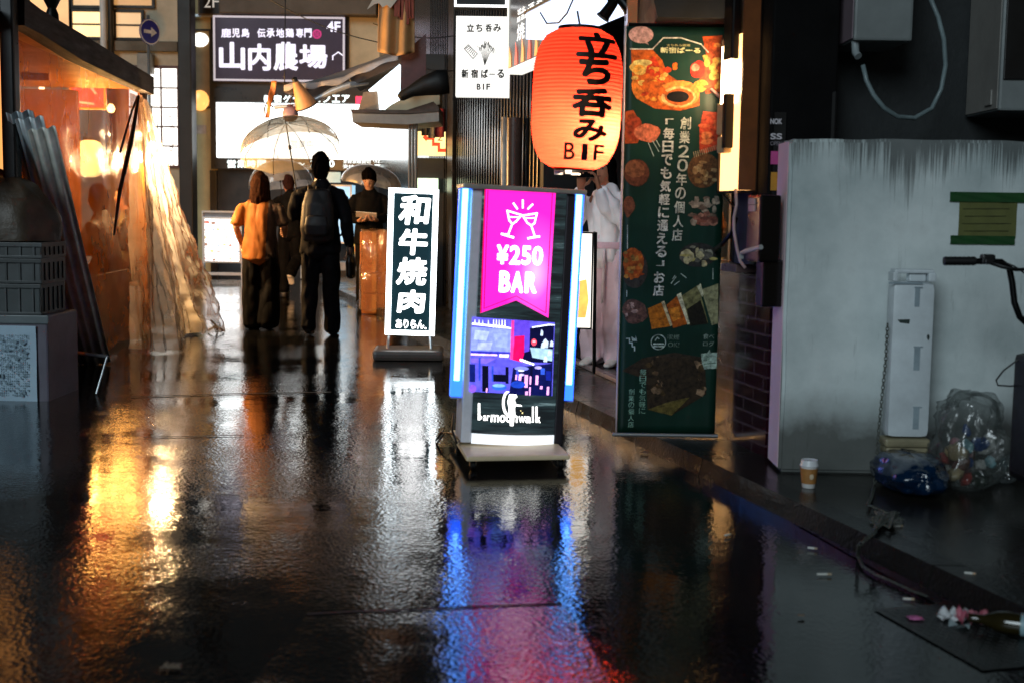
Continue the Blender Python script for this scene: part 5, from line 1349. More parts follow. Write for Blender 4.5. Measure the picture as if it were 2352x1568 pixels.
# ------------------------------------------------------------------ awnings and clutter on the right, in the middle distance
YM = 14.0
PM = Plane((0, YM, 0), 0)
M_fab = pbr('grey_awning_cloth', 'a39a97', .6, 0, .25, 3, .2, 20, stretch=(.5, 1, 2))
def pts(l, dy=0): return [PM.p(x, y, dy) for x, y in l]
r = thing('awning', 'grey cloth awning sloping out over the lane with a pale front bar and hanging oddments', 'awning', PM.o)
def along(P, t):
    t *= len(P) - 1; i = min(int(t), len(P) - 2); return Vector(P[i]).lerp(Vector(P[i + 1]), t - i)
AT, AB = [(638, 187), (690, 168), (745, 148), (800, 128), (850, 112), (898, 98)], [(652, 198), (690, 195), (738, 186), (790, 179), (850, 152), (914, 119)]
def awn(u, v):
    a, b_ = along(AT, u), along(AB, u); q = a.lerp(b_, v); x, z = PM.p(q.x, q.y)
    n_ = mnoise.noise(Vector((u * 5, v * 1.5, 3))) * .05 + .03 * math.sin(u * 17 + v * 3) * v
    return Vector((x, .75 * (1 - v) + n_, z + .018 * math.sin(u * 11) * v - .03 * math.sin(PI * u) * (1 - v)))
m = mb(M_fab); m.smooth = True; m.sheet(awn, 60, 14); o = m.build('cloth', parent=r, smooth=True); o.modifiers.new('t', 'SOLIDIFY').thickness = .006
m = mb(M_fab); m.smooth = True; m.sheet(lambda u, v: awn(u, 1.0) + Vector((0, .012 * math.sin(u * 40) * v, -.055 * v * (1 + .25 * math.sin(u * 26)))), 60, 4); o = m.build('valance', parent=r, smooth=True); o.modifiers.new('t', 'SOLIDIFY').thickness = .004
m = mb(pbr('awning_frame', '4a3a30', .5, 0, .3, 4)); m.prism(pts([(655, 197), (735, 186), (790, 180), (800, 186), (742, 196), (700, 210), (668, 216), (652, 212)]), .02, .7); m.prism(pts([(800, 176), (916, 120), (932, 140), (808, 194)]), .1, .8); m.build('frame', parent=r)
m = mb(pbr('pale_bar', 'b5b6b8', .35, .4)); m.smooth = True
P3 = lambda x, y, dy=-.02: (PM.p(x, y, dy)[0], dy, PM.p(x, y, dy)[1])
m.tube([P3(630, 247), P3(678, 244), P3(728, 228), P3(762, 211), P3(800, 196), P3(842, 190, .4)], [.022, .024, .03, .038, .034, .03], 10); m.build('front_bar', parent=r, smooth=40)
m = mb(pbr('awning_hook', '6b6a66', .4, .4)); m.tube([P3(609, 262), P3(607, 250), P3(612, 238), P3(628, 246)], .010, 6); m.build('hook', parent=r, smooth=40)
m = mb(pbr('black_cable', '0b0b0c', .4)); m.smooth = True
for k, (x0, y0, x1, y1, sag) in enumerate(((646, -60, 644, 190, .02), (560, -40, 900, 96, .10), (846, 40, 1040, 70, .08), (880, 98, 1045, 150, .09))):
    a, b_ = PM.p(x0, y0), PM.p(x1, y1); m.tube([(a[0] + (b_[0] - a[0]) * t / 8, .25 + .1 * k, a[1] + (b_[1] - a[1]) * t / 8 - sag * math.sin(PI * t / 8)) for t in range(9)], .006, 5)
m.build('cables', parent=r, smooth=True)
# oddments that hang from it
t = thing('lamp_shade', 'tan cone lamp shade tilted under the awning edge', 'lamp shade', (PM.w(PM.p(697, 222)[0], -.12, PM.p(697, 222)[1])))
t.rotation_euler = (R(20), R(-22), 0)
m = mb(pbr('tan_shade', 'c08a5c', .5, 0, .2, 5)); m.smooth = True; m.lathe([(.035, .16), (.045, .12), (.125, -.13), (.118, -.13), (.04, .11)], 24, cap=False); m.build('cone', parent=t, smooth=40)
m = mb(pbr('dark_rim', '20201e', .4)); m.lathe([(.126, -.135), (.131, -.128), (.124, -.12)], 24, cap=False); m.build('rim', parent=t, smooth=40)
m = mb(pbr('dark_rim', '20201e', .4)); m.lathe([(.03, .16), (.03, .2), (.01, .21)], 12); m.build('cap', parent=t, smooth=40)
m = mb(pbr('orange_strip', 'a8612c', .5, 0, .4, 10)); o_ = PM.w(PM.p(625, 230)[0], -.06, PM.p(625, 272)[1])
def strip(u, v):
    x, z = PM.p(611 + 14 * v + 14 * u * (.6 + .4 * v), 272 - 84 * v); return Vector((x, -.06 + .03 * math.sin(v * 9 + u * 2), z)) + PM.o - o_
m.smooth = True; m.sheet(strip, 6, 16); o = m.build('paper_streamer', loc=o_, smooth=True); o.modifiers.new('t', 'SOLIDIFY').thickness = .006
tag(o, 'crumpled orange-brown paper streamer hanging from the awning tip', 'streamer')
t = thing('paper_lantern', 'small unlit mauve-grey paper lantern hanging below the awning bar', 'lantern', PM.w(PM.p(668, 262)[0], -.03, PM.p(668, 262)[1]))
m = mb(pbr('mauve_paper', '8d7480', .6, 0, .25, 8)); m.smooth = True; m.lathe([(.03, -.085), (.075, -.06), (.088, 0), (.07, .055), (.03, .08)], 20); m.build('paper_shade', parent=t, smooth=True)
m = mb(pbr('dark_red_cap', '4a1f22', .5)); m.lathe([(.035, .08), (.035, .1)], 14); m.tube([(0, 0, .1), (0, 0, .2)], .004, 5); m.build('cap', parent=t)
# tan cloth with brushed strokes
PT = Plane((0, 13.2, 0), 0)
def ptl(l): return [PT.p(x, y) for x, y in l]
m = mb(pbr('tan_cloth', 'b98a58', .6, 0, .2, 4, .2, 15)); m.smooth = True
o_ = PT.w(PT.p(910, 115)[0], 0, PT.p(910, 118)[1])
def tanc(u, v):
    x, z = PT.p(872 + 80 * u - 6 * v * (1 - u), -70 + 188 * v + 10 * math.sin(u * 3)); return Vector((x, .03 * math.sin(u * 14 + v) + .015 * math.sin(v * 8), z)) + PT.o - o_
m.sheet(tanc, 30, 20); r = m.build('cloth_banner', loc=o_, smooth=True); r.modifiers.new('t', 'SOLIDIFY').thickness = .006
tag(r, 'tan hanging cloth with red-brown brush strokes above the awning', 'cloth banner')
m = mb(pbr('red_brown_paint', '7a2f16', .6)); rr = random.Random(4)
for k in range(6):
    x = 912 + k * 7; q0 = PT.p(x, -30); q1 = PT.p(x + rr.uniform(-4, 4), 35 + rr.uniform(0, 26)); dx = PT.o.x - o_.x
    m.line([(q0[0] + dx, q0[1] - o_.z), (q1[0] + dx, q1[1] - o_.z)], .035, -.045)
m.build('brush_strokes', parent=r)
m = mb(pbr('white_paper', 'b9b6b0', .6, 0, .1)); q = ptl([(845, 24), (858, 0), (866, -14), (905, -30), (912, 4), (898, 22), (890, 14), (880, 20), (872, 10), (862, 12)]); dx = PT.o.x - o_.x
m.prism([(x + dx, z - o_.z) for x, z in q], -.06, -.052); m.build('torn_paper', parent=r)
# lit box on the stall: tilted bright face and beige cheek
PL_ = Plane((0, 13.6, 0), 0)
q = [PL_.p(x, y) for x, y in ((846, 208), (918, 148), (918, 226), (872, 262), (868, 207))]
r = thing('lightbox_sign', 'small blue-white lit box sign with black characters tilted under the awning', 'sign', PL_.o)
m = mb(emit('cold_box_face', (.72, .88, 1.0), 2.2, .15, 3)); m.prism(q, 0, .25); m.build('lit_face', parent=r)
m = mb(pbr('beige_cheek', '8c7a68', .6, 0, .2, 4)); m.prism([PL_.p(x, y) for x, y in ((834, 212), (866, 209), (871, 256), (822, 254))], .02, .3); m.build('cheek', parent=r)
m = mb(pbr('ink_black', '101012', .5))
for c, x, y in (('焼', 878, 193), ('鳥', 895, 179), ('丼', 909, 167)):
    a = PL_.p(x - 6, y + 6); c2 = PL_.p(x + 6, y - 6); m.text(c, (a[0] + c2[0]) / 2, (a[1] + c2[1]) / 2, c2[0] - a[0], c2[1] - a[1], -.004, .0)
m.build('lettering', parent=r)
# maroon plastic panel and black horn
m = mb(pbr('maroon_panel', '5a4348', .25, 0, .35, 5)); m.prism([PL_.p(x, y) for x, y in ((926, 134), (982, 86), (982, 188), (965, 196), (945, 204), (924, 220))], -.25, -.22)
tag(m.build('hanging_board', loc=PL_.o), 'dull maroon plastic board beside the small lit box', 'board')
m = mb(pbr('black_canvas', '08080a', .6)); m.smooth = True; P4 = lambda x, y, dy=-.5: (PL_.p(x, y, dy)[0], dy, PL_.p(x, y, dy)[1])
m.tube([P4(916, 226), P4(922, 222), P4(945, 210), P4(975, 198), P4(1008, 190), P4(1030, 188)], [.03, .05, .06, .10, .13, .12], 12)
tag(m.build('canvas_roll', loc=PL_.o, smooth=True), 'black rolled canvas bundle above the counter awning', 'bundle')
# counter awning (cream) and its post
r = thing('counter_awning', 'cream box awning with a torn brown lip over the side counter', 'awning', PL_.o)
m = mb(pbr('cream_awning', 'a29a92', .5, 0, .2, 6, .1)); m.prism([PL_.p(x, y) for x, y in ((816, 266), (818, 286), (940, 291), (1012, 284), (1012, 262), (940, 268))], -.3, .5); m.build('valance', parent=r)
m = mb(pbr('brown_lip', '574539', .5, 0, .35, 9, .3)); m.prism([PL_.p(x, y) for x, y in ((814, 257), (940, 259), (1000, 240), (1012, 252), (1012, 262), (940, 267), (816, 265))], -.32, .5); m.build('lip', parent=r)
m = mb(M_tanwall); m.prism([PL_.p(x, y) for x, y in ((872, 256), (915, 232), (1010, 196), (1010, 240), (940, 258))], .0, .5); m.build('hood', parent=r)
m = mb(M_steel); x0, x1 = PL_.p(937, 400, -.2)[0], PL_.p(959, 400, -.2)[0]; w = x1 - x0
for k in range(3): m.box2((x0 + w * (k + .06) / 3, -.2, 0), (x0 + w * (k + .9) / 3, -.14, PL_.p(948, 262)[1] - .02), .01)
m.build('post', parent=r)
# row of hung cloths, stair sign, lit poster and the dark counter behind
PQ = Plane((0, 15.6, 0), 0)
for i, (x0, x1, y1, h, lab) in enumerate(((969, 984, 312, '22242c', 'dark navy cloth hanging first beside the steel post'), (984, 1000, 318, '77756e', 'grey cloth hanging between the navy and the red one'), (1000, 1021, 316, '7d2430', 'red cloth hanging nearest the black siding'))):
    a, c = PQ.p(x0, 250)[0], PQ.p(x1, 250)[0]; t = PQ.p(x0, 250)[1]; u = PQ.p(x0, y1)[1]; ow = PQ.w((a + c) / 2, 0, u)
    m = mb(pbr('hung_' + h, h, .7)); m.smooth = True; m.sheet(lambda i_, j: ((a + (c - a) * i_) - (a + c) / 2, .02 * math.sin(i_ * 6), (t - u) * j), 8, 4); o = m.build('hung_cloth', loc=ow, smooth=True); o.modifiers.new('t', 'SOLIDIFY').thickness = .006
    tag(o, lab, 'cloth', 'cloths hung over the side counter')
r, L, put = board('stair_sign', 'yellow lit sign with a red stepped arrow pointing down', 'sign', PQ, 958, 303, 1040, 358, .05, .15, emit('yellow_sign', (1, .74, .28), 1.3, .2, 4))
m = mb(emit('arrow_red', (.9, .06, .02), .9)); 
qq = [L(x, y, x + .1, y + .1)[:2] for x, y in ((970, 316), (980, 308), (980, 314), (998, 314), (998, 328), (1011, 328), (1011, 342), (1030, 342), (1030, 350), (1005, 350), (1005, 336), (992, 336), (992, 322), (980, 322), (980, 326))]
m.flat(qq, .046); m.build('arrow', parent=r)
m = mb(pbr('olive_ink', '6d5a1e', .6)); put(m, '2', 1004, 307, 1017, 324, .0, .004); m.build('lettering', parent=r)
r, L, put = board('poster', 'pale green lit poster low on the side counter', 'poster', PQ, 956, 410, 1006, 440, .1, .16, emit('green_poster', (.75, 1, .72), 1.2, .45, 14))
m = mb(pbr('counter_black', '0e0d0c', .5)); x0, x1 = PQ.p(952, 400)[0], PQ.p(1060, 400)[0]; m.box2((x0, .2, 0), (x1, .6, PQ.p(1000, 362)[1])); m.box2((x0, .2, PQ.p(1000, 300)[1]), (x1, .6, PQ.p(1000, 120)[1]))
tag(m.build('counter', loc=PQ.o), 'black side counter and cupboard behind the steel post', 'counter')

# carton stack under clear plastic
cb = ground(850, 722); PCb = Plane((cb.x, cb.y, 0), R(-12))
r = thing('carton_stack', 'stack of orange-brown cartons shrouded in clear plastic', 'cartons', cb, R(-12))
hz = PCb.p(850, 533)[1]; wz = PCb.p(900, 640)[0] - PCb.p(832, 640)[0]
m = mb(pbr('carton', 'a9622a', .6, 0, .25, 4, .1)); rr = random.Random(2)
for k in range(4):
    z0 = hz * k / 4; dx = rr.uniform(-.012, .012); m.box2((-.12 + dx, 0, z0 + .004), (-.12 + wz + dx, .5, z0 + hz / 4), .008)
m.build('cartons', parent=r)
m = mb(pbr('carton_tape', 'c48b4c', .3)); 
for k in range(4): z0 = hz * k / 4; m.box2((-.12 + wz * .4, -.016, z0 + .02), (-.12 + wz * .55, -.0135, z0 + hz / 4 - .01))
m.build('tape', parent=r)
def shroud(u, v):
    a = -PI * .15 + u * 2 * PI; c, s_ = math.cos(a), math.sin(a); k = 1 / max(abs(c), abs(s_)); k = min(k, 1.25)
    n = mnoise.noise(Vector((u * 14, v * 4, 1))) * .035
    f = 1.0 + .10 * v + n * 2
    return Vector((-.12 + wz / 2 + c * k * (wz / 2 + .02) * f, .25 + s_ * k * .27 * f, hz * (1.02 - v * .97) + .012 * math.sin(u * 30)))
m = mb(vinyl('shroud_vinyl', 'ffd9b4', .42, .5, 3, .10)); m.smooth = True; m.sheet(shroud, 90, 24); m.add([shroud(i / 24, 0) for i in range(24)], [list(range(24))]); m.build('plastic_shroud', parent=r, smooth=True)

# ------------------------------------------------------------------ things at the far shopfront
YF = 22.4
pf = front(510, 640, YF); PFF = Plane((0, YF, 0), 0)
r, L, put = board('menu_lightbox', 'white lit menu box with rows of food pictures on metal legs', 'menu board', PFF, 467, 500, 553, 604, 0, .14, emit('menu_white', (.95, .98, 1), 1.9), M_alu, .03)
cx, cz, w, h = PFF.box(467, 500, 553, 604)
m = mb(M_alu); z1 = PFF.p(510, 485)[1]
m.box2((-w / 2 - .02, -.005, 0), (-w / 2 - .001, .14, z1)); m.box2((w / 2 + .001, -.005, 0), (w / 2 + .02, .14, z1)); m.box2((-w / 2, .0, z1 - .03), (w / 2, .14, z1)); m.box2((-w / 2, .02, .05), (w / 2, .12, .1)); m.build('legs', parent=r)
m = mb(pbr('menu_shade', '5c5e62', .4)); m.box2((-w / 2, .04, cz + h / 2 + .002), (w / 2, .1, z1 - .032)); m.build('header', parent=r)
m = mb(); rr = random.Random(8)
for j in range(6):
    for k in range(6):
        m.use(emit('menu_%d' % ((j * 3 + k) % 5), [(.75, .2, .15), (.35, .2, .15), (.8, .55, .5), (.25, .3, .4), (.9, .6, .3)][(j * 3 + k) % 5], .9))
        x = -w / 2 + w * (k + .5 + rr.uniform(-.2, .2)) / 6; z = cz - h / 2 + h * (j + .5 + rr.uniform(-.1, .1)) / 6.2
        if rr.random() < .8: m.blob(x, z, rr.uniform(.02, .05), rr.uniform(.015, .035), -.003 - k * .0002, 10, .4)
        if rr.random() < .5: m.flat([(x - .05, z - .055), (x + .05, z - .055), (x + .05, z - .045), (x - .05, z - .045)], -.0045)
m.build('pictures', parent=r)
r, L, put = board('display_fridge', 'pale blue lit drinks fridge in the shop behind the umbrellas', 'fridge', PFF, 740, 425, 808, 560, .2, .7, emit('fridge_blue', (.42, .72, .95), .9, .5, 3), M_alu, .03)
r, L, put = board('poster', 'yellow and red poster board beside the walking man', 'poster', PFF, 797, 545, 838, 592, .0, .05, pbr('cream_poster', 'a99a86', .5), pbr('poster_frame', '6a625a', .5), .02)
m = mb(emit('poster_yellow', (.7, .45, .1), .5)); x, z, w, h = L(800, 552, 815, 585); m.box((x, -.002, z), (w, .008, h)); m.use(emit('poster_red', (.7, .05, .04), .6)); x, z, w, h = L(814, 560, 832, 586); m.blob(x, z, w / 2, h / 2, -.008, 14, .3); m.build('print', parent=r)
x, z, w, h = PFF.box(783, 602, 838, 622); 
r = thing('counter', 'low pale counter with a dark front at the foot of the far shop', 'counter', PFF.w(x, -.1, 0))
m = mb(pbr('pale_counter', 'b5b1aa', .35, 0, .3, 6)); m.box2((-.5, 0, z - h / 2), (.45, .4, z + h / 2), .01); m.build('top', parent=r)
m = mb(M_black); m.box2((-.45, .02, 0), (.4, .38, z - h / 2 - .001)); m.build('front', parent=r)
for i, (x, y, c, lab) in enumerate(((766, 408, 'a9c9c0', 'small pale green price board over the drinks fridge'), (826, 490, 'c0a49c', 'pinkish menu card on the shop wall behind the waiter'), (800, 470, '9fb6c8', 'pale blue card on the shop wall beside the waiter'))):
    r, L, put = board('menu_card', lab, 'card', PFF, x - 16, y - 12, x + 16, y + 12, .1, .13, emit('card_' + c, c, .6, .3, 9))
r, L, put = board('banner_strip', 'white strip menu banner standing at the edge of the far shop', 'menu board', PFF, 690, 600, 700, 640, -.1, -.06, pbr('strip_white', 'c5c4c0', .5))

# ------------------------------------------------------------------ people: lofted limbs fused by a voxel remesh into one skin
def loft(m, rings, n=18, side=Vector((1, 0, 0))):
    """rings of (centre, rx, ry); closed and rounded at both ends"""
    R_ = [(Vector(c), a, b) for c, a, b in rings]
    t0 = (R_[1][0] - R_[0][0]).normalized(); t1 = (R_[-1][0] - R_[-2][0]).normalized()
    pre = [(R_[0][0] - t0 * min(R_[0][1], R_[0][2]) * k, R_[0][1] * f, R_[0][2] * f) for k, f in ((.55, .30), (.35, .72))]
    post = [(R_[-1][0] + t1 * min(R_[-1][1], R_[-1][2]) * k, R_[-1][1] * f, R_[-1][2] * f) for k, f in ((.35, .72), (.55, .30))]
    R_ = pre + R_ + post
    vs = []; fs = []
    for i, (c, a, b) in enumerate(R_):
        t = (R_[min(i + 1, len(R_) - 1)][0] - R_[max(0, i - 1)][0]).normalized()
        u = side - t * side.dot(t)
        if u.length < .2: u = Vector((0, 1, 0)) - t * t.y
        u.normalize(); w = t.cross(u)
        for k in range(n):
            q = 2 * PI * k / n; vs.append(c + u * math.cos(q) * a + w * math.sin(q) * b)
    for i in range(len(R_) - 1):
        for k in range(n):
            p = i * n + k; q = i * n + (k + 1) % n; fs.append([p, q, q + n, p + n])
    fs.append(list(range(n))[::-1]); fs.append([len(vs) - n + k for k in range(n)])
    m.add(vs, fs)
def fuse(m, voxel=.011, smooth=6, fold=0.0, freq=8.0, stretch=(1, 1, .35), seed=0):
    """one continuous surface from overlapping closed lofts; fold pushes cloth creases into it"""
    me = bpy.data.meshes.new('tmp'); me.from_pydata([tuple(v) for v in m.v], [], m.f); me.update()
    ob = bpy.data.objects.new('tmp', me); COL.objects.link(ob)
    r = ob.modifiers.new('r', 'REMESH'); r.mode = 'VOXEL'; r.voxel_size = voxel
    s_ = ob.modifiers.new('s', 'SMOOTH'); s_.iterations = smooth; s_.factor = .5
    dg = bpy.context.evaluated_depsgraph_get(); e = ob.evaluated_get(dg)
    me2 = bpy.data.meshes.new_from_object(e)
    o = MB(); o.smooth = True
    nv = [v.normal.copy() for v in me2.vertices]
    vs = []
    for v, n_ in zip(me2.vertices, nv):
        c = v.co.copy()
        if fold:
            q = Vector((c.x * stretch[0], c.y * stretch[1], c.z * stretch[2])) * freq + Vector((seed, 0, 0))
            c += n_ * fold * (abs(mnoise.noise(q)) * 1.6 - .5 + .5 * mnoise.noise(q * 2.3))
        vs.append(c)
    o.mats = list(m.mats[:1]); o.mi = 0
    o.add(vs, [tuple(p.vertices) for p in me2.polygons])
    bpy.data.objects.remove(ob); bpy.data.meshes.remove(me); bpy.data.meshes.remove(me2)
    return o
def hand(m, wrist, d, nrm, H, thumb=1, curl=(.35, .5, .4), spread=.12):
    """palm, four unequal bent fingers and a thumb from the side of the palm; nrm is the palm side"""
    d = Vector(d).normalized(); nrm = Vector(nrm); nrm = (nrm - d * nrm.dot(d)).normalized(); s_ = d.cross(nrm).normalized() * thumb
    w = Vector(wrist); L = .056 * H
    loft(m, [(w - d * .01 * H, .015 * H, .012 * H), (w + d * L * .35, .022 * H, .011 * H), (w + d * L * .8, .024 * H, .010 * H), (w + d * L, .022 * H, .008 * H)], 12, s_)
    for k, (off, ln) in enumerate(((.017, .040), (.006, .046), (-.005, .043), (-.016, .034))):
        p = w + d * L * .96 + s_ * off * H; a = 0; dd = (d + s_ * spread * (1.2 - k * .8)).normalized(); path = [p - d * .008 * H]; 
        for j in range(3):
            a += curl[j]; q = dd * math.cos(a) + nrm * math.sin(a); p = p + q * ln * H * (.42, .33, .25)[j]; path.append(p)
        m.tube(path, [.0062 * H, .0058 * H, .0052 * H, .0036 * H], 7)
    p = w + d * L * .25 + s_ * .018 * H; q = (s_ * .75 + d * .6 + nrm * .35).normalized(); q2 = (s_ * .2 + d * .85 + nrm * .45).normalized()
    m.tube([p - s_ * .008 * H, p + q * .022 * H, p + q * .022 * H + q2 * .018 * H, p + q * .022 * H + q2 * .034 * H], [.0085 * H, .0075 * H, .0062 * H, .004 * H], 7)

SKIN = pbr('skin', 'b98a70', .5, 0, .12, 9); SKIN_W = pbr('skin_warm', 'a86f52', .5, 0, .12, 9)
def person(label, loc, rotz, H, J=None, top=None, legs=None, hair='short', hair_m=None, skin=None, shoes=None, hands=None, face=False, hide=(), parts=None, name='person', cuff=.0, coat=.50, wide=1.0, loose=1.0, sleeve=1.0, two_tone=None, flare=1.0, group=None, fold=.010):
    """local frame: x to the person's left when seen from the front (facing -y), z up; joints are given as fractions of the height"""
    j = dict(pel=(0, .0, .53), wst=(0, .005, .61), chs=(0, .0, .73), nck=(0, .01, .835), hed=(0, -.006, .925),
             shl=(.105, .008, .805), shr=(-.105, .008, .805), ell=(.135, .02, .63), elr=(-.135, .02, .63), wrl=(.14, -.03, .485), wrr=(-.14, -.03, .485),
             hpl=(.052, 0, .505), hpr=(-.052, 0, .505), knl=(.057, -.008, .285), knr=(-.057, -.008, .285), anl=(.058, .01, .045), anr=(-.058, .01, .045), tol=(.066, -.085, .012), tor=(-.066, -.085, .012))
    if J: j.update(J)
    P = {k: Vector(v) * H for k, v in j.items()}
    r = thing(name, label, 'person', loc, rotz, group)
    skin = skin or SKIN
    hd = P['hed']; nk = P['nck']
    m = mb(skin)
    loft(m, [(P['pel'] + Vector((0, 0, -.03 * H)), .085 * H, .062 * H), (P['pel'] + Vector((0, 0, .02 * H)), .088 * H, .062 * H), (P['wst'], .074 * H, .052 * H), (P['chs'], .092 * H, .060 * H), (P['chs'].lerp(nk, .6), .085 * H, .05 * H), (nk, .036 * H, .036 * H)])
    loft(m, [(nk - Vector((0, 0, .03 * H)), .034 * H, .034 * H), (nk.lerp(hd, .55), .031 * H, .033 * H), (hd, .03 * H, .034 * H)])
    fwd = (j.get('look') and Vector(j['look']).normalized()) or Vector((0, -1, 0)); sx = fwd.cross(Vector((0, 0, 1))).normalized() * -1
    up = sx.cross(fwd).normalized() * -1
    if up.z < 0: up = -up
    hp = lambda a, b, c: hd + (sx * a - fwd * b + up * c) * H
    loft(m, [(hp(0, -.018, -.062), .022 * H, .020 * H), (hp(0, -.012, -.045), .033 * H, .036 * H), (hp(0, -.004, -.015), .040 * H, .046 * H), (hp(0, .002, .02), .044 * H, .052 * H), (hp(0, .004, .045), .038 * H, .044 * H), (hp(0, .004, .06), .024 * H, .028 * H)], 20, sx)
    loft(m, [(hp(0, -.046, .012), .004 * H, .004 * H), (hp(0, -.055, -.010), .008 * H, .007 * H), (hp(0, -.050, -.018), .008 * H, .005 * H)], 10, sx)
    for e in (1, -1): loft(m, [(hp(.043 * e, .006, -.016), .004 * H, .008 * H), (hp(.046 * e, .008, .004), .005 * H, .011 * H), (hp(.045 * e, .008, .012), .004 * H, .008 * H)], 8, sx)
    for s_ in 'lr':
        sh, el, wr = P['sh' + s_], P['el' + s_], P['wr' + s_]
        od = Vector((1 if sh.x > 0 else -1, 0, 0)) * H; loft(m, [(P['chs'].lerp(sh, .5), .05 * H, .045 * H), (sh - od * .026 - Vector((0, 0, .016 * H)), .036 * H, .036 * H), (sh - od * .003 - Vector((0, 0, .028 * H)), .032 * H, .033 * H), (sh.lerp(el, .5), .027 * H, .027 * H), (el, .022 * H, .022 * H), (el.lerp(wr, .35), .022 * H, .021 * H), (wr, .014 * H, .014 * H)], 12)
        hp_, kn, an, to = P['hp' + s_], P['kn' + s_], P['an' + s_], P['to' + s_]
        loft(m, [(hp_ + Vector((0, 0, .02 * H)), .05 * H, .058 * H), (hp_.lerp(kn, .4), .045 * H, .047 * H), (kn, .033 * H, .034 * H), (kn.lerp(an, .3), .034 * H, .036 * H), (an, .021 * H, .022 * H)], 14)
        loft(m, [(an + Vector((0, .012 * H, -.015 * H)), .02 * H, .02 * H), (an.lerp(to, .5) - Vector((0, 0, .005 * H)), .024 * H, .017 * H), (to, .02 * H, .010 * H)], 12)
    body = fuse(m, .010, 4)
    for s_ in (hands or {}):
        d, nrm, th, curl = hands[s_]; hand(body, P['wr' + s_], d, nrm, H, th, curl)
    body.build('body', parent=r, smooth=True)
    # trousers
    if legs is not None:
        m = mb(legs); W = wide
        loft(m, [(P['hpl'].lerp(P['hpr'], .5) + Vector((0, .0, -.02 * H)), .092 * H, .068 * H), (P['pel'] + Vector((0, 0, .02 * H)), .094 * H, .068 * H), (P['wst'] + Vector((0, 0, -.01 * H)), .082 * H, .06 * H)])
        for s_ in 'lr':
            hp_, kn, an = P['hp' + s_], P['kn' + s_], P['an' + s_]
            loft(m, [(hp_ + Vector((0, 0, .02 * H)), .055 * H, .064 * H), (hp_.lerp(kn, .5), .052 * H * (W + 1) / 2, .055 * H * (W + 1) / 2), (kn, .042 * H * W, .044 * H * W), (kn.lerp(an, .5), .041 * H * W * flare, .043 * H * W * flare), (an + Vector((0, 0, -.012 * H)), .037 * H * W * flare, .042 * H * W * flare)], 16)
        fuse(m, .010, 5, fold, 9, (1, 1, .4), 3).build('trousers', parent=r, smooth=True)
    # coat or shirt
    if top is not None:
        m = mb(top); l = loose; hem = coat
        hm = P['hpl'].lerp(P['hpr'], .5); hm.z = hem * H
        loft(m, [(hm, .108 * H * l, .080 * H * l), (hm.lerp(P['wst'], .5), .100 * H * l, .074 * H * l), (P['wst'], .090 * H * l, .066 * H * l), (P['chs'], .104 * H, .072 * H), (P['chs'].lerp(nk, .55), .100 * H, .060 * H), (P['chs'].lerp(nk, .85), .066 * H, .048 * H), (nk + Vector((0, 0, .012 * H)), .042 * H, .042 * H)], 24)
        for s_ in 'lr':
            sh, el, wr = P['sh' + s_], P['el' + s_], P['wr' + s_]
            od = Vector((1 if sh.x > 0 else -1, 0, 0)) * H; rr_ = [(P['chs'].lerp(sh, .5), .058 * H, .05 * H), (sh - od * .028 - Vector((0, 0, .018 * H)), .046 * H, .046 * H), (sh - od * .004 - Vector((0, 0, .030 * H)), .041 * H, .042 * H), (sh.lerp(el, .3), .039 * H * l, .039 * H * l), (sh.lerp(el, .55), .037 * H * l, .037 * H * l)]
            if sleeve > .6: rr_ += [(el, .034 * H * l, .034 * H * l), (el.lerp(wr, .5), .033 * H * l * (1 + cuff), .033 * H * l * (1 + cuff)), (el.lerp(wr, .92), .025 * H * (1 + cuff), .025 * H * (1 + cuff))]
            else: rr_ += [(sh.lerp(el, .85), .040 * H * l, .040 * H * l)]
            loft(m, rr_, 14)
        t = fuse(m, .010, 5, fold * 1.1, 8, (1, 1, .5), 11)
        if two_tone is not None:
            t.mats.append(two_tone[0])
            for i, f in enumerate(t.f):
                c = sum((Vector(t.v[k]) for k in f), Vector()) / len(f)
                if two_tone[1](c / H): t.fm[i] = 1
        t.build('coat' if coat < .47 else 'shirt', parent=r, smooth=True)
    if shoes is not None:
        for s_ in 'lr':
            an, to = P['an' + s_], P['to' + s_]; m = mb(shoes)
            bk = (an - to); bk.z = 0; bk.normalize()
            loft(m, [(an + bk * .012 * H - Vector((0, 0, .022 * H)), .024 * H, .024 * H), (an.lerp(to, .45) - Vector((0, 0, .004 * H)), .029 * H, .022 * H), (to, .026 * H, .014 * H), (to - bk * .022 * H + Vector((0, 0, -.002 * H)), .016 * H, .010 * H)], 14)
            o = fuse(m, .008, 3)
            o.build('shoe', parent=r, smooth=True)
    # hair
    m = mb(hair_m or pbr('hair_black', '0c0a0a', 1, 0, .5, 40, spec=0)); HR = []
    if hair == 'short':
        loft(m, [(hp(0, .034, -.060), .034 * H, .020 * H), (hp(0, .026, -.034), .045 * H, .036 * H), (hp(0, .018, .0), .050 * H, .046 * H), (hp(0, .008, .028), .050 * H, .055 * H), (hp(0, .004, .055), .044 * H, .050 * H), (hp(0, .004, .072), .028 * H, .032 * H)], 20, sx)
    elif hair == 'bowl':
        loft(m, [(hp(0, .034, -.045), .040 * H, .024 * H), (hp(0, .028, -.01), .052 * H, .038 * H), (hp(0, .012, .024), .057 * H, .058 * H), (hp(0, .002, .044), .055 * H, .063 * H), (hp(0, .002, .062), .048 * H, .054 * H), (hp(0, .004, .078), .030 * H, .034 * H)], 20, sx)
    elif hair == 'bob':
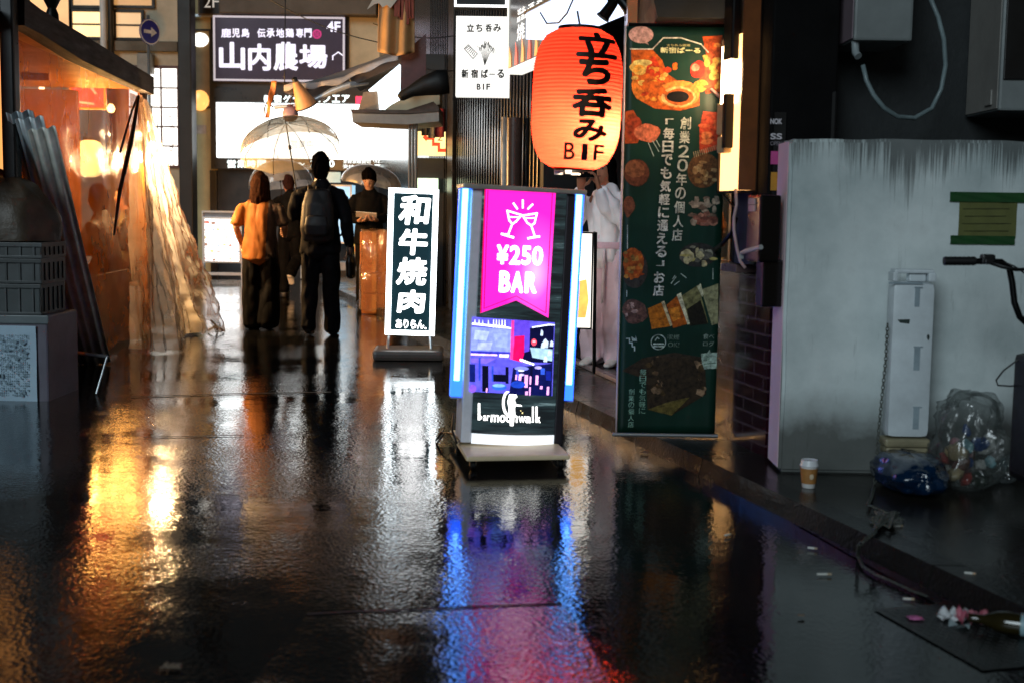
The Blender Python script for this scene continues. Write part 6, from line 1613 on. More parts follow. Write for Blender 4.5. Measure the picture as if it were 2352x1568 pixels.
        loft(m, [(hp(0, .030, -.125), .060 * H, .030 * H), (hp(0, .028, -.09), .068 * H, .044 * H), (hp(0, .020, -.04), .064 * H, .052 * H), (hp(0, .012, .01), .060 * H, .060 * H), (hp(0, .006, .045), .050 * H, .056 * H), (hp(0, .004, .068), .030 * H, .034 * H)], 22, sx)
    elif hair == 'long':
        loft(m, [(hp(0, .045, -.22), .05 * H, .022 * H), (hp(0, .04, -.12), .062 * H, .034 * H), (hp(0, .022, -.04), .058 * H, .046 * H), (hp(0, .012, .01), .056 * H, .056 * H), (hp(0, .006, .045), .050 * H, .056 * H), (hp(0, .004, .068), .030 * H, .034 * H)], 22, sx)
    fuse(m, .008, 3, .0075, 22, (1, 1, .35), 2).build('hair', parent=r, smooth=True)
    if face:
        f = mb(pbr('eye_dark', '120d0b', .3)); f.smooth = True
        for e in (1, -1):
            f.ball(hp(.018 * e, -.0425, .0), (.006 * H, .004 * H, .0035 * H), 10); f.ball(hp(.018 * e, -.0435, .012), (.009 * H, .003 * H, .0018 * H), 8)
        f.build('eyes', parent=r, smooth=True)
        f = mb(pbr('lips', '8a4a40', .4)); f.smooth = True; f.ball(hp(0, -.0445, -.034), (.012 * H, .004 * H, .0035 * H), 10); f.build('mouth', parent=r, smooth=True)
    return r, P
CLOTH_BLACK = pbr('black_suit_cloth', '0b0b10', .8, 0, .3, 6, spec=.15); CLOTH_BLACK2 = pbr('black_cotton', '09090b', .85, 0, .3, 6, spec=.12)
SHOE_BLACK = pbr('black_leather', '0b0a0a', .3); SHOE_WHITE = pbr('white_trainer', 'd5d0cc', .5)
CURL = (.5, .7, .5); REL = (.25, .35, .25)

# woman in the orange top, walking away
gw = ground(600, 757)
OR = pbr('orange_knit', '9c5a14', .75, 0, .22, 5, .2, 60)
w, P = person('woman in a loose orange top and wide black trousers walking away', gw, PI, 1.60,
    J=dict(ell=(.155, .01, .65), wrl=(.135, -.07, .53), elr=(-.15, -.01, .655), wrr=(-.135, -.10, .60), anr=(-.050, .03, .05), tor=(-.055, -.055, .014), anl=(.056, -.02, .045), tol=(.06, -.12, .012), hed=(.004, -.006, .922), look=(.25, -1, -.05)),
    top=OR, legs=pbr('black_wide_trousers', '0b0a0b', .85, 0, .3, 6, spec=.12), hair='bob', hair_m=pbr('hair_brown', '2e1a10', .9, 0, .5, 40, spec=.03), shoes=SHOE_BLACK,
    hands={'l': ((0, -.6, -.8), (-1, 0, 0), 1, REL), 'r': ((.1, -.9, .15), (1, 0, -.2), 1, CURL)}, coat=.455, wide=1.55, loose=1.12, sleeve=.5, flare=1.12, fold=.016,
    two_tone=(pbr('grey_brown_side', '4a3b30', .75, 0, .2, 5, .2, 60), lambda c: c.x < -.045 - .05 * (c.z - .5)))  # grey-brown towards one side of the top
# man in the black suit with a backpack and the big umbrella
gm = ground(737, 771)
HM = 1.77
mn, P = person('man in a black suit with a black backpack walking away under a big clear umbrella', gm, PI, HM,
    J=dict(ell=(.15, -.02, .655), wrl=(.125, -.12, .70), elr=(-.145, .03, .63), wrr=(-.155, -.03, .49), anr=(-.055, -.04, .045), tor=(-.06, -.135, .012), anl=(.062, .05, .060), tol=(.066, -.04, .014), knl=(.06, -.01, .29), look=(.1, -1, 0)),
    top=CLOTH_BLACK, legs=CLOTH_BLACK, hair='short', shoes=SHOE_BLACK, hands={'l': ((0, -.3, .9), (-1, -.3, 0), 1, (.9, 1.0, .7)), 'r': ((0, -.2, -1), (1, 0, 0), -1, (.7, .9, .6))}, coat=.46, wide=1.15, loose=1.08, fold=.018)
m = mb(pbr('white_collar', 'b9b4ae', .6)); m.lathe([(.062, .0), (.058, .018)], 20, (0, .012, .846 * HM), cap=False); m.build('collar', parent=mn, smooth=True)
m = mb(pbr('backpack_nylon', '101014', .55, 0, .3, 8))
loft(m, [((0, .165, .535 * HM), .15, .08), ((0, .19, .60 * HM), .165, .10), ((0, .185, .72 * HM), .155, .09), ((0, .16, .79 * HM), .12, .06)], 20)
bp = fuse(m, .012, 4, .008, 7).build('backpack', parent=mn, smooth=True)
m = mb(pbr('backpack_pocket', '1a1b20', .5)); loft(m, [((0, .265, .56 * HM), .11, .03), ((0, .28, .61 * HM), .115, .035), ((0, .27, .655 * HM), .10, .03)], 16); fuse(m, .01, 3).build('pocket', parent=bp, smooth=True)
m = mb(pbr('strap_black', '08080a', .5))
for e in (1, -1): m.tube([(e * .09, .13, .79 * HM), (e * .10, .05, .825 * HM), (e * .105, -.06, .80 * HM), (e * .11, -.115, .73 * HM)], .018, 8, flat=.4)
m.tube([(-.02, .17, .80 * HM), (-.0, .20, .825 * HM), (.02, .17, .80 * HM)], .01, 6); m.build('straps', parent=bp, smooth=True)
t = thing('handbag', 'small black bag with two loop handles at the suited man side', 'bag', mn.matrix_basis @ Vector((-.29, -.02, .33 * HM)), PI)
m = mb(pbr('bag_black', '111013', .35)); loft(m, [((0, 0, 0), .045, .12), ((0, 0, .14), .05, .14), ((0, 0, .2), .03, .13)], 14); fuse(m, .01, 2).build('body', parent=t, smooth=True)
m = mb(pbr('bag_handle', '1d1c20', .35)); m.tube([(.02, -.07, .2), (.02, -.05, .30), (.02, .05, .30), (.02, .07, .2)], .008, 6); m.tube([(-.02, -.07, .2), (-.02, -.05, .29), (-.02, .05, .29), (-.02, .07, .2)], .008, 6); m.build('handle', parent=t, smooth=True)

def umbrella(label, top, axis, rad, depth, length, mat, shaft_m, rotk=0.0, canopy_tilt=None, group='clear umbrellas in the lane'):
    """top is the tip; axis points from the handle to the tip"""
    ax_ = Vector(axis).normalized(); hnd = Vector(top) - ax_ * length
    u = thing('umbrella', label, 'umbrella', hnd, 0, group)
    q = Vector((0, 0, 1)).rotation_difference(ax_); u.rotation_mode = 'QUATERNION'; u.rotation_quaternion = q
    n = 8; zt = length - .05
    def surf(a, t):
        k = a / (2 * PI) * n + rotk; f = abs((k % 1) - .5) * 2          # 0 mid panel, 1 at a rib
        rr_ = rad * math.sin(t * PI / 2 * .98) ** .92 * (1 - .05 * (1 - f * f) * t)
        z = zt - depth * (1 - math.cos(t * PI / 2)) + .035 * (1 - f ** 2) * t ** 3 * rad
        return Vector((rr_ * math.cos(a), rr_ * math.sin(a), z))
    m = mb(mat); m.smooth = True; m.sheet(lambda i, j: surf(i * 2 * PI, max(j, .01)), 64, 12); c = m.build('canopy', parent=u, smooth=True)
    if canopy_tilt: 
        pass
    for k in range(n):
        a = 2 * PI * (k - rotk) / n + PI / n * 0
        rb = mb(shaft_m); rb.tube([surf(a, t) - Vector((0, 0, .006)) for t in (.03, .25, .5, .75, 1.0)], .0035, 5); rb.ball(surf(a, 1.0), .007, 8); rb.build('rib', parent=u, smooth=True)
    m = mb(shaft_m); m.smooth = True; m.tube([(0, 0, .1), (0, 0, length + .02)], .0065, 8); m.lathe([(.014, zt - depth * .85), (.014, zt - depth * .85 + .04)], 10); m.build('shaft', parent=u, smooth=40)
    m = mb(pbr('umbrella_handle', '6b6a68', .3)); m.smooth = True; m.tube([(0, 0, .12), (0, 0, .0), (0, 0, -.02), (.015, 0, -.05), (.045, 0, -.06), (.07, 0, -.045), (.075, 0, -.02)], .011, 8); m.build('handle', parent=u, smooth=True)
    return u
GREY_SH = pbr('umbrella_shaft', '2e2e30', .35, .5)
V_um = vinyl('umbrella_film', 'fdfeff', .74, .18, 6, .08); V_um2 = vinyl('umbrella_film_cream', 'efeae0', .36, .18, 4, .1, trans=.8)
tp = at(655, 272, 12.85)
hw = mn.matrix_basis @ P['wrl'] + Vector((-.02, 0, -.02))
axm = (tp - hw)
umbrella('big cream-tinted clear umbrella held high by the suited man', tp, axm + Vector((-.10, .0, 0)) * 0, .52, .34, axm.length, V_um2, GREY_SH, .3)
# walker further off, only neck and raised heel visible
gb = ground(668, 676)
b_, PB_ = person('walker with a reddish neck and white trainers further up the lane under a clear umbrella', gb, PI * .93, 1.75,
    J=dict(knr=(-.06, -.02, .30), anr=(-.05, .13, .19), tor=(-.05, .10, .095), hed=(.03, -.02, .915), look=(.6, -.8, -.35), ell=(.15, -.02, .66), wrl=(.11, -.11, .68)), top=CLOTH_BLACK2, legs=CLOTH_BLACK2, hair='short', hair_m=pbr('hair_dark_red', '2a1210', .75, 0, .4, 40, spec=.15), skin=SKIN_W, shoes=SHOE_WHITE, hands={'l': ((0, -.3, .9), (-1, -.3, 0), 1, (.9, 1, .7))}, coat=.48, wide=1.25)
Yb = gb.y
tp = at(638, 361, Yb + .45); hw = b_.matrix_basis @ PB_['wrl']; axb = tp - hw
umbrella('clear umbrella held ahead of the walker with white trainers', tp, (-.12, .10, 1), .49, .38, .86, V_um, GREY_SH, .1)
# waiter reading a pad
gt = ground(848, 702); 
wt, PW_ = person('young waiter in black with bowl-cut hair looking down at a white pad', gt, R(6), 1.77,
    J=dict(hed=(-.004, -.035, .915), nck=(0, -.002, .84), look=(-.10, -.92, -.30), ell=(.135, .0, .65), wrl=(.05, -.155, .625), elr=(-.14, .0, .65), wrr=(-.07, -.16, .62)),
    top=CLOTH_BLACK2, legs=CLOTH_BLACK2, hair='bowl', skin=SKIN, shoes=SHOE_BLACK, face=True, hands={'l': ((-.8, -.5, .05), (0, 0, 1), -1, CURL), 'r': ((.75, -.55, .05), (0, 0, 1), 1, CURL)}, coat=.45, loose=1.1)
t = thing('pad', 'white order pad in the hands of the young waiter', 'pad', wt.matrix_basis @ (Vector((-.02, -.175, .655)) * 1.77), R(4))
t.rotation_euler = (R(-28), R(4), R(4))
m = mb(pbr('pad_white', 'e2dede', .4, 0, .05)); m.box((0, 0, 0), (.26, .19, .008), .003); m.build('cover', parent=t)
m = mb(pbr('pad_page', 'efeceb', .6, 0, .05)); m.box((.0, .005, .0065), (.24, .165, .004), .001); m.build('page', parent=t)
tp = at(860, 371, gt.y + .45)
umbrella('clear umbrella leaning on the shoulder behind the waiter', tp, (.16, -.05, 1), .42, .27, .72, V_um, GREY_SH, .2)

# person in pale clothes holding up a phone, in the doorway
gp = ground(1388, 838, PAVE_Z + .02)
PINK = pbr('pale_white_blouse', 'f3ecec', .7, 0, .12, 5, .15, 50); PINK2 = pbr('pale_pink_trousers', 'ecd0d8', .7, 0, .15, 5, .15, 50)
ph, PP = person('person in pale pink loose clothes in the doorway raising a phone with both hands', gp, R(-32), 1.57,
    J=dict(ell=(.13, -.09, .665), wrl=(.045, -.175, .835), elr=(-.135, -.07, .665), wrr=(-.055, -.165, .83), hed=(-.02, -.012, .925)),
    top=PINK, legs=PINK2, hair='long', skin=SKIN_W, shoes=SHOE_WHITE, face=True, hands={'l': ((-.2, -.25, 1), (-.8, -.5, .0), -1, (.35, .6, .5)), 'r': ((.2, -.25, 1), (.8, -.5, 0), 1, (.3, .6, .5))}, coat=.50, wide=1.5, loose=1.0, cuff=.40, flare=1.08, fold=.024)
m = mb(pbr('waist_band', 'd9b3bd', .7)); m.smooth = True; m.lathe([(.168, .555 * 1.57), (.172, .565 * 1.57), (.166, .585 * 1.57)], 30, cap=False, sy=.74); m.build('waistband', parent=ph, smooth=True)
t = thing('phone', 'dark phone held up in front of the face by the person in pale pink', 'phone', ph.matrix_basis @ (Vector((-.005, -.20, .905)) * 1.57), R(-32))
m = mb(pbr('phone_back', '0c0c0e', .2)); m.box((0, 0, 0), (.16, .009, .078), .004); m.build('body', parent=t)
m = mb(emit('phone_screen', (.3, .4, .5), .3)); m.box((0, .0055, 0), (.145, .001, .068)); m.build('screen', parent=t)
m = mb(pbr('sash_cord', 'f0dde0', .6)); m.smooth = True; m.tube([(.05, -.135, .55 * 1.57), (.055, -.15, .45 * 1.57), (.05, -.155, .30 * 1.57)], .010, 8, flat=.5); m.build('sash', parent=ph, smooth=True)

# customers sitting inside the stall, against the light
DARK = pbr('dark_jacket', '14100e', .7, 0, .3, 6)
for i, (px, py, Y, rz, H, lab) in enumerate(((300, 800, 11.5, R(-80), 1.78, 'customer in a dark jacket seated at the stall counter next to the corner post'), (238, 840, 10.75, R(-100), 1.74, 'customer in a dark coat seated at the stall counter nearer the corrugated sheets'))):
    q = PSt.w(PSt.p(px, 600, .34)[0], .34, 0)
    th = .26
    person(lab, (q.x, q.y, .50 - .40), rz, H, J=dict(hpl=(.06, .0, .26), hpr=(-.06, 0, .26), pel=(0, .01, .29), wst=(0, .02, .37), chs=(0, .0, .49), nck=(0, -.01, .60), hed=(0, -.03, .69), shl=(.11, 0, .57), shr=(-.11, 0, .57), ell=(.14, -.04, .41), elr=(-.14, -.04, .41), wrl=(.08, -.2, .39), wrr=(-.08, -.2, .39),
        knl=(.08, -.25, .25), knr=(-.08, -.25, .25), anl=(.08, -.23, .03), anr=(-.08, -.23, .03), tol=(.085, -.32, .0), tor=(-.085, -.32, .0)), top=DARK, legs=CLOTH_BLACK, hair='short', skin=SKIN_W, shoes=SHOE_BLACK, hands={'l': ((-.3, -1, 0), (0, 0, -1), -1, REL), 'r': ((.3, -1, 0), (0, 0, -1), 1, REL)}, coat=.24, loose=1.12, group='customers seated inside the stall')
    t = thing('stool', 'round wooden stool under the customer ' + ('next to the corner post' if i == 0 else 'nearer the corrugated sheets'), 'stool', (q.x, q.y, 0), 0, 'stools inside the stall')
    m = mb(pbr('stool_seat', '4a2c18', .5)); m.lathe([(.15, .395), (.165, .41), (.165, .425), (.15, .44)], 20); m.build('seat', parent=t)
    for k in range(4):
        a = PI / 4 + k * PI / 2; m = mb(pbr('stool_leg', '2b1a10', .5)); m.tube([(.11 * math.cos(a), .11 * math.sin(a), .395), (.16 * math.cos(a), .16 * math.sin(a), 0)], .014, 8); m.build('leg', parent=t)

# ------------------------------------------------------------------ poster stand in the doorway behind the bar sign
q = ground(1330, 800, PAVE_Z); Yq = 8.9
pl = front(1335, 650, Yq)
r, L, put = board('poster_stand', 'lit beer poster on a leaning stand behind the bar sign', 'poster stand', Plane(pl.o, R(-8)), 1306, 533, 1362, 756, 0, .03, emit('poster_cream', (1.0, .93, .82), 1.3, .12, 5), M_blackmetal, .012)
m = mb(emit('beer_amber', (1, .50, .10), 1.1, .4, 14)); 
def lq(x, y): a = L(x, y, x + .1, y + .1); return a[0], a[1]
m.flat([lq(*p) for p in ((1312, 640), (1345, 620), (1352, 690), (1345, 730), (1318, 730))], -.004)
m.use(emit('beer_foam', (1, .97, .9), 1.6)); m.flat([lq(*p) for p in ((1308, 600), (1330, 560), (1350, 580), (1352, 640), (1312, 650))], -.006)
m.use(pbr('poster_brown', '6b5a48', .5)); x, z = lq(1320, 625); m.blob(x, z, .02, .03, -.008, 12, .5); m.build('print', parent=r)  # brown blob printed on the poster
m = mb(M_blackmetal); w = L(1306, 533, 1362, 756); m.tube([(w[2] / 2 + .012, -.01, w[1] + w[3] / 2), (w[2] / 2 + .02, -.01, PAVE_Z + .02)], .012, 8); m.tube([(-w[2] / 2, .04, w[1] + w[3] / 2), (-w[2] / 2, .35, PAVE_Z + .02)], .01, 8); m.tube([(w[2] / 2, .04, w[1] + w[3] / 2), (w[2] / 2, .35, PAVE_Z + .02)], .01, 8); m.build('stand_legs', parent=r, smooth=40)

# ------------------------------------------------------------------ against the low wall
# taped notice
r = thing('notice', 'faded yellow-green notice fixed to the low wall with dark green tape', 'notice', PW.w(PW.p(2262, 500)[0], -.001, 0))
ox = PW.p(2262, 500)[0]
def wl(px, py, dy=-.004): x, z = PW.p(px, py, dy); return x - ox, dy, z
def wsheet(m, x0, y0, x1, y1, dy, w=.002, wave=.003):
    a, b_ = wl(x0, y0, dy), wl(x1, y1, dy)
    m.sheet(lambda u, v: (a[0] + (b_[0] - a[0]) * u, dy - wave * abs(math.sin(u * 7 + v * 4)), b_[2] + (a[2] - b_[2]) * v), 16, 8)
m = mb(pbr('yellowed_paper', '5e6130', .6, 0, .22, 9)); wsheet(m, 2204, 455, 2332, 548, -.003); m.build('paper', parent=r, smooth=True)
m = mb(pbr('green_tape', '1e4a26', .35, 0, .2, 9)); wsheet(m, 2182, 441, 2362, 466, -.010); wsheet(m, 2183, 541, 2330, 563, -.010); m.build('tape', parent=r, smooth=True)
m = mb(pbr('notice_ink', '3c4018', .6))
for k, (x0, x1) in enumerate(((2212, 2318), (2216, 2310), (2210, 2322), (2214, 2316))):
    a, b_ = wl(x0, 480 + k * 17, -.0075), wl(x1, 480 + k * 17, -.0075); m.line([(a[0], a[2]), (b_[0], b_[2])], .004, -.0075)
m.build('print', parent=r)
# tall white plastic sign-stand body
SP = ground(2083, 1046, PAVE_Z); YS = WL.y - .17
PSb = Plane((at(2085, 800, YS).x, YS, 0), 0)
r = thing('sign_stand_body', 'tall white plastic panel with a carrying handle standing on a blue bag', 'plastic panel', PSb.o)
x0, x1 = PSb.p(2036, 850)[0], PSb.p(2135, 850)[0]; zt, zb = PSb.p(2085, 618)[1], PSb.p(2085, 1002)[1]
wd = x1 - x0
M_wp = pbr('worn_white_plastic', 'd4dde2', .4, 0, .22, 3.5, .1, 40)
def rrect(x0, z0, x1, z1, r_, n=6):
    P = []
    for cx, cz, a0 in ((x1 - r_, z1 - r_, 0), (x0 + r_, z1 - r_, PI / 2)):
        for k in range(n + 1): a = a0 + PI / 2 * k / n; P.append((cx + r_ * math.cos(a), cz + r_ * math.sin(a)))
    return P + [(x0, z0), (x1, z0)]
hh = .045
m = mb(M_wp); m.box2((x0, -.045, zb), (x1, .06, zt - hh - .01), .034); m.build('panel', parent=r, smooth=35)
m = mb(M_wp); 
m.box2((x0, -.04, zt - hh - .008), (x0 + .022, .04, zt - .012), .006); m.box2((x1 - .036, -.04, zt - hh - .008), (x1, .04, zt - .014), .008); m.box2((x0 + .006, -.038, zt - .018), (x1 - .008, .038, zt), .009)
m.box2((x0 + .075, -.02, zt - hh - .008), (x1 - .04, .03, zt - .02), .006); m.build('handle', parent=r)
GR = pbr('panel_groove', '93a3ac', .5)
for (a, b_, c, d) in ((2103, 660, 2112, 705), (2101, 796, 2112, 850), (2099, 934, 2110, 985)):
    m = mb(GR); p, q = PSb.p(a, b_, -.05), PSb.p(c, d, -.05); m.box2((p[0], -.048, q[1]), (q[0], -.0455, p[1])); m.box2((p[0] - .004, -.05, p[1] - .003), (q[0] + .01, -.0485, p[1] + .002)); m.build('slot', parent=r)
m = mb(GR); p, q = PSb.p(2042, 648, -.05), PSb.p(2120, 652, -.05); m.box2((p[0], -.0475, q[1] - .003), (q[0], -.0455, p[1])); m.build('groove', parent=r)
m = mb(pbr('chip_dark', '2b3a36', .6)); p, q = PSb.p(2054, 732), PSb.p(2082, 742); m.flat([(p[0], p[1]), (q[0], p[1] + .002), (q[0] - .002, q[1]), (p[0] + .012, q[1] + .004)], -.0458); m.build('chip', parent=r); m = mb(pbr('chip_dark', '2b3a36', .6))
p = PSb.p(2124, 772); m.blob(p[0], p[1], .006, .012, -.0458, 12, .4); m.build('chip', parent=r)
m = mb(pbr('beige_band', '8f866a', .5, 0, .3, 6)); m.box2((x0 - .008, -.055, PSb.p(2085, 1022)[1]), (x1 + .002, .05, zb - .001), .012); m.box2((x0 - .002, -.05, PSb.p(2085, 1040)[1]), (x1 - .002, .05, PSb.p(2085, 1022)[1] - .001), .012); m.build('foot_band', parent=r)
# blue plastic bag under it
zb2 = PSb.p(2085, 1040)[1]
def bag(name, label, cat, c, rx_, ry_, h, mat, seed, jit=.14, spike=.0, base_flat=True):
    m = mb(mat); m.smooth = True
    def fn(u, v):
        a = u * 2 * PI; t = (v - .5) * PI; n = mnoise.noise(Vector((math.cos(a) * 2.2, math.sin(a) * 2.2, v * 4 + seed))); n2 = abs(mnoise.noise(Vector((math.cos(a) * 6, math.sin(a) * 6, v * 9 + seed))))
        k = (max(0, math.cos(t)) ** .55) * (1 + jit * n - jit * .9 * n2)
        return (rx_ * k * math.cos(a), ry_ * k * math.sin(a), h * (.5 + .5 * math.sin(t)) * (1 + .25 * jit * n))
    m.sheet(fn, 56, 28); o = m.build(name, smooth=True, loc=c)
    return tag(o, label, cat)
bag('plastic_bag', 'dark blue shiny plastic bag crushed under the white plastic panel', 'plastic bag', (PSb.o.x - .02, YS - .16, PAVE_Z), wd * .78, .27, zb2 - PAVE_Z + .03, pbr('blue_bag_film', '082440', .14, 0, .3, 8, .5, 18, coat=.6), 3, .18)
# clear rubbish bag with its contents
RB = at(2225, 1000, WL.y - .30); PRb = Plane((RB.x, RB.y, 0), 0)
x0, x1 = PRb.p(2150, 1000)[0], PRb.p(2318, 1000)[0]; h = PRb.p(2235, 905)[1] - PAVE_Z
rb = bag('rubbish_bag', 'clear rubbish bag full of coloured packaging slumped against the low wall', 'rubbish bag', (RB.x, RB.y, PAVE_Z), (x1 - x0) * .5, .17, h, vinyl('rubbish_film', 'aab4b0', .20, .2, 9, .22, fres=.22), 8, .48)
M_ct = [pbr('pack_' + h_, tuple(x * .6 for x in C(h_)), .35, 0, .35, 30, coat=.3) for h_ in ('a83a34', 'c9b48a', 'd8d8d2', '1f4f9a', '8fc0c8', '6a3a2c', 'd89aa0', '2d3a30')]
rr = random.Random(12)
for k in range(20):
    m = mb(M_ct[k % 8]); s_ = rr.uniform(.03, .06)
    loft(m, [((0, 0, -s_ * .8), s_ * .5, s_ * .35), ((rr.uniform(-.2, .2) * s_, 0, 0), s_ * .9, s_ * .6), ((0, 0, s_ * .8), s_ * .5, s_ * .4)], 8)
    o = fuse(m, .008, 1, .008, 30, (1, 1, 1), k).build('packaging', smooth=30)
    a = rr.uniform(0, 2 * PI); q_ = rr.uniform(0, .62) ** .7
    o.location = (RB.x + math.cos(a) * q_ * (x1 - x0) * .40, RB.y - .02 + math.sin(a) * q_ * .11, PAVE_Z + .05 + rr.uniform(.0, .55) * h * (1 - q_ * .5)); o.rotation_euler = (rr.uniform(0, 3), rr.uniform(0, 3), rr.uniform(0, 3))
    tag(o, 'crumpled food packaging seen through the clear rubbish bag', 'packaging', 'packaging inside the clear rubbish bag')
q = ground(2308, 1108, PAVE_Z)
bag('plastic_bag', 'small crumpled clear plastic bag lying by the rubbish bag', 'plastic bag', (q.x, q.y, PAVE_Z), .055, .05, .12, vinyl('small_bag_film', 'd8e4e8', .22, .4, 10, .1), 15, .3)
# coffee cup
q = ground(1857, 1119, PAVE_Z)
r = thing('coffee_cup', 'paper coffee cup with a white lid and brown sleeve left on the pavement', 'cup', (q.x, q.y, PAVE_Z + .001))
sc = .118 / .12
m = mb(pbr('cup_white', 'd9d7d4', .45, 0, .05)); m.smooth = True; m.lathe([(.026, 0), (.0275, .002), (.036, .098)], 28); m.build('cup', parent=r, smooth=40)
m = mb(pbr('cup_sleeve', 'a8743c', .6, 0, .2, 30)); m.lathe([(.0300, .020), (.0305, .020), (.0365, .085), (.0355, .085)], 28, cap=False); m.build('sleeve', parent=r, smooth=40)
m = mb(pbr('cup_mark', 'd8c4a4', .5)); m.ball((.004, -.0335, .052), (.010, .002, .013), 10); m.build('emblem', parent=r, smooth=True)
m = mb(pbr('cup_lid', 'dcdee2', .3, 0, .05)); m.smooth = True; m.lathe([(.0375, .092), (.0395, .094), (.0395, .100), (.0365, .104), (.0345, .118), (.0335, .120), (.030, .117)], 28); m.build('lid', parent=r, smooth=40)

# chain: hangs by the panel, piles up and crosses the pavement
def chain(pathpts, lk=.020, wr=.0022):
    P = [Vector(p) for p in pathpts]; out = []
    d = 0; seg = [(b - a).length for a, b in zip(P, P[1:])]; tot = sum(seg); n = int(tot / (lk * .78)); m = mb(pbr('chain_steel', '5c615a', .35, .4, .3, 20)); m.smooth = True
    for k in range(n):
        t = (k + .5) * lk * .78; i = 0
        while i < len(seg) - 1 and t > seg[i]: t -= seg[i]; i += 1
        c = P[i].lerp(P[i + 1], min(1, t / seg[i])); dr = (P[i + 1] - P[i]).normalized()
        up = Vector((0, 0, 1)) if abs(dr.z) < .8 else Vector((0, 1, 0)); s_ = dr.cross(up).normalized(); up = s_.cross(dr)
        b = (s_ if k % 2 else (up * .75 + s_ * .66)).normalized()
        ring = []
        for j in range(12): a = 2 * PI * j / 12; ring.append(c + dr * math.cos(a) * lk * .5 + b * math.sin(a) * lk * .30)
        m.tube(ring + [ring[0]], wr, 5, cap=False)
    return m
rr = random.Random(6)
pts_ = []
for (px, py) in ((2034, 742), (2030, 820), (2022, 900), (2014, 980), (2008, 1060), (2004, 1110)):
    x, z = PSb.p(px, py, -.03); pts_.append(PSb.w(x, -.06, z))
zc = PAVE_Z + .006
heap_ = [(2002, 1140), (1994, 1158)]
for k in range(46):
    t = k * 1.9; heap_.append((2034 + (44 - k * .25) * math.cos(t) * rr.uniform(.35, 1), 1192 + 22 * math.sin(t * 1.13) * rr.uniform(.35, 1)))
heap_ += [(2010, 1222), (1988, 1238)]
for k, (px, py) in enumerate(heap_): pts_.append(ground(px, py, zc + rr.uniform(0, .022)))
for (px, py) in ((1972, 1252), (1970, 1275), (1982, 1300), (2010, 1318), (2040, 1330), (2072, 1345), (2100, 1358), (2130, 1368)):
    g0 = ground(px, py, .012); gz = zc if g0.x > kerb_x(g0.y) else .012; pts_.append(ground(px, py, gz))
o = chain(pts_).build('chain', smooth=True)
tag(o, 'long steel chain hanging by the white panel, heaped and trailing over the kerb', 'chain')

# bicycle mostly out of frame: left grip, bar, cable, frame and wheel
YH = 4.95
PBk = Plane((0, YH, 0), 0)
def hb(px, py, dy=0): x, z = PBk.p(px, py, dy); return Vector((x, YH + dy, z))
g0 = hb(2168, 600); base = Vector((hb(2440, 1300).x, YH + .15, 0)); base.z = PAVE_Z
r = thing('bicycle', 'dark bicycle reaching into the picture with its left grip and brake cable', 'bicycle', base)
b0 = lambda px, py, dy=0: hb(px, py, dy) - base
m = mb(M_blackmetal); m.smooth = True
m.tube([b0(2225, 600), b0(2300, 602), b0(2318, 615), b0(2325, 650), b0(2330, 695), b0(2342, 728), b0(2368, 752, .01), b0(2440, 760, .03), b0(2520, 750, .03), b0(2560, 700), b0(2570, 620), b0(2600, 602), b0(2640, 600)], .0125, 10)
bar = m.build('handlebar', parent=r, smooth=40)
m = mb(pbr('grip_rubber', '08080a', .6, 0, .2, 20)); m.smooth = True
for a, c in ((2168, 2240), (2720, 2640)):
    m = mb(pbr('grip_rubber', '08080a', .6, 0, .2, 20)); A, B_ = b0(a, 600), b0(c, 600); n = 14; m.tube([A.lerp(B_, k / n) for k in range(n + 1)], [.0165 + .0016 * (k % 2) for k in range(n + 1)], 12); m.build('grip', parent=bar, smooth=40)
m = mb(pbr('shifter_black', '101114', .4)); A = b0(2268, 596); m.box(A, (.055, .036, .04), .01); m.box(A + Vector((.0, -.02, -.008)), (.04, .02, .02), .006); m.build('shifter', parent=bar)
m = mb(M_blackmetal); m.smooth = True; m.tube([b0(2275, 604, -.02), b0(2300, 612, -.05), b0(2335, 620, -.06), b0(2380, 618, -.05)], [.008, .009, .007, .006], 8); m.build('brake_lever', parent=bar, smooth=40)
m = mb(pbr('cable_black', '070708', .4)); m.smooth = True
m.tube([b0(2290, 596), b0(2330, 612, -.03), b0(2400, 660, -.04), b0(2430, 740, -.03), b0(2400, 790, -.02), b0(2352, 815), b0(2305, 850), b0(2288, 872), b0(2292, 884), b0(2320, 886), b0(2360, 882), b0(2430, 900), b0(2460, 960)], .0035, 6); m.build('brake_cable', parent=r, smooth=True)
m = mb(M_blackmetal); m.smooth = True
stem_t, stem_b = b0(2442, 758, .03), b0(2455, 1000, .06)
m.tube([stem_t, stem_b], .018, 10)
hubf = b0(2470, 1330, -.18); hubf.z = .33; hubr = hubf + Vector((.25, 1.02, 0))
m.tube([stem_b, stem_b + Vector((-.05, -.02, -.06)), hubf + Vector((-.055, 0, 0))], .013, 8); m.tube([stem_b, stem_b + Vector((.05, -.02, -.06)), hubf + Vector((.055, 0, 0))], .013, 8); m.build('fork', parent=r, smooth=40)
m = mb(pbr('frame_black', '0d0e10', .3, .3)); m.smooth = True
bb = hubf.lerp(hubr, .45); bb.z = .28; st_ = bb + Vector((.05, .18, .42))
m.tube([stem_b + Vector((0, .02, .1)), bb], .018, 10); m.tube([stem_b + Vector((0, .02, .06)), st_ - Vector((0, 0, .1))], .016, 10); m.tube([bb, st_], .016, 10); m.tube([bb, hubr], .010, 8); m.tube([st_ - Vector((0, 0, .06)), hubr], .009, 8); m.build('frame', parent=r, smooth=40)
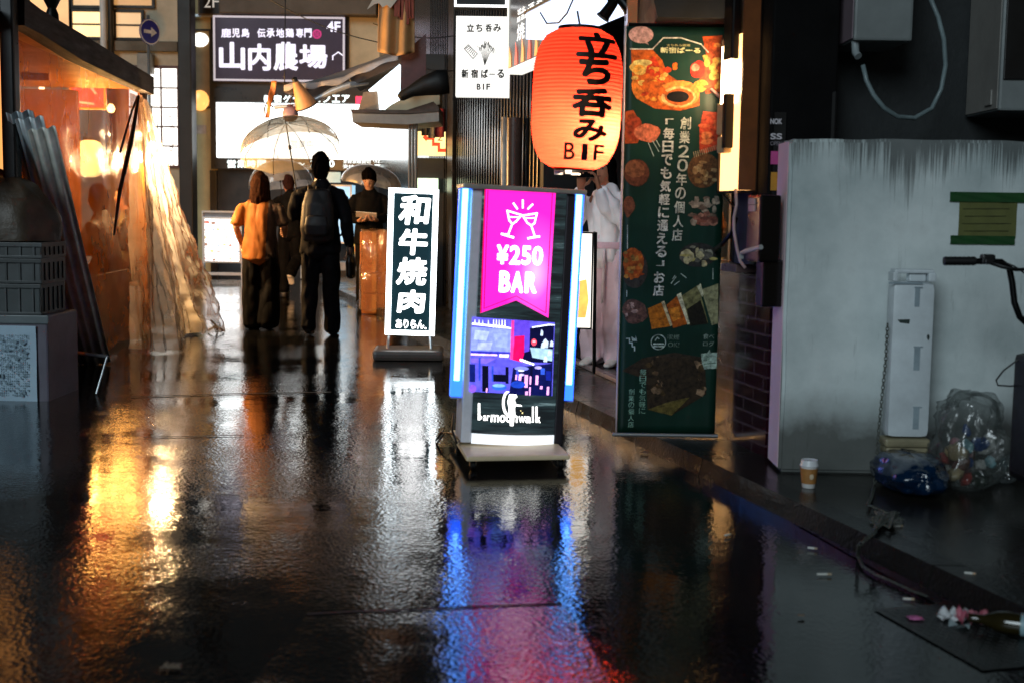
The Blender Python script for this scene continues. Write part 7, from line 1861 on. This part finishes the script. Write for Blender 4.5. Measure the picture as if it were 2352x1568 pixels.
m = mb(pbr('saddle_black', '0c0b0b', .5)); loft(m, [(st_ + Vector((-.01, -.12, .05)), .03, .025), (st_ + Vector((0, 0, .06)), .06, .03), (st_ + Vector((.02, .12, .07)), .09, .035)], 14); fuse(m, .01, 3).build('saddle', parent=r, smooth=True)
for hub, lab in ((hubf, 0), (hubr, 1)):
    ax2 = Vector((.97, -.24, 0)).normalized(); up = Vector((0, 0, 1)); fw = up.cross(ax2)
    m = mb(pbr('tyre_rubber', '09090a', .6)); m.smooth = True; ring = [hub + (fw * math.cos(2 * PI * k / 48) + up * math.sin(2 * PI * k / 48)) * .305 for k in range(49)]; m.tube(ring, .022, 10, cap=False); wh = m.build('wheel', parent=r, smooth=True)
    m = mb(M_steel); ring = [hub + (fw * math.cos(2 * PI * k / 48) + up * math.sin(2 * PI * k / 48)) * .278 for k in range(49)]; m.tube(ring, .009, 6, cap=False)
    for k in range(18): a = 2 * PI * k / 18; m.tube([hub + ax2 * (.02 if k % 2 else -.02), hub + (fw * math.cos(a) + up * math.sin(a)) * .275], .0012, 4)
    m.tube([hub - ax2 * .05, hub + ax2 * .05], .018, 10); m.build('rim', parent=wh, smooth=True)
m = mb(pbr('basket_dark', '0b0c0e', .5)); 
m.box2((b0(2330, 960).x, -.30, .12), (b0(2330, 960).x + .25, -.1, .62), .03); m.build('pannier', parent=r)

# wall-mounted boxes and hose behind the low wall
PAc = Plane((WL.x, WL.y + .30, 0), 0)
def acbox(label, x0, x1, y1, lean, fan=False):
    a, c = PAc.p(x0, 60)[0], PAc.p(x1, 60)[0]; u = PAc.p((x0 + x1) / 2, y1)[1]; cx = (a + c) / 2; w = c - a
    r = thing('air_conditioner', label, 'air conditioner', PAc.w(cx, 0, u), 0, 'outdoor units above the low wall')
    m = mb(pbr('unit_grey', '7a8080', .5, 0, .2, 4)); m.box2((-w / 2, 0, 0), (w / 2, .42, .62), .012); m.build('case', parent=r)
    return r, w, u, cx
r, w, u, cx = acbox('grey outdoor unit over the low wall with a loose hose below it', 1962, 2097, 94, 0)
m = mb(pbr('unit_side_pink_lit', '83727a', .5, 0, .15, 4)); m.box2((-w / 2 - .006, .01, .01), (-w / 2 - .001, .41, .61), .002); m.build('side_panel', parent=r)  # pink light falling on this side is put into its colour
m = mb(pbr('elbow_grey', '8d9698', .3)); m.smooth = True; m.tube([(-w / 2 + .02, .05, .002), (-w / 2 + .022, .04, -.05), (-w / 2 + .03, .02, -.07)], .018, 10); m.build('outlet', parent=r, smooth=40)
m = mb(pbr('hose_pale', '77878a', .35)); m.smooth = True
hz = lambda px, py, dy=0: (PAc.p(px, py, dy)[0] - cx, dy, PAc.p(px, py, dy)[1] - u)
m.tube([hz(1982, 150, -.02), hz(1990, 185, -.03), hz(2006, 218, -.04), hz(2030, 248, -.03), hz(2060, 268, .0), hz(2100, 272, .05), hz(2140, 250, .1), hz(2162, 205, .1), hz(2172, 150, .08), hz(2168, 90, .06), hz(2155, 40, .05), hz(2130, -20, .05)], .011, 8); m.build('hose', parent=r, smooth=True)
r, w, u, cx = acbox('beige outdoor unit with a black fan grille at the edge over the low wall', 2303, 2520, 256, 0)
m = mb(pbr('grille_black', '060607', .4)); m.box2((-w / 2 + .012, -.012, .14), (w / 2 - .02, -.001, .58), .004); m.build('fan_grille', parent=r)
m = mb(pbr('unit_side_beige', '8a8782', .5, 0, .15, 4)); m.box2((-w / 2 - .006, .01, .01), (-w / 2 - .001, .41, .61), .002); m.box2((-w / 2 - .016, .06, .03), (-w / 2 - .007, .14, .10), .004); m.build('side_panel', parent=r)

# ------------------------------------------------------------------ litter and the iron grate
def litter(px, py, z=None):
    g = ground(px, py, .0)
    return ground(px, py, PAVE_Z + .001) if g.x > kerb_x(g.y) + .1 else ground(px, py, .005)
BU = ((1672, 1229, 40, 'cigarette end lying steeply across the dark road edge'), (1866, 1260, -22, 'cigarette end with a dark tip next to a purple speck'), (1893, 1320, 4, 'long flat cigarette end lying alone on the gutter'), (2087, 1377, -8, 'cigarette end just above the grate by the end of the chain'), (2228, 1318, -18, 'bright white cigarette end lying against the kerb'), (2063, 1209, 10, 'small cigarette end on the pavement right of the chain heap'))
for px, py, a, lab in BU:
    q = litter(px, py); ln = .05 if 'long' in lab else .035
    r = thing('cigarette_end', lab, 'cigarette end', q + Vector((0, 0, .004)), R(a), 'cigarette ends on the ground')
    m = mb(pbr('cig_paper', 'dcdcd6', .6, 0, .1)); m.tube([(-ln / 2, 0, 0), (ln * .2, 0, 0)], .004, 8); m.build('paper', parent=r, smooth=40)
    m = mb(pbr('cig_filter', 'b9a58a', .6)); m.tube([(ln * .2, 0, 0), (ln / 2, 0, 0)], .0041, 8); m.build('filter', parent=r, smooth=40)
def scrap(label, px, py, sx, sy, mat, seed, cat='litter', h=.02, name='wrapper', parent=None, dx=0):
    q = litter(px, py) + Vector((dx, 0, 0)); m = mb(mat); m.smooth = True
    m.sheet(lambda u, v: ((u - .5) * sx * (1 + .4 * mnoise.noise(Vector((v * 3, seed, 1)))), (v - .5) * sy * (1 + .4 * mnoise.noise(Vector((u * 3, seed, 2)))), .004 + h * abs(mnoise.noise(Vector((u * 3, v * 3, seed))))), 12, 10)
    o = m.build(name, smooth=True, loc=q if parent is None else q - parent.location, parent=parent); o.modifiers.new('t', 'SOLIDIFY').thickness = .001
    if parent is None: tag(o, label, cat)
    return o
scrap('tiny pink paper scrap on the iron grate', 2102, 1421, .045, .035, pbr('pink_scrap', 'd878b0', .5, 0, .1), 2, 'paper scrap', .012, 'paper_scrap')
o = scrap('crumpled white and pink wrapper on the grate by the kerb', 2195, 1422, .10, .05, pbr('white_wrap', 'dadde0', .4, 0, .1), 5, 'wrapper', .05)
scrap('', 2232, 1428, .09, .07, pbr('pink_wrap', 'd8a0a8', .4, 0, .2, 20, alt='b03a58'), 9, 'wrapper', .06, 'flap', parent=o)
scrap('dull brown leaf-like scrap on the wet road below the bar sign', 1480, 1040, .04, .03, pbr('brown_scrap', '7a5a44', .5), 12, 'paper scrap', .015, 'paper_scrap')
scrap('pale crumpled scrap on the road at the bottom edge under the orange reflection', 395, 1532, .05, .03, pbr('pale_scrap', '8a7a6a', .5), 14, 'paper scrap', .012, 'paper_scrap')
scrap('tiny pale scrap near the bottom edge of the road right of the pink reflection', 1840, 1415, .02, .015, pbr('pale_scrap', '8a7a6a', .5), 17, 'paper scrap', .008, 'paper_scrap')
q = litter(2318, 1455)
r = thing('bottle', 'brown bottle lying on its side with a torn label by the kerb', 'bottle', q + Vector((0, 0, .034)), R(-24))
T = Matrix.Rotation(PI / 2, 4, 'Y')
m = mb(pbr('brown_glass', '2a2410', .12, 0, .3, 8, coat=.5)); m.smooth = True; m.lathe([(.03, .13), (.033, .12), (.033, -.01), (.030, -.035), (.014, -.075), (.013, -.11), (.015, -.115)], 24, M=T); m.build('glass', parent=r, smooth=40)
m = mb(pbr('bottle_label', '8fb0b8', .5)); m.lathe([(.0337, .10), (.0337, .03)], 24, M=T, cap=False); m.build('label', parent=r, smooth=True)
m = mb(pbr('torn_label', '9fb0b4', .5)); m.sheet(lambda u, v: (-.11 - .06 * u, -.02 + .04 * v, -.03 + .012 * math.sin(u * 5 + v * 3)), 8, 6); m.build('torn_strip', parent=r, smooth=True)
# grate: iron plate with bars
gp_ = [ground(2010, 1398, .0), ground(2180, 1380, .0), ground(2420, 1500, .0), ground(2210, 1548, .0)]
ga = ground(2020, 1400); 
gx = Vector((kd.x, 1, 0)).normalized(); gyv = Vector((gx.y, -gx.x, 0))
org = ground(2000, 1396)
r = thing('drain_grate', 'patterned iron drain cover set in the gutter beside the kerb', 'drain cover', (kerb_x(org.y) - .30, org.y - .02, .0), math.atan2(gx.y, gx.x) - PI / 2)
m = mb(pbr('iron_wet', '101414', .35, .1, .4, 8, .2, 60)); m.box2((0, -.55, .0042), (.27, 0, .0048)); m.build('plate', parent=r)
m = mb(pbr('iron_bar', '101414', .3, .1, .4, 10)); 
for k in range(22):
    for l in range(11):
        x = .015 + .24 * (l + .5) / 11; y = -.02 - .51 * (k + .5) / 22; m.box((x, y, .0056), (.017, .005, .002), rot=Matrix.Rotation(R(45 if (k + l) % 2 else -45), 4, 'Z'))
m.build('tread', parent=r)
